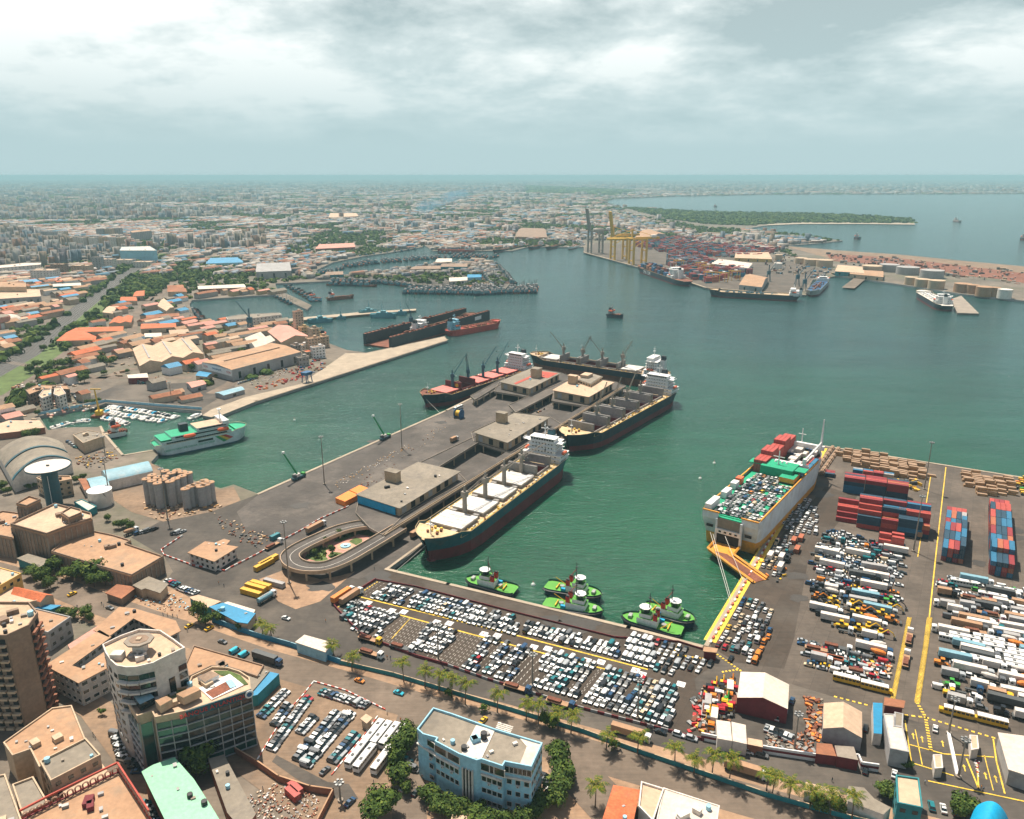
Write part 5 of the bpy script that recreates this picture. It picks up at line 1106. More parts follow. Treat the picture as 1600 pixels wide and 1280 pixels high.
# --- hand placed buildings: name, label, category, roof outline, height, wall, roof, options
TB=[
 ('building','mint green stepped metal roof building beside the bank','building',[(225,1207),(240,1198),(271,1187),(300,1220),(327,1262),(350,1300),(280,1320)],9,'wall_brick','roof_mint',dict(par=0,over=.6)),
 ('building','large plain orange-tan roofed building in the lower left corner','building',[(6,1162),(82,1108),(112,1104),(133,1156),(100,1182),(62,1200),(48,1172),(20,1182)],11,'wall_cream','roof_tan',dict(par=.6)),
 ('building','grey flat roof with pale beams behind the red arcaded building','building',[(63,1192),(134,1156),(157,1182),(80,1222)],12,'wall_cream','roof_grey',dict(par=.8,floors=3)),
 ('house','low white vaulted roof between grey roof and red arcade','building',[(97,1232),(125,1204),(160,1194),(172,1210),(100,1246)],8,'wall_white','roof_cream',dict(par=0)),
 ('building','grey roofed block with thin roof ridges left of the red arcade','building',[(20,1228),(52,1216),(75,1256),(36,1276)],10,'wall_cream','roof_grey',dict(par=.7)),
 ('building','pale grey flat roofed building at the bottom left corner','building',[(-50,1225),(8,1212),(36,1290),(20,1330),(-50,1330)],10,'wall_cream','roof_grey',dict(par=.7)),
 ('office_block','white walled court building with tan roofs, west wing','building',[(75,1040),(155,988),(170,997),(108,1042),(126,1048),(160,1024),(166,1044),(124,1066)],11,'wall_grey','roof_tan',dict(par=0,over=.8,floors=3,single=True,ww=2.2)),
 ('office_block','white walled court building with tan roofs, north wing','building',[(150,985),(187,951),(208,953),(272,972),(279,987),(250,1001),(236,992),(249,984),(209,965),(170,994)],11,'wall_grey','roof_tan',dict(par=0,over=.8,floors=3,ww=2.2)),
 ('shed','long faded pink roof strip beside the tan court building','shed',[(106,1008),(176,963),(185,966),(111,1018)],7,'wall_grey','roof_pink',dict(par=0)),
 ('house','white house with a tan flat roof beside the brown tower block','house',[(52,951),(110,965),(75,989),(60,985)],9,'wall_grey','roof_tan',dict(par=.5,floors=2)),
 ('building','tan parking deck with brown wall behind the bank','building',[(290,1040),(303,1010),(412,1041),(402,1058),(376,1049),(355,1043),(330,1042),(296,1058)],6,'wall_brown','roof_tan',dict(par=.6)),
 ('building','yellow walled building with cream roof at the left edge','building',[(-40,885),(0,888),(33,897),(0,916),(-40,930)],10,'wall_yellow','roof_cream',dict(par=.5,floors=2)),
 ('house','cream flat roof in front of the yellow walled building','house',[(-20,935),(22,918),(62,938),(30,945),(-20,948)],6,'wall_cream','roof_cream',dict(par=.4)),
 ('theatre','massive brown concrete hall with sloped cream roof','theatre',[(17,821),(86,789),(142,804),(143,812),(110,822),(73,836)],17,'wall_brown','roof_cream',dict(par=1.2)),
 ('theatre','brown concrete stair tower standing on the big brown hall','theatre',[(96,803),(111,794),(126,798),(127,803),(108,811)],21,'wall_brown','roof_cream',dict(par=1.0)),
 ('theatre','small brown roof tower behind the big brown hall','theatre',[(26,788),(46,777),(63,782),(42,792)],21,'wall_brown','roof_tan',dict(par=1.0)),
 ('theatre','low brown annex with stained cream roof terrace','theatre',[(81,863),(98,848),(140,830),(178,838),(204,846),(196,851),(255,871),(206,900),(150,884)],9,'wall_brown','roof_tan',dict(par=.9)),
 ('theatre','brown low wing left of the big brown hall','theatre',[(-30,812),(5,800),(34,804),(18,823),(20,842),(-30,832)],12,'wall_brown','roof_tan',dict(par=.9)),
 ('kiosk','grey flat roofed building between the brown annex and the crossroads','building',[(210,915),(232,903),(261,914),(250,926),(228,919),(222,921)],5,'wall_cream','roof_grey',dict(par=0,over=.7)),
 ('shop','low blue fronted shop row below the brown hall','shop',[(28,873),(45,866),(80,877),(62,886)],5,'wall_teal','roof_grey',dict(par=0,over=.4)),
 ('house','white office in a red and white fenced yard with tan roof','office building',[(296,864),(321,848),(336,850),(350,844),(357,846),(351,853),(369,856),(335,877)],6,'wall_white','roof_tan',dict(par=0,over=.8,floors=2)),
 ('building','small teal edged cabin pair beside the white storage tank','cabin',[(116,785),(128,781),(151,792),(138,799)],4,'wall_teal','roof_white',dict(par=.5)),
 ('building','grey marina building with a light blue roof corner','building',[(114,680),(137,673),(160,677),(162,682),(130,693)],8,'wall_cream','roof_grey',dict(par=.5)),
 ('kiosk','white walled kiosk with white roof inside the teal wall','kiosk',[(463,1004),(476,994),(519,1006),(508,1019)],5,'wall_blue','roof_white',dict(par=0,over=.4)),
 ('market_shed','bright blue roofed market shed by the avenue','market',[(330,949),(348,944),(397,960),(386,974),(372,972)],5,'wall_cream','roof_blue',dict(par=0,over=.6)),
 ('market_shed','white roof strip behind the bright blue market shed','market',[(348,943),(356,940),(399,953),(396,959)],4.5,'wall_cream','roof_white',dict(par=0)),
 ('shop','tan flat roofed shop left of the blue market shed','shop',[(297,934),(310,931),(344,941),(322,951)],4,'wall_teal','roof_cream',dict(par=0,over=.3)),
 ('market_shed','rusty tin market roofs under the big trees','market',[(167,927),(183,915),(211,919),(190,935)],4,'wall_brown','roof_rust',dict(par=0,over=.6)),
 ('shed','blue roofed shed beside the bank car park','shed',[(388,1089),(422,1050),(436,1053),(402,1086)],5,'wall_teal','roof_blue',dict(par=0)),
 ('shed','brown mottled roof beside the blue roofed shed','shed',[(360,1074),(398,1040),(421,1049),(388,1088)],5.5,'wall_brown','roof_grey',dict(par=0)),
 ('apartment_block','left one of two white apartment blocks above the marina','building',[(61,619),(68,610),(80,609),(80,618),(66,623)],13,'wall_white','roof_cream',dict(par=.8,floors=4)),
 ('apartment_block','right one of two white apartment blocks above the marina','building',[(84,617),(86,607),(95,605),(103,616),(92,620)],13,'wall_white','roof_cream',dict(par=.8,floors=4)),
 ('apartment_block','brown concrete frame building behind the white apartment blocks','building',[(40,610),(58,602),(105,603),(109,609),(70,608),(46,617)],11,'wall_brown','roof_tan',dict(par=.6,floors=3)),
 ('shed','long tan roofed shed on the marina shore with red end wall','shed',[(-20,668),(14,657),(62,657),(70,668),(30,674),(-20,680)],5,'wall_brick','roof_cream',dict(par=0)),
 ('office_block','long white port office with rows of windows by the blue crane','office building',[(353,496),(375,492),(436,489),(440,492),(400,497),(356,500)],12,'wall_white','roof_grey',dict(par=.6,floors=3,sp=5)),
 ('hangar','white and grey flat building with silver roof on the hill','building',[(187,392),(190,386),(234,385),(245,392)],26,'wall_blue','roof_white',dict(par=1)),
 ('apartment_block','long white apartment slab at the left edge','building',[(-10,416),(40,411),(64,411),(64,414),(-10,420)],16,'wall_white','roof_white',dict(par=1,floors=5,sp=7)),
 ('apartment_block','dark ribbed block on the hill left of the railway bend','building',[(203,361),(232,358),(237,361),(206,364)],26,'wall_grey','roof_tan',dict(par=1,floors=7,sp=8)),
 ('building','large cream museum like block with a flat stepped roof','building',[(-30,465),(-10,452),(62,452),(64,464),(0,468)],14,'wall_grey','roof_cream',dict(par=1,floors=1,sp=9,ww=3,wh=7)),
 ('building','upper storey of the large cream block at the left edge','building',[(-10,449),(0,440),(40,442),(41,449)],22,'wall_cream','roof_tan',dict(par=.8)),
 ('shed','dark teal fronted shed with white roof above the railway trees','shed',[(82,444),(126,442),(127,446),(83,448)],8,'wall_teal','roof_white',dict(par=0)),
 ('shop','teal walled office with cream flat roof by the port gate','office building',[(1400,1213),(1435,1218),(1441,1264),(1402,1256)],9,'wall_teal','roof_cream',dict(par=.6,floors=2)),
 ('gatehouse','light blue long narrow roof beside the tan gabled workshop','building',[(1364,1098),(1379,1099),(1378,1147),(1365,1146)],5,'wall_white','roof_blue',dict(par=0)),
 ('building','white L shaped flat roofed gate office','office building',[(1381,1116),(1397,1117),(1397,1135),(1410,1137),(1420,1176),(1391,1170)],7,'wall_grey','roof_white',dict(par=.3)),
 ('building','grey flat roof corner behind the white gate office','building',[(1398,1113),(1411,1116),(1410,1136),(1398,1134)],6,'wall_grey','roof_grey',dict(par=.2)),
 ('canopy','rusty orange tiled canopy by the port gate','canopy',[(1384,1092),(1412,1097),(1410,1106),(1383,1102)],5,'wall_maroon','roof_rust',dict(par=0,over=.5)),
 ('shed','brown ribbed low roof by the maroon striped wall','shed',[(1276,1161),(1300,1163),(1307,1182),(1275,1178)],4,'wall_maroon','roof_rust',dict(par=0)),
 ('shed','greenish grey low roof by the maroon striped wall','shed',[(1304,1165),(1334,1167),(1341,1188),(1308,1182)],4.5,'wall_maroon','concrete',dict(par=0)),
 ('shed','left one of two white flat sheds behind the maroon striped wall','shed',[(1119,1125),(1141,1128),(1144,1158),(1121,1154)],5,'wall_white','roof_white',dict(par=0)),
 ('shed','right one of two white flat sheds behind the maroon striped wall','shed',[(1143,1128),(1165,1133),(1167,1163),(1145,1158)],5,'wall_white','roof_white',dict(par=0)),
 ('shed','tan low roof right of the two white flat sheds','shed',[(1168,1153),(1191,1157),(1192,1168),(1168,1163)],4,'wall_brick','roof_cream',dict(par=0)),
 ('canopy','large white canopy roof at the right edge by the gate lanes','canopy',[(1561,1147),(1660,1160),(1660,1230),(1577,1203)],6,'wall_grey','roof_white',dict(par=0,over=.4)),
 ('shed','long cream roofed shed under the palms by the port road','shed',[(1259,1222),(1312,1236),(1311,1252),(1257,1236)],4,'wall_white','roof_cream',dict(par=0)),
 ('shed','pale grey angled roof right of the cream shed','shed',[(1326,1228),(1350,1231),(1366,1248),(1392,1262),(1380,1273),(1325,1252)],4.5,'wall_white','roof_grey',dict(par=0)),
 ('house','bright orange tiled roof building at the bottom edge','house',[(960,1230),(997,1237),(984,1300),(938,1300)],6,'wall_white','roof_orange',dict(par=0,over=.5)),
 ('building','cluttered cream roof beside the bright orange roof','building',[(1002,1224),(1037,1235),(1020,1285),(998,1262)],6,'wall_white','roof_cream',dict(par=.8)),
 ('building','long white roofed building right of the bright orange roof','building',[(1037,1232),(1124,1260),(1116,1310),(1022,1300)],6,'wall_white','roof_white',dict(par=.3)),
 ('house','small tan roof at the bottom edge among the trees','house',[(708,1272),(722,1270),(760,1285),(740,1300),(700,1300)],5,'wall_cream','roof_cream',dict(par=.4)),
 ('guard_hut','small cream roofed guard hut inside the bus lot','hut',[(565,1124),(572,1118),(580,1123),(573,1130)],3.5,'wall_cream','roof_cream',dict(par=0,over=.4)),
 ('toll_booth','white gate booth with long roof between yellow lanes','gate booth',[(1458,1180),(1471,1180),(1473,1200),(1461,1201)],4,'wall_white','roof_cream',dict(par=.2)),
 ('toll_booth','white gate booth furthest up the lanes by the tall mast','gate booth',[(1515,1149),(1527,1150),(1529,1170),(1518,1172)],4,'wall_white','roof_cream',dict(par=.2)),
 ('control_cabin','small tan roofed cabin at the head of the yellow berth strip','cabin',[(1101,1012),(1120,1015),(1118,1020),(1100,1018)],4,'wall_maroon','roof_tan',dict(par=0,over=.4)),
 ('tarpaulin_stack','left orange tarpaulin covered cargo stack by the blue fronted shed','cargo',[(524,778),(545,767),(560,773),(539,784)],3.5,'tarp_orange','tarp_orange',dict(par=0)),
 ('tarpaulin_stack','right orange tarpaulin covered cargo stack by the blue fronted shed','cargo',[(546,766),(562,758),(576,763),(560,772)],3.5,'tarp_orange','tarp_orange',dict(par=0)),
 ('market_shed','blue tarpaulin stalls beside the red tiled roof','market',[(57,950),(75,946),(94,947),(80,953)],3,'wall_teal','roof_blue',dict(par=0,over=.3)),
 ('house','cream apartment house behind the mushroom tower','building',[(57,748),(66,745),(110,745),(112,750),(75,757)],10,'wall_cream','roof_tan',dict(par=.8,floors=3)),
]
for nm,lab,cat,pl,h,wa,rf,kw in TB:
 kw=dict(kw);building(nm,lab,cat,pl,h,wa,rf,kw.pop('par',.8),**kw)
SH=[
 ('shed','white gabled workshop with maroon walls by the gate yard',[(1157,1051),(1152,1089),(1231,1107),(1233,1071)][::1],7,'wall_maroon','roof_white',2.5,1),
 ('shed','tan gabled workshop behind the maroon striped wall',[(1287,1100),(1286,1137),(1347,1152),(1347,1114)],6,'wall_grey','roof_cream',2.5,1),
 ('house','red tiled hip roof house by the avenue',[(30,918),(83,930),(62,941),(18,929)],6,'wall_cream','roof_orange',2,1),
 ('warehouse','three gabled cream corrugated warehouse near the dock corner',[(218,572),(207,545),(298,531),(318,553)],9,'wall_cream','roof_cream',4,3),
 ('warehouse','large tan roofed quay warehouse with white sign band',[(362,578),(470,550),(424,536),(316,566)],12,'wall_grey','roof_tan',2,1),
 ('warehouse','pale pink gabled warehouse by the harbour basin',[(439,535),(418,518),(452,509),(484,526)],8,'wall_cream','roof_pink',5,1),
 ('warehouse','white gabled warehouse left of the pink gabled one',[(378,530),(400,521),(430,532),(400,545)],8,'wall_white','roof_white',4,2),
 ('warehouse','long white roofed dock warehouse north of the basin',[(310,452),(384,449),(380,444),(309,447)],9,'wall_brick','roof_white',2,1),
 ('warehouse','rust roofed gable building left of the long white dock warehouse',[(262,456),(292,456),(284,445),(262,447)],8,'wall_cream','roof_rust',3,2),
 ('warehouse','orange roofed L shaped building, front wing',[(88,533),(149,531),(152,527),(120,512)],7,'wall_cream','roof_orange',2,1),
 ('warehouse','orange roofed L shaped building, long rear wing',[(125,519),(192,517),(193,510),(122,512)],7,'wall_cream','roof_orange',2,1),
 ('warehouse','twin orange gables behind the L shaped building',[(170,506),(178,497),(208,494),(205,504)],7,'wall_cream','roof_orange',2,2),
 ('warehouse','long orange roofed shed right of the twin orange gables',[(220,514),(275,511),(274,505),(222,506)],7,'wall_cream','roof_orange',2,1),
 ('warehouse','dark orange roofed shed behind the long orange one',[(229,497),(280,494),(279,489),(228,493)],7,'wall_cream','roof_rust',2,1),
 ('house','small orange roofed house nearest the railway trees',[(188,470),(214,470),(212,464),(190,464)],7,'wall_cream','roof_orange',2,1),
 ('house','orange roofed house right of the small orange house',[(208,463),(225,462),(226,454),(214,455)],8,'wall_cream','roof_orange',2,1),
 ('warehouse','cream roofed factory with ridge above the dock corner',[(246,478),(260,486),(272,480),(256,466)],10,'wall_cream','roof_cream',2,1),
 ('warehouse','cream roofed building amid the orange roofs',[(160,488),(176,490),(186,479),(174,477)],8,'wall_cream','roof_cream',2,1),
 ('warehouse','white low shed below the long orange roof',[(226,527),(252,526),(252,520),(226,521)],5,'wall_teal','roof_white',1,1),
 ('warehouse','cream double gabled shed above the triple warehouse',[(266,523),(296,521),(293,515),(264,517)],6,'wall_cream','roof_cream',2,2),
 ('shed','white roofed red walled shed in the boat yard',[(201,591),(231,590),(229,583),(199,586)],6,'wall_maroon','roof_white',1,1),
 ('shed','pink roofed open shed by the boat yard',[(300,606),(322,600),(314,594),(291,598)],5,'wall_grey','roof_pink',1.5,1),
 ('shed','bright blue roofed lean-to at the warehouse corner',[(306,587),(323,589),(331,583),(312,580)],5,'wall_cream','roof_blue',.8,1),
 ('shed','light blue roofed shed by the quay of the boat yard',[(350,618),(382,609),(375,604),(336,614)],4,'wall_grey','roof_lightblue',1,1),
 ('shed','faded light blue curved shed beside the storage tank',[(144,764),(170,758),(163,743),(136,748)],6,'wall_white','roof_lightblue',2,1),
 ('shed','rust orange roof lean-to left of the light blue shed',[(133,766),(143,763),(135,748),(123,748)],5,'wall_white','roof_rust',1,1),
 ('warehouse','large brown roofed shed on the fishing mole',[(688,417),(730,417),(730,412),(692,412)],8,'wall_teal','wall_brown',2,1),
 ('warehouse','long brown low shed left of the large mole shed',[(640,421),(688,420),(690,415),(650,416)],6,'wall_brown','wall_brown',1.5,1),
 ('warehouse','white roofed fish hall on the north side of the mole',[(680,410),(706,409),(706,404),(684,404)],7,'wall_cream','roof_white',1.5,1),
 ('warehouse','blue roofed office on the fishing mole',[(730,434),(752,433),(752,429),(731,429)],6,'wall_blue','roof_blue',1,1),
 ('warehouse','white long shed below the brown mole sheds',[(702,440),(730,438),(730,433),(702,434)],6,'wall_white','roof_white',1,1),
 ('warehouse','blue walled brown roofed shed at the mole root',[(508,430),(536,429),(536,424),(510,425)],6,'wall_teal','wall_brown',1.5,1),
 ('warehouse','big blue roofed complex at the northern shipyard',[(322,412),(380,410),(370,403),(330,404)],9,'wall_blue','roof_blue',3,3),
 ('warehouse','grey blue shipyard hall left of the western inlet',[(400,425),(455,423),(452,411),(402,413)],14,'wall_grey','wall_grey',4,3),
 ('warehouse','brown roofed factory on the northern shore',[(514,340),(560,338),(556,333),(516,333)],12,'wall_brick','roof_cream',3,1),
 ('warehouse','long red roofed sheds on the northern shore',[(493,389),(555,386),(552,380),(500,382)],8,'wall_brick','roof_pink',3,2),
 ('warehouse','tall cream grain hall beyond the container terminal',[(992,371),(1016,373),(1040,366),(1014,358)],14,'wall_grey','roof_tan',9,1),
 ('warehouse','tan bulk store left of the red gantries',[(805,370),(855,371),(850,357),(815,356)],8,'roof_tan','wall_brown',8,1),
 ('warehouse','tan gabled store in front of the long dark carrier',[(1155,445),(1190,449),(1200,434),(1172,428)],9,'wall_grey','roof_tan',7,1),
 ('warehouse','yellow roofed terminal shed',[(1148,403),(1206,405),(1200,394),(1150,395)],8,'wall_yellow','roof_cream',2,3),
 ('warehouse','white roofed terminal shed below the yellow one',[(1112,412),(1170,419),(1176,412),(1124,405)],8,'wall_white','roof_white',2,4),
 ('warehouse','teal gabled shed left of the white tanks',[(1305,424),(1350,427),(1346,417),(1310,414)],9,'wall_teal','roof_cream',3,2),
 ('warehouse','cream block with dark door on the tank farm quay',[(1328,428),(1380,433),(1380,424),(1330,421)],8,'wall_cream','roof_tan',1,1),
]
for nm,lab,pl,h,wa,rf,rise,n in SH:shed(nm,lab,pl,h,wa,rf,rise,n,cat='house' if nm=='house' else nm,vents='three gabled' in lab or 'quay warehouse' in lab,vm='wall_grey' if n>1 else 'wall_brown')
# sign band on the quay warehouse
a,b=G(316,566,GZ+12),G(362,578,GZ+12);d=(b-a);nr=Vector((d.y,-d.x,0)).normalized();nr=nr if nr.y<0 else-nr;th=yaw(a,b);q=(a+b)/2+nr*.25
sg=thing('sign_band','white sign band with red emblems on the quay warehouse end wall','sign',(q.x,q.y,GZ+8.5),th);MB().box((0,0,0),(d.length,.3,6.5),'house_white').build('board',None,sg)
nl=Matrix.Rotation(-th,3,'Z') @ nr
for x,s,sz,m_ in ((-d.length*.38,'OOO',3.2,'red'),(d.length*.4,'OOO',3.2,'red'),(0,'DAKARNAVE',2.8,'blue')):
 text_on('lettering',s,sz,m_,frame((x,nl.y*.2,0),(1,0,0) if nl.y<0 else (-1,0,0),(0,nl.y,0)),sg,ext=.05)
vault('sports_hall','barrel roofed hall with teal bands left of the mushroom tower',[(20,752),(112,722),(98,692),(-5,708)],8,9,'roof_grey','wall_white','hull_teal')
vault('shed','curved light blue and white roof warehouse behind the silos',[(158,738),(168,752),(239,736),(229,723)],7,3.5,'roof_lightblue','wall_white')
vault('shed','bright turquoise arched roof at the bottom right',[(1523,1262),(1577,1285),(1560,1330),(1500,1320)],5,5,'bright_blue','wall_white')
# arcade parapet of the red building
rb_,q,c=building('arcaded_building','red building with arched openings and tan roof terrace','building',[(34,1282),(80,1258),(140,1228),(186,1206),(225,1262),(260,1320),(40,1330)],10,'wall_maroon','roof_tan',par=.4)
for u,v,n in (((80,1258),(186,1206),9),((186,1206),(235,1282),12),((34,1282),(80,1258),4)):
 a,b=rel(*u,GZ+10,c),rel(*v,GZ+10,c);d=b-a;th=math.atan2(d.y,d.x)
 for i in range(n):
  p=a.lerp(b,(i+.5)/n);m=MB();r_=d.length/n*.36;pts=[]
  for k in range(9):an=PI*k/8;pts.append((p.x+math.cos(th)*r_*math.cos(an),p.y+math.sin(th)*r_*math.cos(an),11.4+r_*math.sin(an)))
  for k in range(8):m.tube(pts[k],pts[k+1],.28,'wall_cream' if k%2 else 'roof_pink',4)
  for s in (0,-1):m.tube(pts[s],(pts[s][0],pts[s][1],10),.3,'roof_red',4)
  m.build('arch',None,rb_)
 p=(a+b)/2;m=MB();m.box((p.x,p.y,13.6),(d.length,.5,.6),'roof_red',rz=th);m.build('cornice',None,rb_)
# silos, tanks, mushroom tower, domes
SIL=[(915,115),(950,127),(985,142),(1018,120),(985,105),(950,92),(1026,101),(1062,131),(1096,113),(1070,79),(1137,97),(1105,62),(1140,71),(1176,78),(1030,66)]
m=MB();m.cyl((0,0,0),2.5,16,'wall_grey',14);SB=m.mesh('shell');m=MB();m.cyl((0,0,16),2.95,.5,'roof_tan',14,2.7);m.cyl((0,0,16.5),.5,.5,'steel',6);SC=m.mesh('cap')
for k,(x,y) in enumerate(sorted(SIL)):p=G(x/4,720+y/4,GZ+16);t=thing('silo',f'{ordn(k)} silo from the left in the large grey silo cluster','silo',(p.x,p.y,GZ),0,'silos of the large cluster');link('shell',SB,t);link('cap',SC,t)
for k,(x,y) in enumerate(sorted([(1158,175),(1190,160),(1222,150),(1250,137),(1275,125),(1255,160),(1285,150),(1312,135)])):p=G(x/4,720+y/4,GZ+13);t=thing('silo',f'{ordn(k)} silo from the left in the smaller right hand cluster','silo',(p.x,p.y,GZ),0,'silos of the small cluster');link('shell',SB,t,sc=(1,1,.81));link('cap',SC,t,sc=(1,1,.81))
def tank(label,px,py,r,h,m_='tank_white',top=None,grp=None):
 p=G(px,py,GZ+h);t=thing('storage_tank',label,'storage tank',(p.x,p.y,GZ),0,grp);m=MB();m.cyl((0,0,-.2),r,h+.2,m_,28);m.build('shell',None,t);m=MB();m.cyl((0,0,h),r+.15,r*.06,top or m_,28,r*.1);m.build('roof',None,t);m=MB();m.tube((r,0,0),(r*.7,-r*.8,h),.3,'steel',4);m.build('stair',None,t)
tank('white storage tank beside the light blue shed',155,765,7,10,'tank_white','white')
for i,(x,y,r,h,lab) in enumerate(((1252,403,14,13,'cream'),(1268,405,16,14,'cream'),(1289,406,18,15,'cream'),(1363,415,20,14,'cream'),(1390,413,20,15,'grey'),(1419,417,22,15,'grey'),(1457,422,22,15,'grey'),(1424,433,11,14,'cream'),(1442,436,13,14,'cream'),(1464,438,14,15,'cream'),(1505,443,14,15,'tan'),(1521,445,10,15,'tan'),(1539,448,13,16,'tan'),(1556,449,8,16,'tan'),(1571,452,11,15,'white'),(1217,398,9,14,'cream'),(1216,411,9,13,'white'))):
 tank(f'{lab} oil tank, {ordn(i)} of the tanks along the far quay',x,y,r,h,{'cream':'wall_cream','grey':'wall_grey','tan':'roof_tan','white':'tank_white'}[lab],None,'oil tanks of the far tank farm')
p=G(86,789);mt=thing('mushroom_tower','dark teal round tower with a wide white disc on top','tower',p)
m=MB();m.cyl((0,0,0),4.6,24,'hull_teal',20);m.build('stem',None,mt);m=MB();m.cyl((0,0,22.5),4,2.5,'concrete',20,11.6);m.cyl((0,0,25),12.4,.7,'hull_teal',32);m.cyl((0,0,25.7),12.3,.3,'wall_white',32);m.box((0,0,26.4),(1.6,1,.9),'steel_dark');m.build('disc',None,mt);m=MB();m.box((1.5,-4.65,11),(.25,.2,20),'white');m.build('light_strip',None,mt)
p=G(17,508);dm=thing('dome','large white dome by the railway yard','dome',p);MB().dome((0,0,0),17,15,'roof_white',28,7).build('shell',None,dm)
p=G(-4,512);dm=thing('round_building','round brown building beside the white dome','building',p);m=MB();m.cyl((0,0,0),17,15,'roof_pink',28);m.build('wall',None,dm);m=MB();m.cyl((0,0,15),16,.6,'roof_grey',28);m.build('roof',None,dm)
# the tall white apartment towers on the hill and a few landmark blocks
for i,(x,y,h) in enumerate(((112,372,26),(120,370,30),(128,372,28),(137,370,30),(145,372,32),(153,369,30),(161,371,30),(170,371,26),(178,371,30),(187,372,28))):
 a=G(x,y,GZ+h);w=17;u0,v0=pix(Vector((a.x-w/2,a.y-9,a.z))),0
 building('apartment_tower',f'{ordn(i)} from the left of the close set white apartment towers','tower block',[pix(a+Vector(o)) for o in ((-8,-9,0),(8,-9,0),(8,9,0),(-8,9,0))],h,'wall_white' if i%3 else 'wall_cream','roof_white',par=1,floors=8,sp=5.5,group='white apartment towers on the hill')
for i,(x,y,w,h,m_) in enumerate(((72,362,14,26,'wall_grey'),(84,363,14,26,'wall_grey'),(97,362,14,26,'wall_cream'),(158,358,14,26,'wall_grey'),(170,358,14,26,'wall_cream'),(183,357,14,26,'wall_grey'),(232,320,30,36,'wall_white'),(70,422,22,20,'wall_white'),(92,413,14,24,'wall_brown'),(128,415,18,18,'wall_cream'),(152,402,10,28,'wall_grey'),(165,405,18,20,'wall_white'),(569,281,60,70,'wall_grey'),(195,406,20,12,'wall_white'),(225,409,20,12,'wall_white'))):
 a=G(x,y,GZ+h);d_=w*.6
 building('apartment_block',f'{m_[5:]} mid-rise block, {ordn(i)} of the taller hillside blocks from front left','building',[pix(a+Vector(o)) for o in ((-w,-d_,0),(w,-d_,0),(w,d_,0),(-w,d_,0))],h,m_,'roof_cream',par=1,floors=max(3,int(h/3.5)),sp=6,group='taller hillside blocks')
# walls and fences
tw=[(332,972),(400,996),(454,1011),(532,1038),(615,1057),(800,1112),(912,1146),(1000,1178),(1200,1246),(1312,1277),(1400,1300)]
o=wall_line('boundary_wall',tw[:4],.4,2.6,'roof_blue','roof_lightblue');tag(o,'bright teal boundary wall along the avenue, left stretch','wall')
o=wall_line('boundary_wall',tw[3:],.4,2.0,'wall_teal','concrete_tan');tag(o,'teal boundary wall behind the row of palms','wall')
def fence(label,pts,h,mA,mB,step=4,t_=.35):
 o=thing('fence',label,'fence',(0,0,0));P=Gs(pts);k=0
 for a,b in zip(P[:-1],P[1:]):
  d=b-a;n=max(1,int(d.length/step))
  for i in range(n):
   q=a+d*((i+.5)/n);m=MB();m.box((q.x,q.y,GZ+h/2),(d.length/n,t_,h),mA if k%2 else mB,rz=yaw(a,b));m.build('fence_panel',None,o);k+=1
 return o
fence('low red and white wall round the left side of the car lot',[(700,1041),(650,1027),(587,1003),(562,991),(530,957),(522,948),(587,907)],1.4,'wall_maroon','wall_maroon',6)
fence('red and white barrier along the car lot by the port road',[(700,1041),(762,1063),(837,1086),(912,1109),(1000,1132),(1100,1158)],1.2,'wall_maroon','wall_grey',2.5)
fence('thin red kerb fence between car lot and inner quay',[(587,907),(650,918),(800,957),(960,997),(1060,1004),(1098,1016)],1.0,'wall_maroon','wall_maroon',8,.2)
o=thing('boundary_wall','white wall with a maroon stripe along the port road','wall',(0,0,0))
for h,z,m_ in ((1.2,.6,'house_white'),(1.0,1.7,'wall_maroon'),(1.0,2.7,'house_white')):
 m=MB()
 for a,b in zip(Gs([(1095,1156),(1200,1178),(1305,1194),(1312,1189),(1340,1190),(1345,1202),(1372,1206)])[:-1],Gs([(1095,1156),(1200,1178),(1305,1194),(1312,1189),(1340,1190),(1345,1202),(1372,1206)])[1:]):c_=(a+b)/2;m.box((c_.x,c_.y,GZ+z),((b-a).length,.5,h),m_,rz=yaw(a,b))
 m.build('wall_course',None,o)
fence('red and white barrier round the fenced office yard',[(285,838),(252,860),(256,868),(300,884),(352,893),(360,888),(400,868)],.9,'line_red','white',2.2)
fence('red and white barrier between pier road and ramp approach',[(400,868),(430,851),(470,830),(500,812),(545,792)],.9,'line_red','white',2.2)
fence('red and white kerb blocks on the left side of the bus lot',[(402,1188),(425,1150),(450,1112),(475,1085),(490,1066)],.5,'line_red','white',1.6)
fence('mesh fence with red and white base at the top of the bus lot',[(490,1066),(540,1080),(602,1110)],.7,'line_red','white',1.6)
fence('red and white kerb blocks between cars and buses',[(590,1120),(565,1155),(540,1185),(518,1212)],.5,'line_red','white',1.6)
o=wall_line('boundary_wall',[(320,1180),(360,1173),(402,1198),(436,1222),(485,1238),(521,1243),(497,1290)],.5,2.8,'wall_brick','roof_tan');tag(o,'brown brick wall round the rubble yard','wall')
o=wall_line('boundary_wall',[(61,648),(120,637),(165,628),(240,634),(314,640)],1,2.4,'wall_blue','concrete');tag(o,'pale blue wall along the marina shore','wall')
b_=building('shed','long ribbed grey roof beside the mint green building','shed',[(325,1186),(350,1179),(400,1272),(380,1300),(355,1270)],5,'wall_brick','roof_grey',par=0)
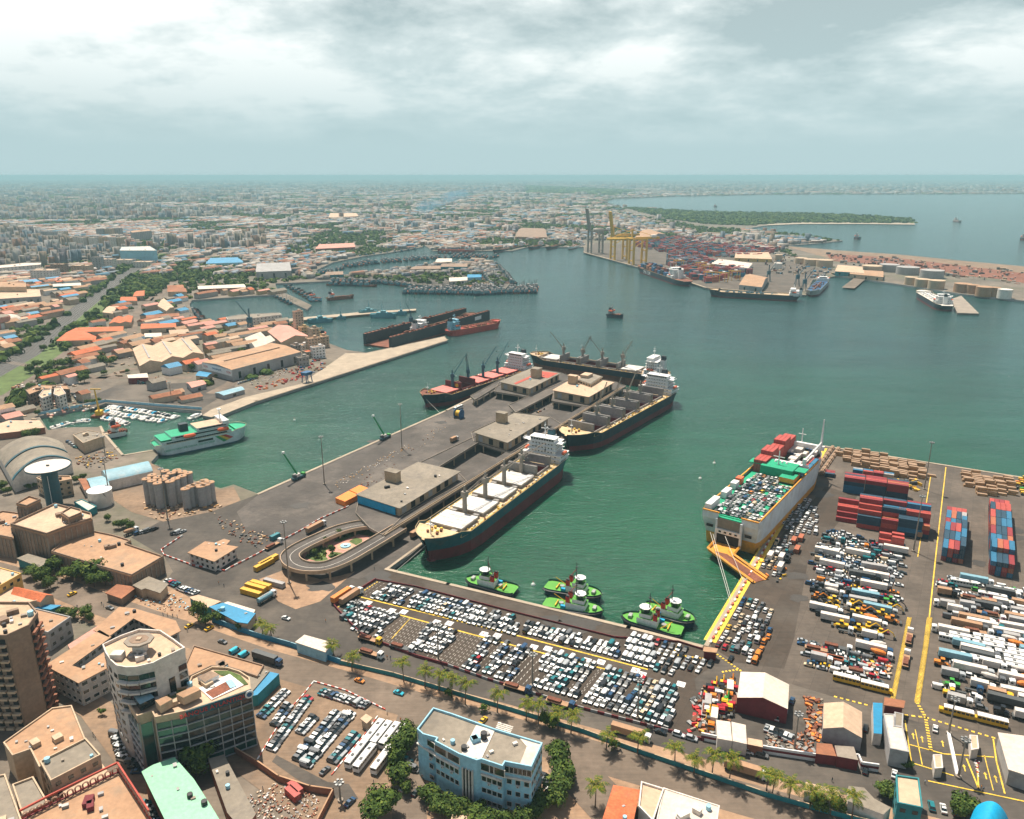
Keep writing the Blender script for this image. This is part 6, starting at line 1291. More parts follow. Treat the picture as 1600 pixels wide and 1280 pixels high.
# ---------------------------------------------------------------- the far city
CITYC=[(.25,.22,.17),(.30,.29,.26),(.22,.16,.12),(.36,.34,.32),(.18,.16,.13),(.26,.20,.14),(.15,.13,.14),(.28,.24,.20),(.21,.20,.20),(.20,.11,.07),(.13,.17,.20),(.34,.32,.30)]
def city_material():
 m=mat('city_wall',rand=CITYC,rough=.85,var=.12,scale=.5);nt=m.node_tree;L=nt.links.new;b=nt.nodes['Principled BSDF']
 src=b.inputs['Base Color'].links[0].from_socket
 g=N(nt,'ShaderNodeNewGeometry');sp=N(nt,'ShaderNodeSeparateXYZ');L(g.outputs['Position'],sp.inputs[0]);sn=N(nt,'ShaderNodeSeparateXYZ');L(g.outputs['Normal'],sn.inputs[0])
 def M_(op,a,c=None):
  q=N(nt,'ShaderNodeMath');q.operation=op
  for i,v in enumerate((a,c)):
   if v is None:continue
   if isinstance(v,(int,float)):q.inputs[i].default_value=v
   else:L(v,q.inputs[i])
  return q.outputs[0]
 row=M_('GREATER_THAN',M_('FRACT',M_('DIVIDE',sp.outputs['Z'],3.1)),.5)
 col=M_('GREATER_THAN',M_('FRACT',M_('DIVIDE',M_('ADD',sp.outputs['X'],M_('MULTIPLY',sp.outputs['Y'],.7)),3.3)),.45)
 side=M_('LESS_THAN',M_('ABSOLUTE',sn.outputs['Z']),.3)
 f=M_('MULTIPLY',M_('MULTIPLY',row,col),M_('MULTIPLY',side,.85))
 mi=N(nt,'ShaderNodeMixRGB');L(f,mi.inputs[0]);L(src,mi.inputs[1]);mi.inputs[2].default_value=(.045,.05,.055,1);L(mi.outputs[0],b.inputs['Base Color'])
city_material()
palette('city_roof',[(.21,.18,.14),(.16,.14,.12),(.28,.23,.18),(.19,.17,.16),(.30,.28,.25),(.24,.16,.11),(.14,.13,.12),(.35,.34,.31),(.23,.12,.07),(.08,.14,.19),(.17,.16,.16),(.25,.20,.15)],rough=.85,var=.15,scale=.4)
palette('city_shed',[(.31,.25,.19),(.28,.12,.07),(.37,.32,.27),(.19,.22,.25),(.27,.12,.07),(.25,.20,.17),(.41,.37,.33),(.07,.17,.24),(.22,.15,.11)],rough=.8,var=.2,scale=.4)
# photograph areas without scattered houses
NOCITY=[
 [(905,400),(905,375),(1050,378),(1220,395),(1330,425),(1270,470),(1100,470)],                                                                          # container terminal
 [(975,326),(1087,329),(1200,331),(1440,340),(1440,354),(1170,360),(1100,356),(1040,345),(970,332)],                                              # wooded peninsula
 [(1220,383),(1700,420),(1900,480),(1600,480),(1300,440),(1260,410)],                                                                                    # sand spit
 [(820,289),(1000,297),(960,306),(820,302)],                                                                                                                 # far wood
 [(110,635),(60,645),(60,690),(-400,760),(-400,1500),(1800,1500),(1800,740),(850,560),(720,520),(520,500),(500,560),(400,606),(375,590),(350,600),(330,645),(250,640),(235,592),(150,600),(125,640)],
]
HAND=[]   # world discs kept clear for the buildings modelled by hand
def clear_px(x,y,r):p=G(x,y);HAND.append((p.x,p.y,r))
for c in ((0,0,1),) or ((215,482,45),(185,490,30),(240,505,60),(160,520,60),(140,385,75),(215,405,60),(345,450,55),(400,500,45),(265,540,60),(25,460,70),(20,490,45),(105,445,40),(165,370,60),(75,370,50),(225,365,40),(45,425,60),(215,395,50),(260,390,40),(25,400,60),
          (515,335,60),(725,432,60),(1015,362,60),(1020,350,60),(755,350,45),(498,428,50),(420,415,60)):clear_px(*c)
cand=[]
D=560.0
while D<30000:
 st=max(19.0,D*.0085);half=D*.75;xs_=np.arange(-half,half,st);xs_=xs_+rng.uniform(-.35,.35,xs_.size)*st
 yy=np.full(xs_.size,D)+rng.uniform(-.35,.35,xs_.size)*st;cand.append(np.stack([xs_,yy,np.full(xs_.size,st)],1));D+=st
cand=np.concatenate(cand);X,Y,S=cand.T;PX,PY=px_of(X,Y)
ok=inside(LANDW,X,Y) & (PX>-60) & (PX<1660) & (PY>277.5)
for e in ((-12,0),(12,0),(0,12),(0,-14)):ok &= inside(LANDW,X+e[0],Y+e[1])
for p in NOCITY:ok &= ~inside(p,PX,PY)
nr_=Y<3200
for p in FOOT:
 cx_,cy_=sum(v[0] for v in p)/len(p),sum(v[1] for v in p)/len(p);k_=nr_ & ok
 pe=[(cx_+(v[0]-cx_)*1.12+(9 if v[0]>cx_ else-9),cy_+(v[1]-cy_)*1.12+(9 if v[1]>cy_ else-9)) for v in p];ok[k_] &= ~inside(pe,X[k_],Y[k_])
for L_ in ROADS:
 for a,b,w_ in L_:
  d_=b-a;l2=max(d_.length_squared,1e-6);t_=np.clip(((X-a.x)*d_.x+(Y-a.y)*d_.y)/l2,0,1);ok &= (X-a.x-d_.x*t_)**2+(Y-a.y-d_.y*t_)**2>(w_/2+8)**2
for hx,hy,hr in HAND:ok &= (X-hx)**2+(Y-hy)**2>hr*hr
X,Y,S,PX,PY=X[ok],Y[ok],S[ok],PX[ok],PY[ok]
def fbm(x,y,sc,seed):return np.array([mnoise.noise(Vector((a*sc+seed,b*sc-seed,seed*.37))) for a,b in zip(x,y)])
g1=fbm(X,Y,.0032,3.1);g2=fbm(X,Y,.0011,9.7);g3=fbm(X,Y,.012,5.2)
green=g1+g3*.6>.12
indus=(PX>400) & (PY<420) & (PY>300) & (rng.random(X.size)<.6) | (g2>.22)
u=rng.random(X.size)
isb=(~green) & (u<.86)
ang=np.where(g2>0,.55,-.25)+g2*1.1+rng.normal(0,.07,X.size)
def boxes_mesh(name,x,y,st,a,h,w,d,matidx,mats,gable):
 n=x.size;ca,sa=np.cos(a),np.sin(a);V=np.zeros((n,10,3)); 
 for i,(sx,sy) in enumerate(((-1,-1),(1,-1),(1,1),(-1,1))):
  V[:,i,0]=x+sx*w/2*ca-sy*d/2*sa;V[:,i,1]=y+sx*w/2*sa+sy*d/2*ca;V[:,i,2]=GZ-.5
  V[:,i+4]=V[:,i];V[:,i+4,2]=GZ+h
 V[:,8]=(V[:,4]+V[:,7])/2;V[:,9]=(V[:,5]+V[:,6])/2;V[:,8:,2]+=np.where(gable,h*.25+1,0)[:,None]
 F=np.array([(0,1,5,4),(2,3,7,6),(4,5,9,8),(8,9,6,7)]);T=np.array([(1,2,6),(1,6,9),(1,9,5),(3,0,4),(3,4,8),(3,8,7)])
 me=bpy.data.meshes.new(name);me.vertices.add(n*10);me.vertices.foreach_set('co',V.reshape(-1))
 base=(np.arange(n)*10)[:,None];q=(F.reshape(1,-1)+base);t=(T.reshape(1,-1)+base)
 loops=np.concatenate([q,t],1).reshape(-1);cnt=np.tile(np.array([4]*4+[3]*6),n);me.loops.add(loops.size);me.loops.foreach_set('vertex_index',loops)
 me.polygons.add(cnt.size);st_=np.concatenate([[0],np.cumsum(cnt)[:-1]]);me.polygons.foreach_set('loop_start',st_);me.polygons.foreach_set('loop_total',cnt)
 mi=np.tile(np.array([0,0,1,1,0,0,0,0,0,0]),(n,1));mi[gable & (matidx>0)]=np.array([0,0,2,2,0,0,0,0,0,0])
 for k in mats:me.materials.append(MATS[k])
 me.polygons.foreach_set('material_index',mi.reshape(-1));me.update(calc_edges=True);me.validate();return me
bx,by,bs,bpx,bpy_,ba,bi=X[isb],Y[isb],S[isb],PX[isb],PY[isb],ang[isb],indus[isb];n=bx.size
w=bs*rng.uniform(.38,.85,n);d=bs*rng.uniform(.35,.75,n);h=rng.choice([4,6,9,13,18,28],n,p=[.16,.22,.24,.19,.13,.06])*rng.uniform(.85,1.15,n)
w=np.where(bi,w*rng.choice([1,1.8,2.6],n),w);h=np.where((bpx<420) & (by>900) & (rng.random(n)<.2),rng.uniform(18,38,n),h);h=np.where(bi,np.minimum(h,8),h);h=np.where(bs>60,h*1.1,h);h=np.where((bpx>495) & (bpx<805) & (bpy_>402) & (bpy_<458),np.minimum(h,7),h)
order=np.argsort(by);near=order[:292];rest=order[292:]
far=boxes_mesh('buildings',bx[rest],by[rest],bs[rest],ba[rest],h[rest],w[rest],d[rest],bi[rest]*1,['city_wall','city_roof','city_shed'],bi[rest])
tag(link('far_city',far),'hazy sprawl of pale low buildings reaching the horizon','city',kind='stuff')
MARKS=[(60,430,'the blocks by the railway'),(150,380,'the tall white blocks'),(250,500,'the orange roofed sheds'),(345,450,'the long white quayside warehouse'),(60,590,'the railway yard'),
         (470,400,'the northern basin'),(700,430,'the fishing boat mole'),(560,340,'the brown roofed factory'),(800,360,'the smoke plume'),(1010,350,'the tan bulk store'),(1330,440,'the tank farm'),(940,330,'the curved bay'),(330,560,'the corrugated triple shed'),(480,350,'the railway curve')]
CN=[('cream',(.55,.46,.36)),('white',(.54,.49,.43)),('tan',(.50,.36,.25)),('grey',(.36,.33,.30)),('ochre',(.50,.38,.20)),('orange-roofed',(.5,.4,.3))]
for nm,c in CN:mat('house_'+nm,c,.85,var=.2,scale=.4)
groups={}
for i in near:
 k=min(range(len(MARKS)),key=lambda j:(MARKS[j][0]-bpx[i])**2+((MARKS[j][1]-bpy_[i])*2)**2)
 c=rng.integers(0,6) if rng.random()>.5 else rng.integers(0,4);sz='shed' if (bi[i] or h[i]<5) else ('low house' if h[i]<8 else ('mid-rise block' if h[i]<14 else 'tall block'))
 groups.setdefault((k,c,sz),[]).append(i)
SHED=['roof_rust','roof_blue','roof_cream','roof_tan','roof_pink','roof_grey','roof_grey','roof_rust','roof_tan']
for (k,c,sz),L_ in groups.items():
 L_.sort(key=lambda i:bpx[i])
 for q,i in enumerate(L_):
  mk=MARKS[k];side='left of' if bpx[i]<mk[0]-15 else ('right of' if bpx[i]>mk[0]+15 else 'by')
  lab=f'{CN[c][0]} {sz}, {ordn(q)} of its colour from left, round {mk[2]}';lab=' '.join(lab.split()[:16])
  W_,D_,H_=float(w[i]),float(d[i]),float(h[i]);wm='house_'+CN[c][0]
  if sz=='shed':
   b=thing('warehouse',lab,'warehouse',(bx[i],by[i],GZ),float(ba[i]),'small buildings of the near city')
   rm='roof_orange' if c==5 else SHED[rng.integers(0,9)]
   MB().box((0,0,H_/2),(W_,D_,H_),wm,bottom=False).build('wall',None,b)
   r_=MB();e=.6;r_.prism([(-W_/2-e,-D_/2-e),(W_/2+e,-D_/2-e),(W_/2+e,D_/2+e),(-W_/2-e,D_/2+e)],H_,H_+.05,rm);r_.v=[];r_.f=[];r_.m=[]
   x_,y_=W_/2+e,D_/2+e;rg=H_+D_*.22
   r_.add([(-x_,-y_,H_-.2),(x_,-y_,H_-.2),(x_,0,rg),(-x_,0,rg),(x_,y_,H_-.2),(-x_,y_,H_-.2)],[(0,1,2,3),(3,2,4,5),(1,4,2),(0,3,5)],rm);r_.build('roof',None,b)
  else:
   b=thing('house' if H_<8 else 'apartment_block',lab,'building',(bx[i],by[i],GZ),float(ba[i]),'small buildings of the near city')
   MB().box((0,0,H_/2),(W_,D_,H_),wm,bottom=False).build('wall',None,b)
   r_=MB();r_.ring([(-W_/2-.2,-D_/2-.2),(W_/2+.2,-D_/2-.2),(W_/2+.2,D_/2+.2),(-W_/2-.2,D_/2+.2)],.5,H_-.3,H_+.9,wm);r_.face([(-W_/2,-D_/2,H_+.05),(W_/2,-D_/2,H_+.05),(W_/2,D_/2,H_+.05),(-W_/2,D_/2,H_+.05)],'roof_orange' if c==5 else ('roof_tan','roof_grey','roof_cream')[q%3])
   r_.build('roof',None,b)
   MB().box((W_*.22,D_*.15,H_+1.4),(3.2,3.8,2.6),wm,bottom=False).build('stair_hut',None,b)
   g_=MB();nf=max(1,int(H_/3.1))
   for f_ in range(nf):
    z_=H_*(f_+.55)/nf
    for s_,(LL,off) in enumerate(((W_,D_/2),(W_,-D_/2),(D_,W_/2),(D_,-W_/2))):
     nn=max(1,int(LL/3.2))
     for t_ in range(nn):
      u_=-LL/2+LL*(t_+.5)/nn
      if s_<2:g_.box((u_,off,z_),(1.5,.12,1.3),'glass_dark')
      else:g_.box((off,u_,z_),(.12,1.5,1.3),'glass_dark')
   g_.build('window',None,b,kind='stuff')
# far trees: one mass, merged from small crowns
tx,ty,ts=X[~isb & (green | (u>.93))],Y[~isb & (green | (u>.93))],S[~isb & (green | (u>.93))]
k=ty<9000;tx,ty,ts=tx[k],ty[k],ts[k]
tag(link('city_trees',leaf_mass('city_trees',tx,ty,ts*rng.uniform(.22,.46,tx.size),np.minimum(ts*.3,9)*rng.uniform(.7,1.3,tx.size))),'dark green tree canopy dotted between the distant houses','trees',kind='stuff')
ax,ay=[],[]
for p,st in (([(978,325),(1025,328),(1087,332),(1200,334),(1300,336),(1362,339),(1424,344),(1428,349),(1350,348.5),(1250,348),(1200,350),(1175,353),(1100,350),(1040,342)],24),([(822,290),(1000,298),(962,306),(822,302)],90)):
 a_,b_=scatter_in(p,st);ax.append(a_);ay.append(b_)
ax,ay=np.concatenate(ax),np.concatenate(ay);sz=np.where(ay>6000,55,15)*rng.uniform(.7,1.2,ax.size)
tag(link('peninsula_wood',leaf_mass('wood',ax,ay,sz,np.where(ay>6000,14,11)*rng.uniform(.6,1.3,ax.size))),'dense dark wood covering the low peninsula in the bay','wood',kind='stuff')
ax,ay=[],[]
for p,st in (([(150,470),(185,435),(225,410),(262,400),(300,415),(345,418),(345,435),(265,440),(240,465),(205,462),(165,490)],15),([(128,470),(160,440),(205,408),(240,396),(232,404),(195,425),(150,462),(120,490),(95,500)],15),([(-5,560),(60,515),(95,500),(85,515),(40,545),(-5,575)],16),([(75,545),(150,480),(165,490),(120,530),(90,560)],17),([(-5,640),(70,590),(100,580),(60,625),(5,660)],15),([(300,415),(400,420),(440,430),(350,436)],16)):
 a_,b_=scatter_in(p,st);ax.append(a_);ay.append(b_)
ax,ay=np.concatenate(ax),np.concatenate(ay)
kk=~inside([(-100,645),(30,560),(75,520),(125,478),(180,435),(235,405),(250,402),(245,412),(195,440),(140,485),(92,528),(50,565),(-60,650)],*px_of(ax,ay));ax,ay=ax[kk],ay[kk]
tag(link('railway_trees',leaf_mass('trees',ax,ay,rng.uniform(5,10,ax.size),rng.uniform(5,9,ax.size))),'belt of bushy green trees beside the curving railway','trees',kind='stuff')
# ---------------------------------------------------------------- vehicles: one template of each kind
PC={'white':(.68,.68,.66),'silver':(.36,.38,.39),'grey':(.12,.125,.13),'black':(.012,.015,.018),'blue':(.012,.06,.14),'teal':(.01,.16,.18),'red':(.38,.012,.02),'yellow':(.72,.42,.02),'orange':(.62,.20,.02),'green':(.05,.30,.04),'cyan':(.02,.40,.52),'cream':(.55,.43,.28),'maroon':(.14,.02,.02),'brown':(.2,.09,.04)}
for k,v in PC.items():mat('paint_'+k,v,.32,var=.04,scale=.5,fine=.02,spec=.6)
def car_tpl(L=4.4,Wd=1.8,H=1.45,kind='sedan'):
 b,g=MB(),MB();x0,x1=-L/2,L/2;w=Wd/2
 pr=[(x0,.35,.78),(x0+.15,.3,.95),(x1-.9,.3,.95),(x1-.1,.3,.75),(x1,.38,.6)]
 b.loft([[(x,-w*k,zb),(x,-w*.94*k,zt),(x,w*.94*k,zt),(x,w*k,zb)] for (x,zb,zt),k in zip(pr,(.92,1,1,.96,.86))],'PAINT')
 c0,c1,t0,t1={'sedan':(x0+.45,x1-.95,x0+1.25,x1-2.15),'suv':(x0+.12,x1-.95,x0+.6,x1-1.95),'van':(x0+.08,x1-.5,x0+.15,x1-1.2)}[kind]
 g.loft([[(c0,-w*.9,.9),(c1,-w*.9,.9),(c1,w*.9,.9),(c0,w*.9,.9)],[(t0,-w*.74,H-.04),(t1,-w*.74,H-.04),(t1,w*.74,H-.04),(t0,w*.74,H-.04)]],'glass_dark')
 b.box(((t0+t1)/2,0,H-.01),(t1-t0,w*1.38,.06),'PAINT')
 if kind=='van':b.box(((c0+t1)/2-.2,0,H*.62),(t1-c0-.8,Wd*.97,H*.66),'PAINT')
 for sx in (x0+.8,x1-.85):
  for sy in (-1,1):b.tube((sx,sy*(w-.2),.32),(sx,sy*(w+.01),.32),.32,'tyre',8)
 b.box((x1-.02,0,.6),(.1,Wd*.8,.14),'black');b.box((x0+.02,0,.6),(.1,Wd*.8,.14),'red')
 return b,g
def truck_tpl(kind):
 b,g=MB(),MB();L={'box':9,'semi':15,'tanker':11,'mixer':9,'flat':12,'tractor':6.5}[kind];x1=L/2;Wd=2.5
 b.box((x1-1.1,0,1.75),(2.1,2.4,2.5),'PAINT');b.box((x1-1.3,0,3.1),(1.5,2.2,.3),'PAINT');g.box((x1-.04,0,2.3),(.1,2.1,.9),'glass_dark')
 for s in (-1,1):g.box((x1-.9,s*1.21,2.3),(.9,.06,.8),'glass_dark')
 b.box((-.9,0,.95),(L-2.2,1,.35),'steel_dark')
 if kind in ('box','semi'):b.box((-1.15,0,2.5),(L-2.8,2.5,2.7),'CARGO')
 elif kind=='tanker':b.tube((-x1+.3,0,2.2),(x1-2.6,0,2.2),1.2,'CARGO',12);b.box((-1,0,3.45),(L*.5,.6,.12),'steel')
 elif kind=='mixer':b.loft([[(x,1.2*r*math.cos(a),2.5+dz+1.2*r*math.sin(a)) for a in [i*PI/5 for i in range(10)]] for x,r,dz in ((-x1+.3,.4,.6),(-x1+2.2,1,.2),(.6,.9,0),(1.8,.5,-.2))],'CARGO')
 elif kind=='flat':
  b.box((-1.15,0,1.35),(L-2.8,2.5,.3),'CARGO');b.box((-1.15-L*.1,0,1.9),(L*.45,1.9,.9),'rust')
 for sx in ([x1-1.2,-x1+1,-x1+2.2]+([x1-3.6] if L>8 else [])):
  for sy in (-1,1):b.tube((sx,sy*.85,.5),(sx,sy*1.2,.5),.5,'tyre',8)
 return b,g
def bus_tpl(L=12,school=False):
 b,g=MB(),MB();b.box((0,0,1.7),(L,2.5,2.6),'PAINT',top='white');b.box((0,0,3.08),(L*.93,2.2,.18),'white')
 if school:b.box((L/2+.7,0,1.1),(1.5,2,1.3),'PAINT')
 else:b.box((-L*.2,0,3.25),(1.2,1,.25),'steel_dark');b.box((L*.25,0,3.25),(1.2,1,.25),'steel_dark')
 n=int(L/1.3)
 for i in range(n):
  for s in (-1,1):g.box((-L/2+L*(i+.5)/n,s*1.26,2.2),(L/n*.82,.06,.9),'glass_dark')
 g.box((L/2+.02,0,2.1),(.08,2.2,1.2),'glass_dark');g.box((-L/2-.02,0,2.3),(.08,2,.8),'glass_dark')
 for sx in (-L*.3,L*.32):
  for sy in (-1,1):b.tube((sx,sy*.9,.5),(sx,sy*1.22,.5),.5,'tyre',8)
 return b,g
def excavator_tpl():
 b,g=MB(),MB()
 for s in (-1,1):b.box((0,s*1.1,.5),(3.8,.6,.9),'steel_dark')
 b.box((-.3,0,1.6),(3.2,2.5,1.2),'PAINT');b.box((-1.4,0,2.2),(1.2,2.3,.6),'steel_dark');g.box((.6,.7,2.6),(1.5,1,1.5),'glass_dark');b.box((.6,.7,3.4),(1.6,1.1,.12),'PAINT')
 for A,B_,r in (((1,-.2,1.8),(3.4,-.2,4.2),.32),((3.4,-.2,4.2),(5.4,-.2,3),.28),((5.4,-.2,3),(6.6,-.2,1),.22)):b.tube(A,B_,r,'PAINT',4)
 b.box((6.5,-.2,.7),(1.1,1.2,.9),'steel_dark');return b,g
def loader_tpl():
 b,g=MB(),MB();b.box((-.8,0,1.6),(3.4,1.9,1.4),'PAINT');b.box((1.8,0,1.2),(1.8,1.5,.9),'PAINT');g.box((.5,0,2.9),(1.4,1.5,1.4),'glass_dark');b.box((.5,0,3.65),(1.6,1.7,.15),'PAINT')
 for sx in (-1.7,1.7):
  for sy in (-1,1):b.tube((sx,sy*.8,.8),(sx,sy*1.4,.8),.8,'tyre',10)
 b.tube((2.4,.6,1.2),(3.8,.6,.8),.2,'PAINT',4);b.tube((2.4,-.6,1.2),(3.8,-.6,.8),.2,'PAINT',4);b.box((4.2,0,.7),(.9,2.7,1),'steel_dark');return b,g
TPL={'sedan':car_tpl(),'suv':car_tpl(4.6,1.9,1.75,'suv'),'van':car_tpl(5.2,2.0,2.2,'van'),'box':truck_tpl('box'),'semi':truck_tpl('semi'),'tanker':truck_tpl('tanker'),'mixer':truck_tpl('mixer'),'flat':truck_tpl('flat'),'tractor':truck_tpl('tractor'),'bus':bus_tpl(),'school':bus_tpl(10,True),'excavator':excavator_tpl(),'loader':loader_tpl()}
KN={'sedan':('car','car','saloon car'),'suv':('car','car','estate car'),'van':('van','van','van'),'box':('truck','truck','box truck'),'semi':('truck','truck','long trailer truck'),'tanker':('tanker_truck','truck','tanker truck'),'mixer':('mixer_truck','truck','mixer truck'),'flat':('flatbed_truck','truck','flatbed truck'),'tractor':('truck','truck','tractor unit'),'bus':('bus','bus','coach'),'school':('school_bus','bus','school bus'),'excavator':('excavator','excavator','excavator'),'loader':('wheel_loader','loader','wheel loader')}
CARGOC={'white':'wall_white','tan':'roof_tan','grey':'wall_grey','blue':'roof_lightblue','orange':'orange','dark':'steel_dark'}
QUEUE=[]
def put(kind,colour,x,y,th,where,z=GZ+.16,group='vehicles waiting in the port yards',cargo='white'):QUEUE.append((kind,colour,x,y,z,th,where,group,cargo))
def pick(ws):return random.choices([w[0] for w in ws],[w[1] for w in ws])[0]
CW=[('white',38),('silver',18),('grey',11),('black',13),('teal',9),('blue',6),('red',2),('cream',2)]
CARK=[('sedan',5),('suv',4),('van',1)]
def lot(poly,th,dx,dy,where,p=.95,cw=CW,ck=CARK,z=GZ+.16,jit=.15,group='cars parked in the fenced port lot',org=None,runs=True):
 """fill an area with parked cars: columns along th, dx across and dy along"""
 P=Gs(poly);o=org or P[0];u=Vector((math.cos(th),math.sin(th)));r=Vector((LA.x,LA.y)) if org is None else Vector((math.sin(th),-math.cos(th)));Pw=[(q.x,q.y) for q in P];n=0
 last='white'
 for i in range(-60,61):
  cc=pick(cw)
  for j in range(-25,26):
   q=Vector((o.x,o.y))+r*i*dx+u*(j+.5)*dy
   if random.random()>p:continue
   if inside(Pw,q.x,q.y):
    if random.random()<.55:cc=pick(cw)
    put(pick(ck),cc,q.x+random.uniform(-jit,jit),q.y+random.uniform(-jit,jit)*2,th+random.gauss(0,.02)+(PI if random.random()<.06 else 0),(i+60,j+25,where),z,group);n+=1
 return n
HD=PIER+PI
lot([(581,937),(607,913),(650,924),(627,947)],HD,2.5,5.2,'in the small corner block by the quay')
lot([(637,951),(653,926),(800,962),(812,990),(800,991)],HD,2.5,5.2,'in the long quayside block, left part')
lot([(818,992),(803,963),(905,987),(967,1004),(968,1032)],HD,2.5,5.2,'in the long quayside block, right part')
lot([(972,1034),(985,990),(1016,997),(1024,1050)],HD,2.5,5.3,'in the white van block by the tugs',cw=[('white',9),('silver',1)],ck=[('suv',1),('van',2)])
lot([(1022,1052),(1024,1003),(1060,1010),(1110,1022),(1118,1045),(1060,1055)],HD,3.1,6,'in the loose rows by the quay corner',p=.72)
lot([(530,957),(550,943),(622,962),(590,1000),(560,992)],HD,2.6,5.2,'in the far left block of the car lot')
lot([(640,1014),(672,975),(722,986),(684,1031)],HD,2.5,5.2,'in the second block right of the letters')
lot([(722,1046),(760,997),(780,1001),(742,1052)],HD,2.5,5.2,'in the narrow double column block');lot([(754,1054),(785,1004),(797,1007),(768,1060)],HD,2.5,5.2,'in the narrow right column block')
lot([(773,1062),(805,1008),(812,1011),(828,1015),(800,1068)],HD,2.5,5.2,'in the block before the wide gap')
lot([(833,1075),(853,1018),(934,1040),(900,1096)],HD,2.5,5.2,'in the middle block of the lot');lot([(911,1100),(944,1042),(1063,1073),(1047,1138)],HD,2.5,5.2,'in the big dense block by the road')
MIX=[('white',30),('silver',14),('grey',12),('black',14),('teal',8),('blue',8),('red',5),('yellow',3),('cream',5),('orange',3),('maroon',2)]
def yard(poly,where,kinds,cw,step=3.0,p=.97,skip=None,flip=.2,th=None):
 """dense lines of mixed vehicles, lines run along the lane direction"""
 P=Gs(poly);Pw=[(q.x,q.y) for q in P];th=LANE if th is None else th;u=Vector((math.cos(th),math.sin(th)));v=Vector((math.cos(PIER),math.sin(PIER)));o=Vector(Pw[0])
 LN={'sedan':4.9,'suv':5,'van':5.8,'box':9.8,'semi':16,'tanker':12,'mixer':9.8,'flat':13,'tractor':7.2,'bus':12.8,'school':12,'excavator':8.5,'loader':7}
 for j in range(-60,61):
  s=-160+random.uniform(0,4);i=0
  while s<260:
   k=pick(kinds(j) if callable(kinds) else kinds);L=LN[k];q=o+u*(s+L/2)+v*j*step;s+=L+random.uniform(.05,.4)
   if random.random()>p:continue
   e0,e1=q-u*L*.45,q+u*L*.45
   if inside(Pw,e0.x,e0.y) and inside(Pw,e1.x,e1.y):
    c=pick(cw);cg=pick([('white',4),('tan',3),('grey',3),('blue',1),('dark',2)])
    if k in ('excavator','loader'):c=pick([('yellow',6),('black',3),('orange',2),('green',1)])
    if k in ('bus','school'):c='white' if k=='bus' else 'yellow'
    if k=='mixer':cg='orange' if random.random()<.3 else 'white'
    put(k,c,q.x,q.y,th+(PI if random.random()<flip else 0)+random.gauss(0,.03),(i,j+60,where),cargo=cg);i+=1
yard([(1290,826),(1422,860),(1416,908),(1260,882),(1268,855)],'in the upper part of the middle yard',[('sedan',5),('suv',4),('van',2),('semi',.8),('tractor',.5)],MIX,2.7)
yard([(1260,880),(1416,905),(1411,946),(1256,918)],'in the second band of the middle yard',[('sedan',4),('suv',3),('van',2),('semi',1),('box',1),('loader',.4)],MIX,2.9)
yard([(1256,916),(1412,941),(1406,1004),(1296,992),(1268,968),(1246,958)],'among the machines of the middle yard',[('excavator',4),('loader',3),('tractor',1.5),('semi',.8),('mixer',.8),('suv',1)],MIX,3.6)
yard([(1330,992),(1406,1000),(1402,1036),(1330,1022)],'in the truck rows by the yellow lane',[('semi',2),('box',2),('mixer',1),('flat',1)],MIX,3.4)
yard([(1240,1000),(1330,1018),(1398,1040),(1394,1076),(1300,1055),(1244,1040)],'in the crowded lower middle yard',[('sedan',6),('suv',4),('van',2),('box',.6),('flat',.6)],MIX,2.5,.96)
WH=[('white',46),('silver',14),('grey',10),('black',6),('red',5),('blue',6),('yellow',4),('teal',4),('green',1)]
yard([(1462,896),(1700,940),(1700,975),(1458,925)],'in the upper band of the right yard',[('sedan',3),('suv',3),('van',2),('semi',1.2),('bus',.8)],WH,2.9)
yard([(1458,922),(1700,972),(1700,1025),(1452,985)],'in the truck band of the right yard',[('semi',2),('box',2),('tractor',1),('van',1),('suv',1),('flat',1)],WH,3.2)
yard([(1452,985),(1600,1005),(1700,1040),(1700,1075),(1450,1020)],'among the white coaches of the right yard',[('bus',5),('semi',1.5),('tanker',.8),('mixer',.8)],WH,3.2,.97)
yard([(1450,1016),(1700,1072),(1700,1155),(1476,1100),(1452,1080)],'in the lower band of the right yard',[('box',2),('mixer',1.2),('tanker',1),('tractor',1),('semi',1),('van',1),('suv',1),('loader',.6)],WH,3.5,.88)
MR=[('red',4),('white',3),('orange',2),('black',2),('yellow',1)]
yard([(1108,1072),(1150,1060),(1150,1118),(1112,1150),(1090,1145)],'in the maroon works yard',[('tractor',3),('flat',2),('excavator',1.5),('box',.6)],MR,3.6,.9,th=PIER+.25)
yard([(1195,1138),(1262,1148),(1272,1178),(1200,1164)],'behind the maroon striped wall',[('tractor',4),('van',1),('suv',1)],MR,3.4,.9,th=PIER)
yard([(1474,732),(1488,735),(1486,764),(1473,762)],'at the head of the wide road',[('loader',1)],MR,4,.95)
yard([(1583,747),(1680,760),(1675,782),(1580,774)],'at the far right of the timber',[('loader',1)],MR,4,.95)
BL=PIER
lot([(1120,1014),(1156,940),(1172,930),(1208,952),(1202,1000),(1182,1036),(1150,1030)],BL,2.8,5.4,'in the loose cluster beside the yellow berth strip',p=.9,cw=MIX,jit=.5,group='cars beside the berth strip')
lot([(1224,822),(1250,776),(1280,788),(1276,836),(1236,838)],BL,3.0,6.0,'in the small group below the oil stains',p=.78,cw=[('white',6),('silver',3),('teal',1)],jit=.6,group='cars beside the berth strip')
lot([(1192,890),(1210,848),(1236,838),(1238,868),(1222,908)],BL,2.9,5.8,'by the car carrier ramp',p=.88,cw=MIX,ck=[('sedan',4),('suv',3),('loader',1),('box',1)],jit=.5,group='cars beside the berth strip')
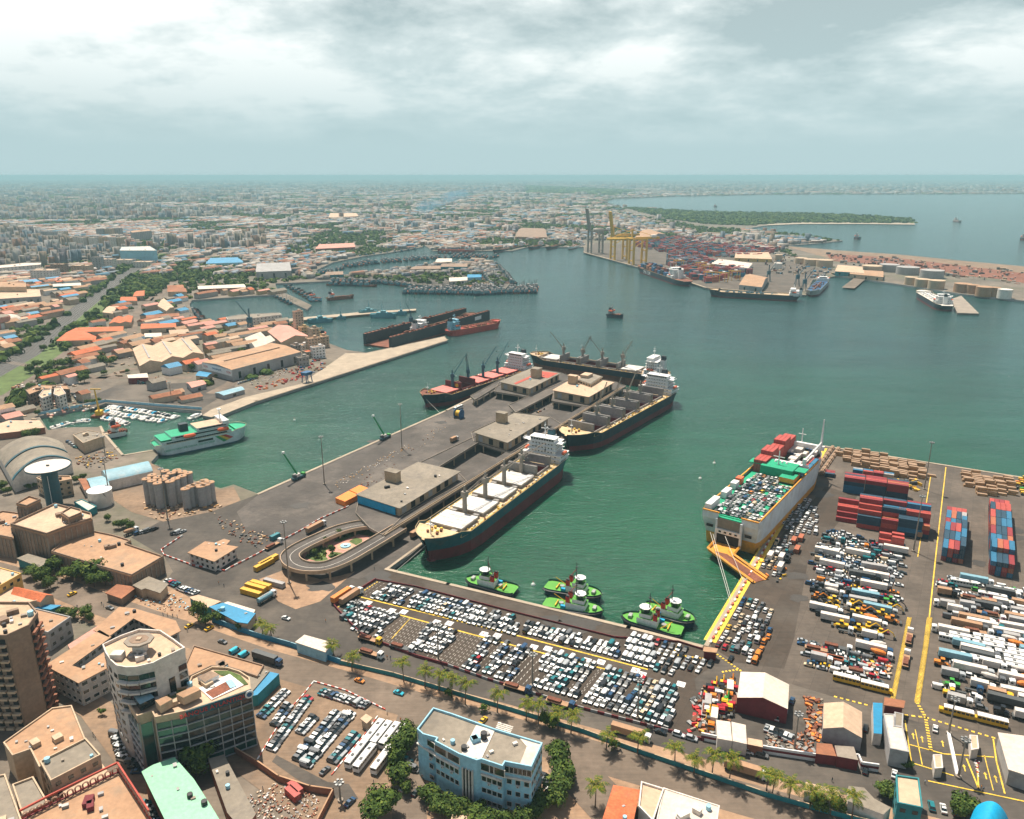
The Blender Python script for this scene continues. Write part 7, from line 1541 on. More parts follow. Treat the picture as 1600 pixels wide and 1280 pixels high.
def cars_on(a,b,n,where,th,cw=CW,ck=CARK,p=1,group='cars in the street car parks'):
 A,B_=G(*a),G(*b)
 for i in range(n):
  q=A.lerp(B_,i/max(1,n-1))
  if random.random()<=p:put(pick(ck),pick(cw),q.x,q.y,th+random.gauss(0,.04),(i,0,where),GZ+.17,group)
DK=[('white',26),('silver',18),('grey',14),('black',18),('teal',8),('blue',8),('red',2)]
for a,b,n,w,th in (((504,1083),(573,1104),12,'in the top row of the bus lot',PIER),((482,1093),(425,1172),16,'in the left column of the bus lot',LANE),((490,1124),(470,1146),5,'in the short column of the bus lot',LANE),
  ((526,1116),(466,1188),14,'in the left centre column of the bus lot',LANE),((548,1117),(479,1197),16,'in the right centre column of the bus lot',LANE),((555,1151),(520,1191),9,'in the column beside the coaches',LANE),
  ((446,1083),(409,1121),8,'in the column outside the bus lot',LANE),((450,1105),(430,1134),6,'against the bus lot kerb outside',LANE),((181,1150),(192,1188),8,'in the street below the round tower',LANE+.15),
  ((205,1192),(215,1208),3,'in the street by the mint roof',LANE+.5),((226,1258),(250,1285),5,'at the lower street by the mint roof',LANE+.6),((262,909),(276,915),5,'in the row by the grey kiosk',PIER),((282,920),(306,928),6,'in the white row by the crossroads',PIER),((272,835),(286,832),5,'beside the theatre car park trees',PIER),((215,835),(242,828),8,'in the packed row under the theatre trees',PIER),
  ((107,692),(118,700),4,'by the marina building',LANE),((218,600),(237,600),6,'in the boat yard row',PIER),((115,618),(125,630),6,'in the marina car park',LANE),((374,600),(400,592),8,'beside the quay warehouse',PIER),((636,1190),(645,1204),3,'left of the blue office block',LANE),((851,1216),(862,1240),4,'right of the blue office block',LANE),((1455,1262),(1492,1270),3,'behind the teal port office',PIER+.2),((1168,1105),(1220,1112),3,'in front of the maroon workshop',LANE),((1198,1140),(1235,1155),6,'in the maroon workshop yard',PIER),((1060,1150),(1080,1156),2,'outside the car lot wall',LANE),((1145,1171),(1190,1182),3,'outside the maroon striped wall',LANE)):
 cars_on(a,b,n,w,th,DK)
SING=[('sedan','orange',562,1066,'orange taxi driving on the avenue'),('sedan','cyan',623,1085,'turquoise car driving on the avenue'),('sedan','yellow',755,1128,'yellow taxi near the zebra crossing'),('sedan','yellow',113,930,'yellow taxi by the big market trees'),('sedan','yellow',296,980,'left yellow taxi by the blue market roof'),('sedan','yellow',327,984,'right yellow taxi by the blue market roof'),
  ('sedan','grey',348,1005,'dark grey car on the avenue behind the bank'),('van','cyan',367,1020,'left turquoise minibus behind the bank'),('van','cyan',381,1026,'right turquoise minibus behind the bank'),('semi','blue',418,1035,'long blue lorry parked beside the avenue'),('sedan','white',447,968,'single white car on the port road by the kiosk'),('sedan','grey',172,952,'dark car on the avenue by the court building'),
  ('tanker','white',417,938,'light blue tanker lorry by the container rows'),('flat','yellow',578,1003,'yellow lorry with machinery outside the car lot'),('flat','white',628,1016,'flatbed lorry with dark cargo outside the car lot'),('flat','white',580,1025,'lorry with scrap beside the teal wall'),('flat','blue',808,1079,'red lowloader lorry carrying an excavator arm'),('flat','blue',875,1103,'blue cabbed lowloader beside the palms'),('semi','white',985,1152,'white lorry with a red container on the port road'),('semi','white',1165,1210,'white lorry with a pale trailer on the port road'),
  ('sedan','black',1032,1146,'black car on the port road'),('box','teal',650,838,'front lorry under the viaduct'),('semi','teal',664,832,'rear lorry under the viaduct'),('semi','white',536,935,'left trailer lorry at the car lot corner'),('semi','white',549,937,'right trailer lorry at the car lot corner'),('semi','white',494,828,'long lorry on the road to the pier'),('flat','white',428,855,'lorry with empty flatbed on the pier road'),('box','white',710,690,'small white truck on the open pier'),('sedan','white',1461,1141,'single white car in the gate lanes'),
  ('flat','white',1415,1035,'flatbed lorry on the wide yellow edged road'),('flat','white',1420,1000,'lorry with timber on the wide yellow edged road'),('box','white',1437,838,'white truck beside the container stacks'),('bus','white',716,640,'white coach by the red decked carrier'),('van','white',1215,1122,'white minibus by the maroon workshop'),('sedan','black',1352,1140,'black car by the tan gabled workshop'),('sedan','blue',1237,1097,'blue car right of the white gabled workshop'),('sedan','white',1397,1212,'white car before the teal port office'),('sedan','black',1352,1206,'black car by the maroon wall end'),('sedan','blue',547,1256,'dark car at the foot of the lane by the puddle'),('sedan','grey',508,1207,'dark car alone in front of the coaches'),('sedan','silver',632,1233,'silver car beside the blue office block'),('sedan','black',651,1240,'black car beside the blue office block'),('sedan','black',1142,1031,'dark car near the berth cabin'),('mixer','white',205,870-35,'white mixer lorry by the theatre')]
for k,c,x,y,lab in SING:
 q=G(x,y);th=LANE if 'avenue' in lab or 'port road' in lab or 'car lot' in lab and 'trailer' not in lab or 'palms' in lab or 'teal wall' in lab or 'excavator arm' in lab else PIER
 put(k,c,q.x,q.y,th,lab,GZ+.18,None,'orange' if 'left trailer' in lab else ('blue' if 'tanker' in lab else ('dark' if 'dark cargo' in lab or 'blue lorry' in lab else 'tan')))
for i,(x,y) in enumerate(((584,1143),(596,1146),(609,1148),(622,1151),(557,1177),(570,1183),(597,1186))):
 q=G(x,y,GZ+2);put('bus','white',q.x,q.y,yaw(G(572,1157),G(597,1126)),f'white coach, {ordn(i)} of the seven in the bus lot',GZ+.16,'white coaches in the bus lot')
for i,(x,y,f) in enumerate(((1322,1063,0),(1366,1075,0),(1497,1115,PI),(1550,1128,PI))):
 q=G(x,y,GZ+1);put('school','yellow',q.x,q.y,LANE+f,f'yellow white-roofed school bus, {ordn(i)} from the left along the yard edge',GZ+.16,'yellow school buses')
# RoRo weather deck
rm=Matrix.Translation(ro.location) @ Matrix.Rotation(ro.rotation_euler.z,4,'Z');rth=ro.rotation_euler.z
for i in range(18):
 for j in range(12):
  x,y=5+i*5.1,-14.3+j*2.4
  if x>RL*.5 or (x>RL*.42 and abs(y+1)<9 and x>RL*.48) or random.random()<.07 or (y<-6 and x>RL*.42) or y>11.6:continue
  q=rm @ Vector((x,y,0));put(pick(CARK),pick(MIX if random.random()<.3 else CW),q.x,q.y,rth,(j,i,'on the car carrier deck'),21-1.58,'cars on the car carrier deck')
for i in range(8):
 for j in range(7):
  if random.random()<.25:continue
  x,y=RL*.62+i*7.2,-8.5+j*2.4;q=rm @ Vector((x,y,0));put(pick([('box',2),('tractor',1),('van',2),('suv',1)]),pick(WH),q.x,q.y,rth,(j,i,'on the forward deck of the car carrier'),17.2,'vehicles on the forward ship deck')
# build: nearest 300 of each kind singly, the rest merged
MC,cnt={},{}
KIND3={'sedan':'car','suv':'car','van':'van','box':'truck','semi':'truck','flat':'truck','tractor':'truck','mixer':'truck','tanker':'truck','bus':'bus','school':'bus','excavator':'machine','loader':'machine'}
QUEUE.sort(key=lambda q:q[2]**2+q[3]**2+(CAM_H-q[4])**2)
seen={};rest={}
def size_of(k):return 1
rows={}
for q in QUEUE:
 if isinstance(q[6],tuple):rows.setdefault((q[6][2],q[6][0] if q[7] != 'vehicles waiting in the port yards' else q[6][1]),[]).append(q)
lines={}
for (w,r_) in rows:lines.setdefault(w,[]).append(r_)
rank={}
for w,L_ in lines.items():
 for i,r_ in enumerate(sorted(L_)):
  Q=sorted(rows[w,r_],key=lambda q:q[2] if q[7]=='vehicles waiting in the port yards' else q[3])
  for j,q in enumerate(Q):rank[id(q)]=(i,j)
yd='vehicles waiting in the port yards'
for q in QUEUE:
 kind,colour,x,y,z,th,where,group,cargo=q;K3=KIND3[kind];u,v=px_of(x,y,z)
 if not (-30<u<1630 and v<1300):continue
 if cnt.get(K3,0)>=290:rest.setdefault(K3,[]).append(q);continue
 cnt[K3]=cnt.get(K3,0)+1;nm,cat,word=KN[kind]
 if isinstance(where,tuple):
  i,j=rank[id(q)];w=where[2]
  lab=f'{colour} {word}, {ordn(j)} in line {"from left" if group == yd else "from front"}, {ordn(i)} {"row" if group == yd else "column"} {w}' if len(rows) else w
  if group=='cars in the street car parks':lab=f'{colour} {word}, {ordn(i)} {w}'
  ws=lab.split()
  if len(ws)>16:lab=lab.replace('in line ','').replace(' of the lot','')
  ws=lab.split();lab=' '.join(ws[:16])
 else:lab=where
 key=(kind,colour,cargo if kind in ('box','semi','tanker','mixer','flat') else '')
 if key not in MC:
  b,g=TPL[kind];rmp={'PAINT':'paint_'+colour,'CARGO':CARGOC[cargo]};MC[key]=(b.mesh('body',rmp),g.mesh('windows',rmp))
 t=link(nm,MC[key][0],None,(x,y,z),th);tag(t,lab,cat,group);link('window',MC[key][1],t)
def merged(name,items,label,cat):
 out=MB(); 
 for kind,colour,x,y,z,th,where,group,cargo in items:
  c,s=math.cos(th),math.sin(th);cm_=CARGOC[cargo]
  for T_ in TPL[kind]:
   b0=len(out.v);out.v.extend([(x+a*c-b*s,y+a*s+b*c,z+d) for a,b,d in T_.v]);out.f.extend([tuple(i+b0 for i in f) for f in T_.f]);out.m.extend(['paint_'+colour if k=='PAINT' else (cm_ if k=='CARGO' else k) for k in T_.m])
 if out.v:tag(out.build(name),label,cat,kind='stuff')
NMS={'car':'parked_cars','van':'parked_vans','truck':'parked_trucks','bus':'parked_coaches','machine':'parked_machines'}
for k,it in rest.items():merged(NMS[k],it,f'further {NMS[k][7:]} standing in dense rows in the port yards',NMS[k][7:])
# ---------------------------------------------------------------- containers
CC={'dark red':(.25,.025,.03),'red':(.40,.06,.045),'blue':(.02,.14,.25),'dark blue':(.012,.05,.085),'rust orange':(.38,.11,.05),'grey':(.33,.31,.30),'teal':(.02,.17,.20),'yellow':(.66,.36,.02)}
for k,v in CC.items():mat('container_'+k.replace(' ','_'),v,.6,var=.15,scale=1,fine=.12)
def cont_mesh(c,L=12.2):
 m=MB();k='container_'+c.replace(' ','_');m.box((0,0,1.3),(L-.1,2.36,2.5),k)
 for s in (-1,1):
  for i in range(int(L/.9)):m.box((-L/2+.6+i*.9,s*1.2,1.3),(.4,.06,2.2),k)
  m.box((0,s*1.18,2.55),(L,.1,.12),k);m.box((0,s*1.18,.08),(L,.1,.14),k)
 for s in (-1,1):
  for y in (-1.15,1.15):m.box((s*(L/2-.05),y,1.3),(.12,.12,2.6),k)
  for y in (-.7,-.3,.3,.7):m.box((s*(L/2),y,1.3),(.06,.06,2.3),'steel')
 return m
CT={(c,L):cont_mesh(c,L) for c in CC for L in (12.2,6.1)};CM={k:v.mesh('container') for k,v in CT.items()};CQ=[]
RB=[('dark red',6),('red',3),('blue',2),('dark blue',4),('rust orange',1),('grey',.4)]
LVL=['bottom','second level','third level','fourth level','fifth level','sixth level']
def container(c,L,x,y,z,th,lab,group):
 CQ.append((c,L,x,y,z,th,lab,group))
def block(origin,nu,nv,hs,where,th=LANE,L=12.2,su=12.6,sv=2.6,cw=RB,p=1,z=GZ+.08,group='stacked containers in the yard',O=None):
 o=O or G(*origin);u=Vector((math.cos(th),math.sin(th),0));v=Vector((-u.y,u.x,0))
 for i in range(nu):
  for j in range(nv):
   h=hs(i,j) if callable(hs) else hs
   for k in range(h):
    if random.random()>p:break
    c=pick(cw);q=o+u*(i+.5)*su+v*(j+.5)*sv;container(c,L,q.x,q.y,z+k*2.62,th,' '.join(f'{c} container, {LVL[k]}, stack {ordn(i)} across and {ordn(j)} deep {where}'.split()[:16]),group)
block((1337,824),3,7,lambda i,j:[3,3,5,5,6,6,5][j] if i else [3,4,5,6,6,6,5][j],'in the big block',cw=RB)
block((1400,836),1,6,lambda i,j:4+(j>2),'in the blue end block',cw=[('blue',5),('dark blue',5),('rust orange',1)])
block((1305,814),1,6,lambda i,j:[1,2,3,3,4,3][j],'at the block left end',cw=[('dark red',5),('red',2)])
block((1316,769),3,4,lambda i,j:4,'in the back block',cw=RB)
block((1288,745),1,3,1,'loose at the left',L=6.1,su=6.4);block((1331,745),4,2,2,'behind the back block',L=6.1,su=6.4,cw=[('red',2),('grey',2),('blue',1),('dark red',1)])
block((1371,856),2,3,lambda i,j:2+(i+j)%2,'in the low stack by the trailers',L=6.1,su=6.3,cw=[('red',2),('dark red',2)])
TV=PIER;RB2=[('dark red',3),('red',4),('blue',5),('dark blue',3),('rust orange',1),('grey',.5)]
def vblock(origin,nu,nv,hs,where):   # long axis along the pier direction, nu across the lane
 o=G(*origin);u=LA;v=Vector((math.cos(PIER),math.sin(PIER),0))
 for i in range(nu):
  for j in range(nv):
   for k in range(hs(i,j)):
    c=pick(RB2);q=o+u*(i+.5)*2.65+v*(j+.5)*12.6;container(c,12.2,q.x,q.y,GZ+.08+k*2.62,PIER,f'{c} container, {LVL[k]}, {ordn(i)} across and {ordn(j)} along {where}','stacked containers in the yard')
random.seed(21)
vblock((1469,876),4,6,lambda i,j:[3,3,3,2,2,1][j]+(i==3)*(j<4),'in the narrow right stack');vblock((1544,898),4,8,lambda i,j:[3,4,3,3,3,3,3,2][j],'in the farthest right stack')
for i,(x,y,c,th,L) in enumerate(((420,880,'yellow',PIER,12.2),(413,886,'yellow',PIER,12.2),(408,918,'yellow',LANE,12.2),(400,922,'yellow',LANE,12.2),(393,930,'yellow',LANE,12.2),(429,915,'grey',LANE,12.2),(1240,848,'rust orange',PIER,6.1),(1251,844,'rust orange',PIER,6.1),(1245,862,'rust orange',PIER,6.1),(1292,1032,'rust orange',LANE,12.2),(1305,1036,'rust orange',LANE,6.1),(430,842,'teal',PIER,6.1),(462,1238,'red',LANE-.3,6.1),(458,1246,'red',LANE-.3,6.1))):
 q=G(x,y);container(c,L,q.x,q.y,GZ+.18,th,f'{c} container, {ordn(i)} of the loose ones {"left of the ramp" if x < 445 else "near the berth or rubble yard"}','loose containers on the ground')
for i in range(5):
 for j in range(3):
  for k in range(4+(i%2)):
   q=rm @ Vector((RL*.56+i*12.8,6.6+j*2.6+1.5,0));container('red',12.2,q.x,q.y,17.1+k*2.62,rth,f'red container, {LVL[k]}, {ordn(i)} pair along the ship port side, {("inner", "middle", "outer")[j]}','containers on the car carrier')
for i in range(3):
 for j in range(2):q=rm @ Vector((RL*.62+i*12.8,-12.6+j*2.7,0));c=('blue','red')[j];container(c,12.2,q.x,q.y,17.1,rth,f'{c} container, {ordn(i)} along the ship starboard side forward','containers on the car carrier')
CQ.sort(key=lambda q:q[2]**2+q[3]**2+(CAM_H-q[4])**2);m=MB()
for i,(c,L,x,y,z,th,lab,group) in enumerate(CQ):
 if i<292:tag(link('shipping_container',CM[c,L],None,(x,y,z),th),lab,'container',group)
 else:m.T=Matrix.Translation((x,y,z)) @ Matrix.Rotation(th,4,'Z');T_=CT[c,L];m.add(T_.v,T_.f,T_.m)
tag(m.build('further_containers'),'remaining red and blue containers of the farthest yard stacks','containers',kind='stuff')
# far terminal stacks, too small to pick apart
m=MB();r=random.Random(9);tp=Gs([(1000,380),(1060,385),(1215,402),(1225,396),(1170,386),(1060,372),(1000,372)]);tp2=Gs([(1045,402),(1100,405),(1175,428),(1150,436),(1110,444),(1080,436),(1045,420)])
cm_keys=['container_'+k.replace(' ','_') for k in CC]
tp=Gs([(985,383),(1060,372),(1160,376),(1215,392),(1185,404),(1060,400)])
for poly,st in ((tp,17),(tp2,15)):
 pw=[(p.x,p.y) for p in poly];x0,x1=min(p[0] for p in pw),max(p[0] for p in pw);y0,y1=min(p[1] for p in pw),max(p[1] for p in pw)
 x=x0
 while x<x1:
  y=y0
  while y<y1:
   if inside(pw,x,y) and r.random()<.82:
    for k in range(3): 
     hh=r.choice((1,2,3,4));m.box((x+r.uniform(-.5,.5),y+k*3.2,GZ+hh*1.3),(13,3,hh*2.6),cm_keys[r.choice((0,0,1,1,4,2,3,5,6))],rz=.3)
   y+=12
  x+=st
tag(m.build('container_stacks'),'rows of tiny red blue and orange containers of the far terminal','containers',kind='stuff')
# ---------------------------------------------------------------- timber and logs in the right yard
m=MB()
for i in range(4):m.box((0,-.85+.57*i,.62),(5.6,.5,1.1),'timber')
m.box((0,0,1.35),(5.5,2.1,.3),'log');m.box((2,0,.02),(.3,2.3,.16),'bark');m.box((-2,0,.02),(.3,2.3,.16),'bark');TP=m.mesh('timber_pack');TM=MB()
n=0
for w,poly,sx,sy,th in (('behind the container block',[(1310,712),(1330,703),(1445,728),(1458,745),(1425,752),(1330,728)],6.0,3.5,LANE),('by the yellow machines',[(1508,740),(1582,752),(1582,774),(1535,776),(1508,764)],6.0,3.3,LANE)):
 P=Gs(poly);pw=[(p.x,p.y) for p in P];o=P[0]
 for j in range(-20,21):
  c_=0
  for i in range(-20,40):
   q=o+LA*i*sx+LB*j*sy
   if inside(pw,q.x,q.y) and random.random()<.9:
    lv=random.choice((1,1,2,2,3))
    for k in range(lv):
     if n>=285:TM.T=Matrix.Translation((q.x,q.y,GZ+.08+k*1.55)) @ Matrix.Rotation(th+random.gauss(0,.08),4,'Z');TM.add(m.v,m.f,m.m);continue
     t=link('timber_pack',TP,None,(q.x+random.uniform(-.5,.5),q.y+random.uniform(-.4,.4),GZ+.08+k*1.55),th+random.gauss(0,.08));tag(t,f'sawn timber pack, {ordn(c_)} from left, row {ordn(j + 20)}, {LVL[k]}, {w}','timber','timber packs in the right yard');n+=1
    c_+=1
if TM.v:tag(TM.build('timber_stacks'),'remaining sawn timber packs along the outer quay edge','timber',kind='stuff')
for w,a,b,k in (('left',(1277,733),(1300,702),7),('right',(1284,740),(1309,704),8)):
 A,B_=G(*a),G(*b)
 for i in range(k):
  q=A.lerp(B_,i/(k-1));t=MB()
  for y,z in ((-1,.6),(.1,.6),(1.1,.6),(-.4,1.5),(.6,1.5)):t.tube((-3.4,y,z),(3.4,y,z),.55,'log',8)
  o=t.build('log_pile',None,None,(q.x,q.y,GZ+.1),PIER);tag(o,f'log pile, {ordn(i)} from the front in the {w} line by the berth','logs','log piles by the berth')
# ---------------------------------------------------------------- palms and trees
for i,(x,y) in enumerate(((550,1048),(631,1066),(664,1075),(686,1081),(706,1091),(727,1101),(777,1113),(822,1126),(841,1131),(872,1141),(892,1146),(947,1172),(996,1178),(1054,1196),(1084,1211),(1112,1214),(1139,1223),(1197,1241),(1206,1245),(1232,1254),(1265,1264),(1297,1274),(1330,1285))):
 palm(x,y,random.uniform(7.5,10.5),f'coconut palm, {ordn(i)} from the left along the teal wall')
palm(930,1262,9,'single coconut palm left of the bright orange roof',None);palm(411,991,6,'small palm left of the white kiosk',None);palm(425,998,6,'second small palm left of the white kiosk',None);palm(522,1026,6,'small palm at the right end of the white kiosk',None)
TR=[('market trees by the theatre',[(87,893,8),(68,912,7),(55,903,6),(80,920,6),(128,908,8),(148,905,9),(165,914,8),(148,918,7),(105,905,6)]),('trees by the white house',[(100,962,4),(115,967,5),(135,965,5),(143,972,4)]),('trees by the blue market roof',[(310,972,8),(322,978,6),(344,972,5),(375,985,4)]),('theatre car park trees',[(168,815,4),(186,826,5),(205,830,5),(197,824,4)]),
      ('trees by the mint roof',[(312,1198,8),(308,1215,7),(318,1183,6),(160,1118,3)]),('trees left of the blue block',[(640,1158,6),(628,1180,7),(620,1203,7),(624,1222,6),(634,1240,4)]),('trees in front of the blue block',[(674,1256,6),(694,1268,6),(717,1277,6),(740,1285,6),(766,1292,6),(792,1295,6),(817,1292,6),(708,1288,6),(752,1300,6),(690,1276,6),(850,1264,5),(664,1246,4),(834,1280,5)]),
      ('trees right of the blue block',[(868,1182,6),(876,1200,7),(880,1222,6),(874,1240,6),(870,1262,7),(882,1215,5)]),('round tree at the bottom',[(600,1268,8),(590,1280,7)]),('bushes among the palms',[(852,1135,5),(862,1140,5),(700,1088,3),(960,1170,3),(758,1112,3),(1280,1270,5),(1310,1272,5)]),('trees by the teal port office',[(1390,1250,5),(1383,1244,4),(1417,1201,3)]),('bushy tree by the turquoise arch',[(1508,1270,6),(1497,1277,5)]),
      ('trees of the green square',[(62,590,9),(75,582,9),(85,578,9),(98,575,9),(110,572,8),(122,576,8),(100,586,8),(90,592,7),(115,585,7),(60,575,7),(48,583,7),(132,598,8),(125,592,8),(135,590,7),(162,570,9),(172,572,8),(156,563,8),(178,568,7)]),('trees on the left shore',[(28,640,8),(24,628,7),(34,632,7),(45,685,6),(58,683,6),(39,682,5),(3,767,6),(12,772,5),(60,650,5),(135,632,4),(145,631,4),(155,629,4)]),('trees near the boat yard',[(302,580,6),(308,574,5),(205,555,7),(213,550,6),(281,563,4),(163,586,5),(200,583,4),(338,590,3),(112,515,7),(131,545,5),(68,548,6),(82,545,5),(30,545,6),(46,530,7),(197,480,6),(186,484,5),(205,486,6),(228,470,6),(225,488,5),(331,518,5),(222,508,4),(258,516,4),(390,540,6),(383,535,5)]),('shrubs by the mushroom tower',[(120,755,5),(130,750,4),(108,760,3),(45,765,4),(55,762,3),(95,752,3)])]
for w,L_ in TR:
 L_=sorted(L_)
 for i,(x,y,r_) in enumerate(L_):tree(x,y,r_*random.uniform(.55,.85),r_*random.uniform(.95,1.2),f'broad green tree, {ordn(i)} from left of the {w}' if len(L_)>1 else f'broad green {w}',w,name='tree',low=r_<4)
# ---------------------------------------------------------------- masts, cranes and yard furniture
def mast(label,base,top,heads=4):
 b=G(*base);lo,hi=5,60
 for _ in range(30):
  mid=(lo+hi)/2;v=pix(b+Vector((0,0,mid)))[1]
  if v>top[1]:lo=mid
  else:hi=mid
 t=thing('light_mast',label,'light mast',b,0,'tall floodlight masts');m=MB();m.tube((0,0,0),(0,0,lo),.42,'concrete',8,.2);m.build('pole',None,t);m=MB();m.cyl((0,0,0),1,.8,'concrete',8);m.build('base',None,t)
 m=MB();m.cyl((0,0,lo-.6),1.3,.25,'steel_dark',10)
 for k in range(6):m.box((1.3*math.cos(k*PI/3),1.3*math.sin(k*PI/3),lo-.2),(.7,.7,.5),'steel',rz=k*PI/3)
 m.build('lamp_head',None,t)
for lab,b,t_ in (('by the left curve of the oval ramp',(452,912),(445,815)),('beside the green crane on the open pier',(507,757),(500,682)),('by the bow of the red decked carrier',(628,701),(626,631)),('at the head of the white gate island',(1482,1147),(1497,1092)),('at the foot of the white gate island',(1497,1215),(1516,1155)),('behind the dark red container block',(1444,765),(1458,691)),('beside the wide road by the trailers',(1427,862),(1445,775)),('in front of the silos',(262,812),(252,732)),('behind the white storage tank',(171,775),(168,715)),('in the boat yard',(268,626),(262,597)),('left in the car lot',(561,990),(557,940)),('in the middle of the car lot',(685,1032),(684,975)),('by the wide gap in the car lot',(832,1072),(832,1022)),('right in the car lot',(996,1122),(997,1062)),('in the maroon workshop yard',(1241,1172),(1248,1115)),('on the marina quay',(165,715),(163,682)),('by the rubble yard puddle',(532,1252),(530,1222))):
 mast('tall light mast '+lab,b,t_)
def mobile_crane(px,py,lab):
 t=thing('mobile_crane',lab,'crane',G(px,py,GZ+.1),PIER,'green mobile cranes');m=MB();m.box((0,0,1.4),(11,3,1.4),'hull_teal');m.box((4.2,0,2.6),(2,2.6,1.4),'paint_green');m.build('chassis',None,t);m=MB()
 for x in (-4,-1.5,1.5,4):
  for s in (-1,1):m.tube((x,s*1.2,.7),(x,s*1.7,.7),.7,'tyre',8)
 m.build('wheel',None,t,kind='stuff');m=MB();m.box((-1.5,0,3.1),(4,2.8,2),'wall_white');m.box((-3.6,0,3),(1.5,3,1.8),'steel_dark');m.build('cab',None,t);m=MB();m.tube((-1,0,3.5),(-8,4,20),.8,'green',6,.55);m.box((-8,4,20.5),(1.6,1.4,1.4),'white');m.build('boom',None,t)
mobile_crane(467,748,'green mobile crane nearer the pier root');mobile_crane(602,686,'green mobile crane further along the open pier')
q=G(717,653);rl=thing('cable_reel','large blue cable reel wound with yellow cable on the pier','cable reel',q,PIER);m=MB();m.tube((0,-2.4,4),(0,2.4,4),2.6,'yellow',16);m.build('cable',None,rl)
for s in (-1,1):m=MB();m.tube((0,s*2.6,4),(0,s*3,4),4,'blue',20);m.build('flange',None,rl);m=MB();m.box((0,s*3.2,2),(6,.4,4),'blue');m.build('support',None,rl)
def gantry(px,py,lab,col,boom_up,sc=1,name='gantry_crane'):
 t=thing(name,lab,'crane',G(px,py),yaw(G(912,394),G(995,417)),'ship to shore gantry cranes');H_=44;t.scale=(1.3,1.3,1.3)
 for x in (-10,10):
  for y in (0,24):m=MB();m.box((x,y,H_/2),(3.4,3,H_),col);m.build('leg',None,t)
 m=MB()
 for y in (0,24):
  for z in (6,H_*.55):k_=MB();k_.box((0,y,z),(22,1.6,1.8),col);k_.build('cross_beam',None,t)
 for x in (-10,10):m.box((x,12,H_),(1.8,26,2),col)
 m.tube((-10,0,30),(-10,24,43.5),.6,col,4);m.tube((10,0,30),(10,24,43.5),.6,col,4);m.box((0,0,H_),(22,2,2),col);m.box((0,0,H_+8),(3,2.4,18),col);m.build('frame',None,t)
 m=MB(); 
 for x in (-3,3):m.box((x,30,H_+1.5),(2,42,3.4),col)
 m.box((0,40,H_+4),(8,10,5),'white');m.tube((0,0,H_+16),(0,48,H_+3),.4,col,4);m.build('back_boom',None,t);m=MB()
 for x in (-3,3):
  if boom_up:m.tube((x,-1,H_),(x,-8,H_+44),2.4,col,4)
  else:m.tube((x,-1,H_+1),(x,-46,H_+1),2.2,col,4)
 if not boom_up:m.tube((0,0,H_+16),(0,-40,H_+2),.4,col,4)
 m.build('boom',None,t)
gantry(921,396,'grey ship to shore crane with raised boom at the quay corner','crane_grey',True);gantry(957,406,'yellow ship to shore crane with raised boom','crane_yellow',True);gantry(986,413,'yellow ship to shore crane with lowered boom by the container ship','crane_yellow',False)
for i,(x,y) in enumerate(((1108,440),(1128,441),(1147,438),(1104,428),(1095,424),(1060,420))):
 t=thing('yard_crane',f'orange rubber tyred yard crane, {ordn(i)} in the container terminal','crane',G(x,y),.3,'yard cranes of the terminal');m=MB()
 for a in (-9,9):
  for b in (-5,5):m.box((a,b,9),(.9,.9,18),'crane_yellow')
 for b in (-5,5):m.box((0,b,18.5),(22,1.4,1.6),'crane_yellow')
 m.build('frame',None,t);m=MB();m.box((3,0,19.5),(4,9,2),'white');m.build('trolley',None,t)
for i,(x,y,c) in enumerate(((1256,455,'crane_blue'),(1200,440,'crane_blue'),(1245,447,'crane_blue'),(392,545-25,'crane_blue'))):
 t=thing('harbour_crane',('dark blue slewing harbour crane, '+ordn(i)+' of the four on the quays'),'crane',G(x,y),0,'slewing harbour cranes');m=MB()
 for a in (-4,4):
  for b in (-4,4):m.tube((a,b,0),(a*.5,b*.5,14),.6,c,4)
 m.box((0,0,17),(6,5,7),c);m.tube((0,0,20),(0,0,32),1,c,5);m.build('tower',None,t);m=MB();m.tube((1,0,19),(16 if i != 3 else-16,0,42),.8,c,4,.4);m.tube((0,0,32),(16 if i != 3 else-16,0,42),.25,c,3);m.build('jib',None,t)
t=thing('straddle_carrier','dark blue four legged cargo hopper on the long quay','cargo handler',G(480,597),PIER);m=MB()
for a in (-4,4):
 for b in (-3,3):m.tube((a,b,0),(a*.8,b*.8,8),.5,'blue',4)
m.box((0,0,9),(9,7,3),'blue');m.build('frame',None,t)
t=thing('floating_crane','yellow lattice crane on the marina pontoon','crane',G(156,650,1),0);m=MB();m.box((0,0,0),(12,8,2),'rust');m.box((0,0,3),(5,5,4),'yellow');m.tube((0,0,4),(-1,0,24),1,'crane_yellow',4,.6);m.box((0,0,24),(9,.8,.8),'crane_yellow');m.build('body',None,t)
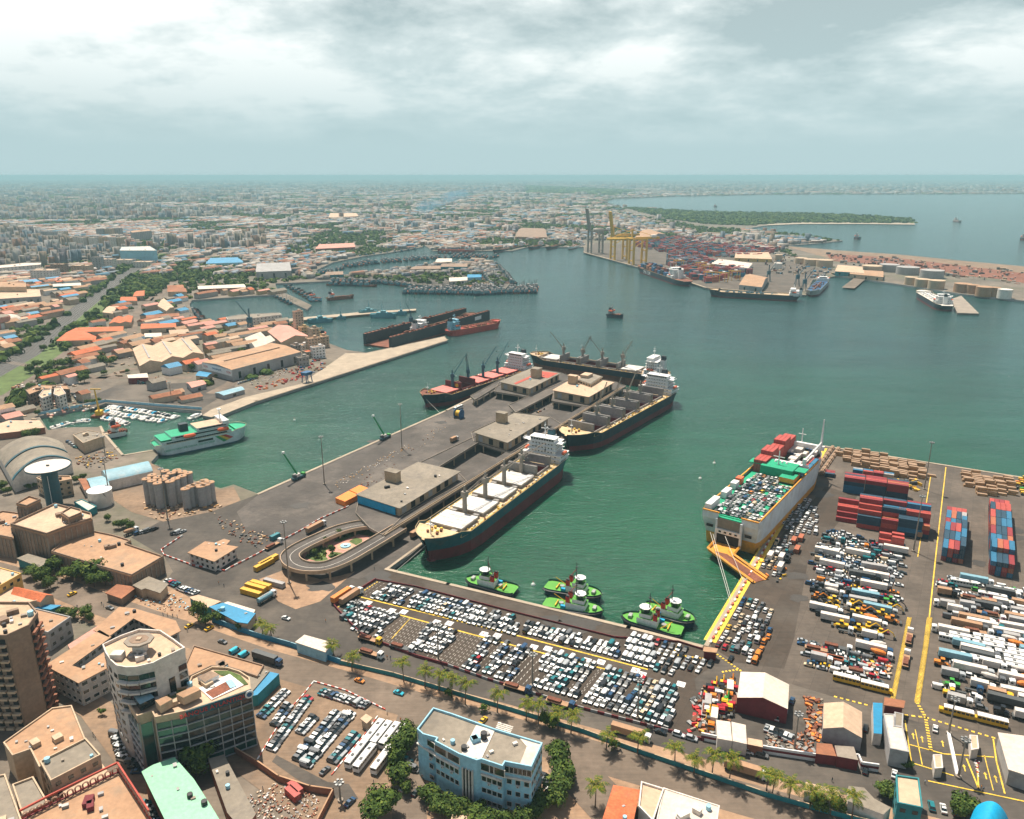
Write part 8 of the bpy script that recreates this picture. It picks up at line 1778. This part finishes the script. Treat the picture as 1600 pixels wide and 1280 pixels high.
# lane paint, letters and arrows: thin sheets on the paving
def paint(name,pts,w,z,m_,dash=None):
 mb=MB();P=Gs(pts,z)
 for a,b in zip(P[:-1],P[1:]):
  d=b-a;n=max(1,int(d.length/dash)) if dash else 1
  for i in range(n):A=a+d*(i/n);B_=a+d*((i+(.55 if dash else 1))/n);e=d.normalized();nn=Vector((-e.y,e.x,0))*w/2;mb.face([A-nn,B_-nn,B_+nn,A+nn])
 return tag(mb.build(name,m_),kind='structure')
ZP=GZ+.16
for pts,w,ds in (([(556,931),(800,991),(1012,1046)],.8,None),([(560,943),(625,961),(800,1008),(1040,1070)],.8,None),([(590,909),(556,931)],.6,1.6),([(556,931),(526,950)],.6,1.6),([(641,966),(612,998)],.35,None),([(1421,965),(1395,1092)],1.7,.9),([(1418,965),(1392,1092)],.25,None),([(1424,965),(1398,1092)],.25,None),([(1453,965),(1433,1098)],2,.9),([(1449,965),(1430,1098)],.25,None),([(1456,965),(1437,1098)],.3,None),([(1478,730),(1462,870),(1452,965)],.6,None),([(1454,745),(1434,870)],.5,None),([(1433,1098),(1446,1120),(1455,1175)],1.2,1.5),([(1413,1117),(1446,1121),(1560,1155)],.9,2),([(1303,1088),(1360,1103)],.9,2),([(1120,1022),(1160,1050)],1,1.5),([(1128,1050),(1155,1046)],1,1.5),([(1414,1125),(1424,1190)],.4,None),([(1430,1140),(1441,1195)],.3,None),([(1420,1163),(1475,1178),(1553,1183)],.5,None),([(1425,1192),(1490,1212)],.5,None),([(1450,1220),(1600,1252)],.5,None),([(1552,1155),(1557,1190),(1570,1240)],.5,None),([(1538,1180),(1552,1235)],.3,None),([(1510,1185),(1529,1232),(1527,1195)],.5,None),([(1000,1016),(1108,1030)],.8,1.4),([(1048,1030),(1060,1006)],.6,1.4)):paint('lane_marking',pts,w,ZP,'line_yellow',ds)
for q_ in ((1427,1150),(1441,1155),(1473,1162),(1507,1200),(1540,1212),(1556,1217)):
 a=G(*q_,ZP);m=MB();m.T=Matrix.Translation(a) @ Matrix.Rotation(yaw(G(1424,1190),G(1414,1125))-PI/2,4,'Z');m.face([(-.2,-1.8,0),(.2,-1.8,0),(.2,.6,0),(-.2,.6,0)]);m.face([(-.6,.6,0),(.6,.6,0),(0,1.8,0)]);tag(m.build('arrow_marking','line_yellow'),kind='structure')
m=MB()
for k in range(7):a=G(783+2.6*k*.45,1148-k*2.6,GZ+.16);m.box((a.x,a.y,GZ+.155),(6.2,.55,.01),rz=LANE)
tag(m.build('zebra_crossing','line_white'),kind='structure')
m=MB()
for poly in ([(600,1000),(632,965),(670,974),(638,1014)],[(690,1030),(724,987),(758,996),(720,1042)],[(800,1065),(828,1016),(850,1018),(832,1072)],[(606,914),(582,935),(560,932),(588,908)],[(900,1096),(934,1042),(944,1044),(912,1100)],[(530,955),(590,1000),(700,1035),(1045,1136),(1062,1075),(800,1008),(560,944)]):
 P=Gs(poly);pw=[(p.x,p.y) for p in P];o=P[0];u=Vector((math.cos(PIER),math.sin(PIER),0))
 for i in range(-70,130):
  for j in range(-30,31):
   q=o+LA*i*2.5+u*j*2.6
   if inside(pw,q.x,q.y):m.box((q.x,q.y,ZP-.02),(1.2,.14,.01),rz=PIER)
tag(m.build('bay_marking','line_white'),kind='structure')
for s,x,y in (('H',562,942),('G',575,942),('I',612,954),('F',631,956),('J',682,972),('E',702,974),('K',756,990.5),('D',777,993),('L',834,1011),('C',856,1013.5),('M',917,1032),('B',939,1034.5),('A',993,1047.5),('N',1003,1053.5),('O',1064,1069)):
 q=G(x,y,ZP+.01);o=thing('letter_tile',f'white painted square with red letter {s} on the lot lane','ground marking',q,LANE,'lettered squares of the car lot');o['kind']='structure' if False else o.get('kind','') or ''
 del o['kind'];m=MB();m.box((0,0,0),(3.4,3.4,.012),'white');m.build('panel',None,o);text_on('letter',s,2.8,'red',Matrix.Translation((0,0,.012)),o,ext=.004)
for x,y,r_ in ((1275,757,6),(1285,772,7),(1586,828,5),(1585,840,5),(590,902,7),(640,920,5),(900,975,9),(860,968,5),(585,690,5),(556,738,4),(1245,900,5),(1248,935,4),(500,917,6),(1168,1090,6),(690,660,5),(470,790,6),(1530,880,4),(660,735,4)):
 q=G(x,y,GZ+.15);r=random.Random(x);m=MB();m.face([(q.x+r_*r.uniform(.55,1.1)*math.cos(k*PI/8)*1.3,q.y+r_*r.uniform(.55,1.1)*math.sin(k*PI/8),q.z) for k in range(16)]);tag(m.build('oil_stain','tar'),kind='structure')
# gate island, clutter and people
m=MB();P=Gs([(1479,1146),(1484,1147),(1498,1212),(1493,1213)]);m.prism([(p.x,p.y) for p in P],GZ,GZ+.9,'white');tag(m.build('traffic_island'),'long white concrete island between the gate lanes','traffic island')
def clutter(poly,n,cols,label,name='scrap',mx=2.5,cat='cargo'):
 P=Gs(poly);pw=[(p.x,p.y) for p in P];m=MB();x0,x1=min(p[0] for p in pw),max(p[0] for p in pw);y0,y1=min(p[1] for p in pw),max(p[1] for p in pw);k=0;tries=0
 while k<n and tries<n*30:
  x,y=random.uniform(x0,x1),random.uniform(y0,y1);tries+=1
  if inside(pw,x,y):
   h=random.uniform(.3,mx*.35);m.box((x,y,GZ+h/2),(random.uniform(.4,mx*.75),random.uniform(.3,mx*.4),h+.1),random.choice(cols),rz=random.uniform(0,3));k+=1
 tag(m.build(name),label,cat,kind='stuff')
clutter([(375,590),(440,572),(455,582),(395,604)],160,['wall_white','rust','steel','wall_cream'],'scrap and small goods beside the quay warehouse')
clutter([(395,606),(470,585),(478,590),(405,612)],60,['tarp_orange','roof_rust','red'],'long low stack of orange steel sections on the quay','steel_sections',5);clutter([(440,580),(500,560),(520,572),(470,590)],70,['rust','red','blue','roof_rust'],'rusty containers and gear by the long quay','quay_gear',5)
clutter([(560,945-190),(720,640),(730,645),(580,765)],60,['wall_cream','concrete','rust'],'low concrete blocks scattered along the open pier','blocks',1.6);clutter([(520,755),(640,692),(645,698),(530,765)],110,['concrete_tan','wall_white','timber'],'line of pale rubble and blocks across the open pier','rubble',1.6)
clutter([(1105,1075),(1150,1060),(1148,1118),(1118,1150),(1075,1145),(1085,1075)],150,['roof_rust','steel_dark','steel','rust','red','crane_yellow','concrete'],'jumble of red and yellow machine parts in the maroon yard','machine_parts',4);clutter([(1195,1140),(1265,1150),(1275,1180),(1200,1168)],120,['rust','steel_dark','concrete','roof_rust','steel'],'small machines and parts behind the maroon striped wall','machine_parts',3)
clutter([(1255,1090),(1285,1095),(1282,1160),(1262,1165)],90,['roof_rust','rust','concrete','tarp_orange'],'orange scrap stack left of the tan workshop','machine_parts',3.5);clutter([(1340,1030),(1392,1040),(1388,1062),(1345,1055)],70,['orange','yellow','red','wall_cream'],'yellow frames and steel sections by the lane','steel_sections',4);clutter([(1375,745),(1440,755),(1432,768),(1372,765)],50,['yellow','crane_yellow','steel_dark'],'yellow booms lying behind the container block','crane_booms',7)
clutter([(430,1225),(500,1245),(490,1290),(410,1290),(380,1250)],260,['wall_white','rust','wall_brick','concrete','wall_cream','wall_grey'],'rubbish heap inside the brick walled yard','rubbish',1.4,'rubbish');clutter([(190,930),(250,918),(300,945),(320,960),(250,955)],120,['wall_cream','wall_blue','rust','wall_brown'],'street market goods and awnings on the bare ground','market_goods',1.8)
clutter([(330,800),(400,830),(440,835),(410,860),(380,850),(345,825)],90,['wall_cream','rust','steel_dark','timber'],'pallets and gear stored at the pier root','pallets',2.6);clutter([(215,780),(300,770),(350,785),(340,800),(240,812)],130,['roof_cream','timber','rust','wall_cream'],'pallets and small canopies around the silos','pallets',3.4);clutter([(118,715),(185,700),(190,715),(160,730),(120,735)],90,['crane_yellow','steel_dark','rust','concrete','timber'],'yellow machines and goods by the barrel roofed hall','quay_gear',3);clutter([(20,600),(110,590),(150,640),(60,660),(10,640)],160,['roof_rust','wall_cream','wall_white','roof_pink'],'little sheds and stalls on the left shore','sheds',6,'sheds');clutter([(795,655),(870,615),(895,600),(905,610),(820,660)],60,['rust','timber','black','steel_dark'],'dark goods stacked in the yards between pier sheds','quay_gear',4)
clutter([(1290,397),(1400,404),(1600,425),(1600,445),(1420,428),(1310,412)],260,['rust','wall_cream','concrete','steel_dark','wall_grey'],'sheds and heaps on the reclaimed ground behind the tanks','sheds',16,'sheds');clutter([(1080,375),(1215,388),(1300,420),(1330,432),(1262,435),(1200,425),(1190,400)],300,['wall_cream','wall_grey','rust','roof_blue','concrete','steel_dark'],'sheds and goods across the port land by the tanks','sheds',14,'sheds')
clutter([(320,505),(345,515),(300,560),(330,600),(240,610),(180,600),(150,545),(215,520)],90,['wall_cream','roof_rust','wall_white','roof_tan'],'small sheds between the warehouses of the west quay','sheds',7,'sheds');clutter([(1185,872),(1215,850),(1235,905),(1205,915)],26,['yellow','orange','steel_dark'],'yellow machine parts beside the car carrier ramp','machine_parts',3.5);clutter([(1520,1185),(1530,1190),(1529,1215)],24,['red','white'],'red and white traffic cones in the painted wedge','traffic_cones',.8,'cones')
for i,(x,y,w) in enumerate(((460,657,'in the ferry basin'),(1116,724,'nearest the car carrier bow'),(1094,748,'below the one off the car carrier'),(1047,636,'under the black carrier stern'),(833,914,'beside the middle tugboats'))):
 bu=thing('mooring_buoy','small white buoy floating '+w,'buoy',G(x,y,0));m=MB();m.dome((0,0,0),1.1,1.2,'white',10,3);m.build('float',None,bu);m=MB();m.tube((0,0,1),(0,0,2.2),.12,'red',5);m.build('top_mark',None,bu)
# ---- person: one continuous lofted figure
mat('cloth_any',rand=[(.05,.06,.1),(.4,.05,.04),(.5,.48,.4),(.02,.02,.02),(.1,.3,.35),(.55,.4,.1)],rough=.9)
def ring(x,y,z,a,b,n=8):return [(x+a*math.cos(2*PI*i/n),y+b*math.sin(2*PI*i/n),z) for i in range(n)]
m=MB();m.loft([ring(0,0,z,a,b) for z,a,b in ((.85,.13,.18),(1.05,.12,.16),(1.3,.14,.21),(1.45,.11,.19),(1.5,.05,.06),(1.56,.055,.055),(1.62,.09,.08),(1.7,.1,.085),(1.76,.05,.05))],'SHIRT')
for s in (-1,1):
 m.loft([ring(.04*s+.12*s*(1-z/.85),.09*s,z,r_,r_,6) for z,r_ in ((.0,.05),(.08,.055),(.45,.06),(.85,.09))],'steel_dark');m.loft([ring(.05*s*(1.4-z)*2,s*(.2+(1.4-z)*.12),z,r_,r_,6) for z,r_ in ((.72,.03),(.78,.035),(1.1,.04),(1.42,.055))],'SHIRT');m.box((.06*s+.12*s,.09*s,.04),(.24,.09,.08),'black')
m.dome((0,0,1.66),.1,.12,'black',8,3)
PM=[m.mesh('person',{'SHIRT':c}) for c in ('cloth_any','paint_white','paint_blue','paint_orange')]
for i,(x,y,w) in enumerate(((159,945,'walking on the avenue below the brown annex'),(162,948,'second walker on the avenue below the brown annex'),(121,950,'standing by the white truck of the avenue'),(342,913,'crossing the dark crossroads'),(350,917,'second one crossing the dark crossroads'),(293,987,'walking by the two yellow taxis'),(255,962,'left of a queue on the market ground'),(262,963,'second of a queue on the market ground'),(270,964,'third of a queue on the market ground'),(277,965,'fourth of a queue on the market ground'),(584,1225,'alone on the bare ground below the coaches'),(626,1127,'beside the coach furthest right'),(146,1150,'in the street left of the parked cars'),(149,1154,'second one left of the parked cars'),(610,1030,'by the lorry outside the car lot'),(605,1029,'left one by the lorry outside the car lot'),(1300,1221,'on the port road by the cream shed'),(1445,1225,'walking across the gate lanes'),(1536,1236,'left of a pair by the yellow line'),(1533,1233,'right of a pair by the yellow line'),(448,1088,'at the gate of the bus lot'),(437,1104,'between the car columns outside the bus lot'),(411,1235,'inside the rubble yard'),(509,972,'on the port road by the white car'),(585,890,'on the quay by the oil stain'),(605,1116,'by the guard hut'))):
 q=G(x,y,GZ+.18);tag(link('person',PM[i%4],None,q,random.uniform(0,6)),'small figure '+w,'person',None)
# smoke drifting over the northern basin
sm=bpy.data.materials.new('smoke');sm.use_nodes=True;nt=sm.node_tree;nt.nodes.clear();o_=nt.nodes.new('ShaderNodeOutputMaterial');pv=nt.nodes.new('ShaderNodeVolumePrincipled');pv.inputs['Color'].default_value=(.25,.6,.85,1);pv.inputs['Density'].default_value=.011;gx_=N(nt,'ShaderNodeNewGeometry');nx=N(nt,'ShaderNodeTexNoise');nx.inputs['Scale'].default_value=.012;nx.inputs['Detail'].default_value=5;nt.links.new(gx_.outputs['Position'],nx.inputs['Vector']);mr_=N(nt,'ShaderNodeMapRange');mr_.inputs['From Min'].default_value=.48;mr_.inputs['From Max'].default_value=.75;mr_.inputs['To Max'].default_value=.016;nt.links.new(nx.outputs['Fac'],mr_.inputs['Value']);nt.links.new(mr_.outputs[0],pv.inputs['Density']);nt.links.new(pv.outputs[0],o_.inputs['Volume']);MATS['smoke']=sm
c=G(640,345);m=MB();m.loft([[(c.x+dx+r_*math.cos(a),c.y+r_*math.sin(a),z) for a in [i*PI/6 for i in range(12)]] for z,dx,r_ in ((5,0,20),(20,5,45),(45,40,60),(80,110,75),(120,220,90),(150,330,40))],'smoke');tag(m.build('smoke'),'thin blue smoke drifting above the far industrial quarter','smoke',kind='stuff')
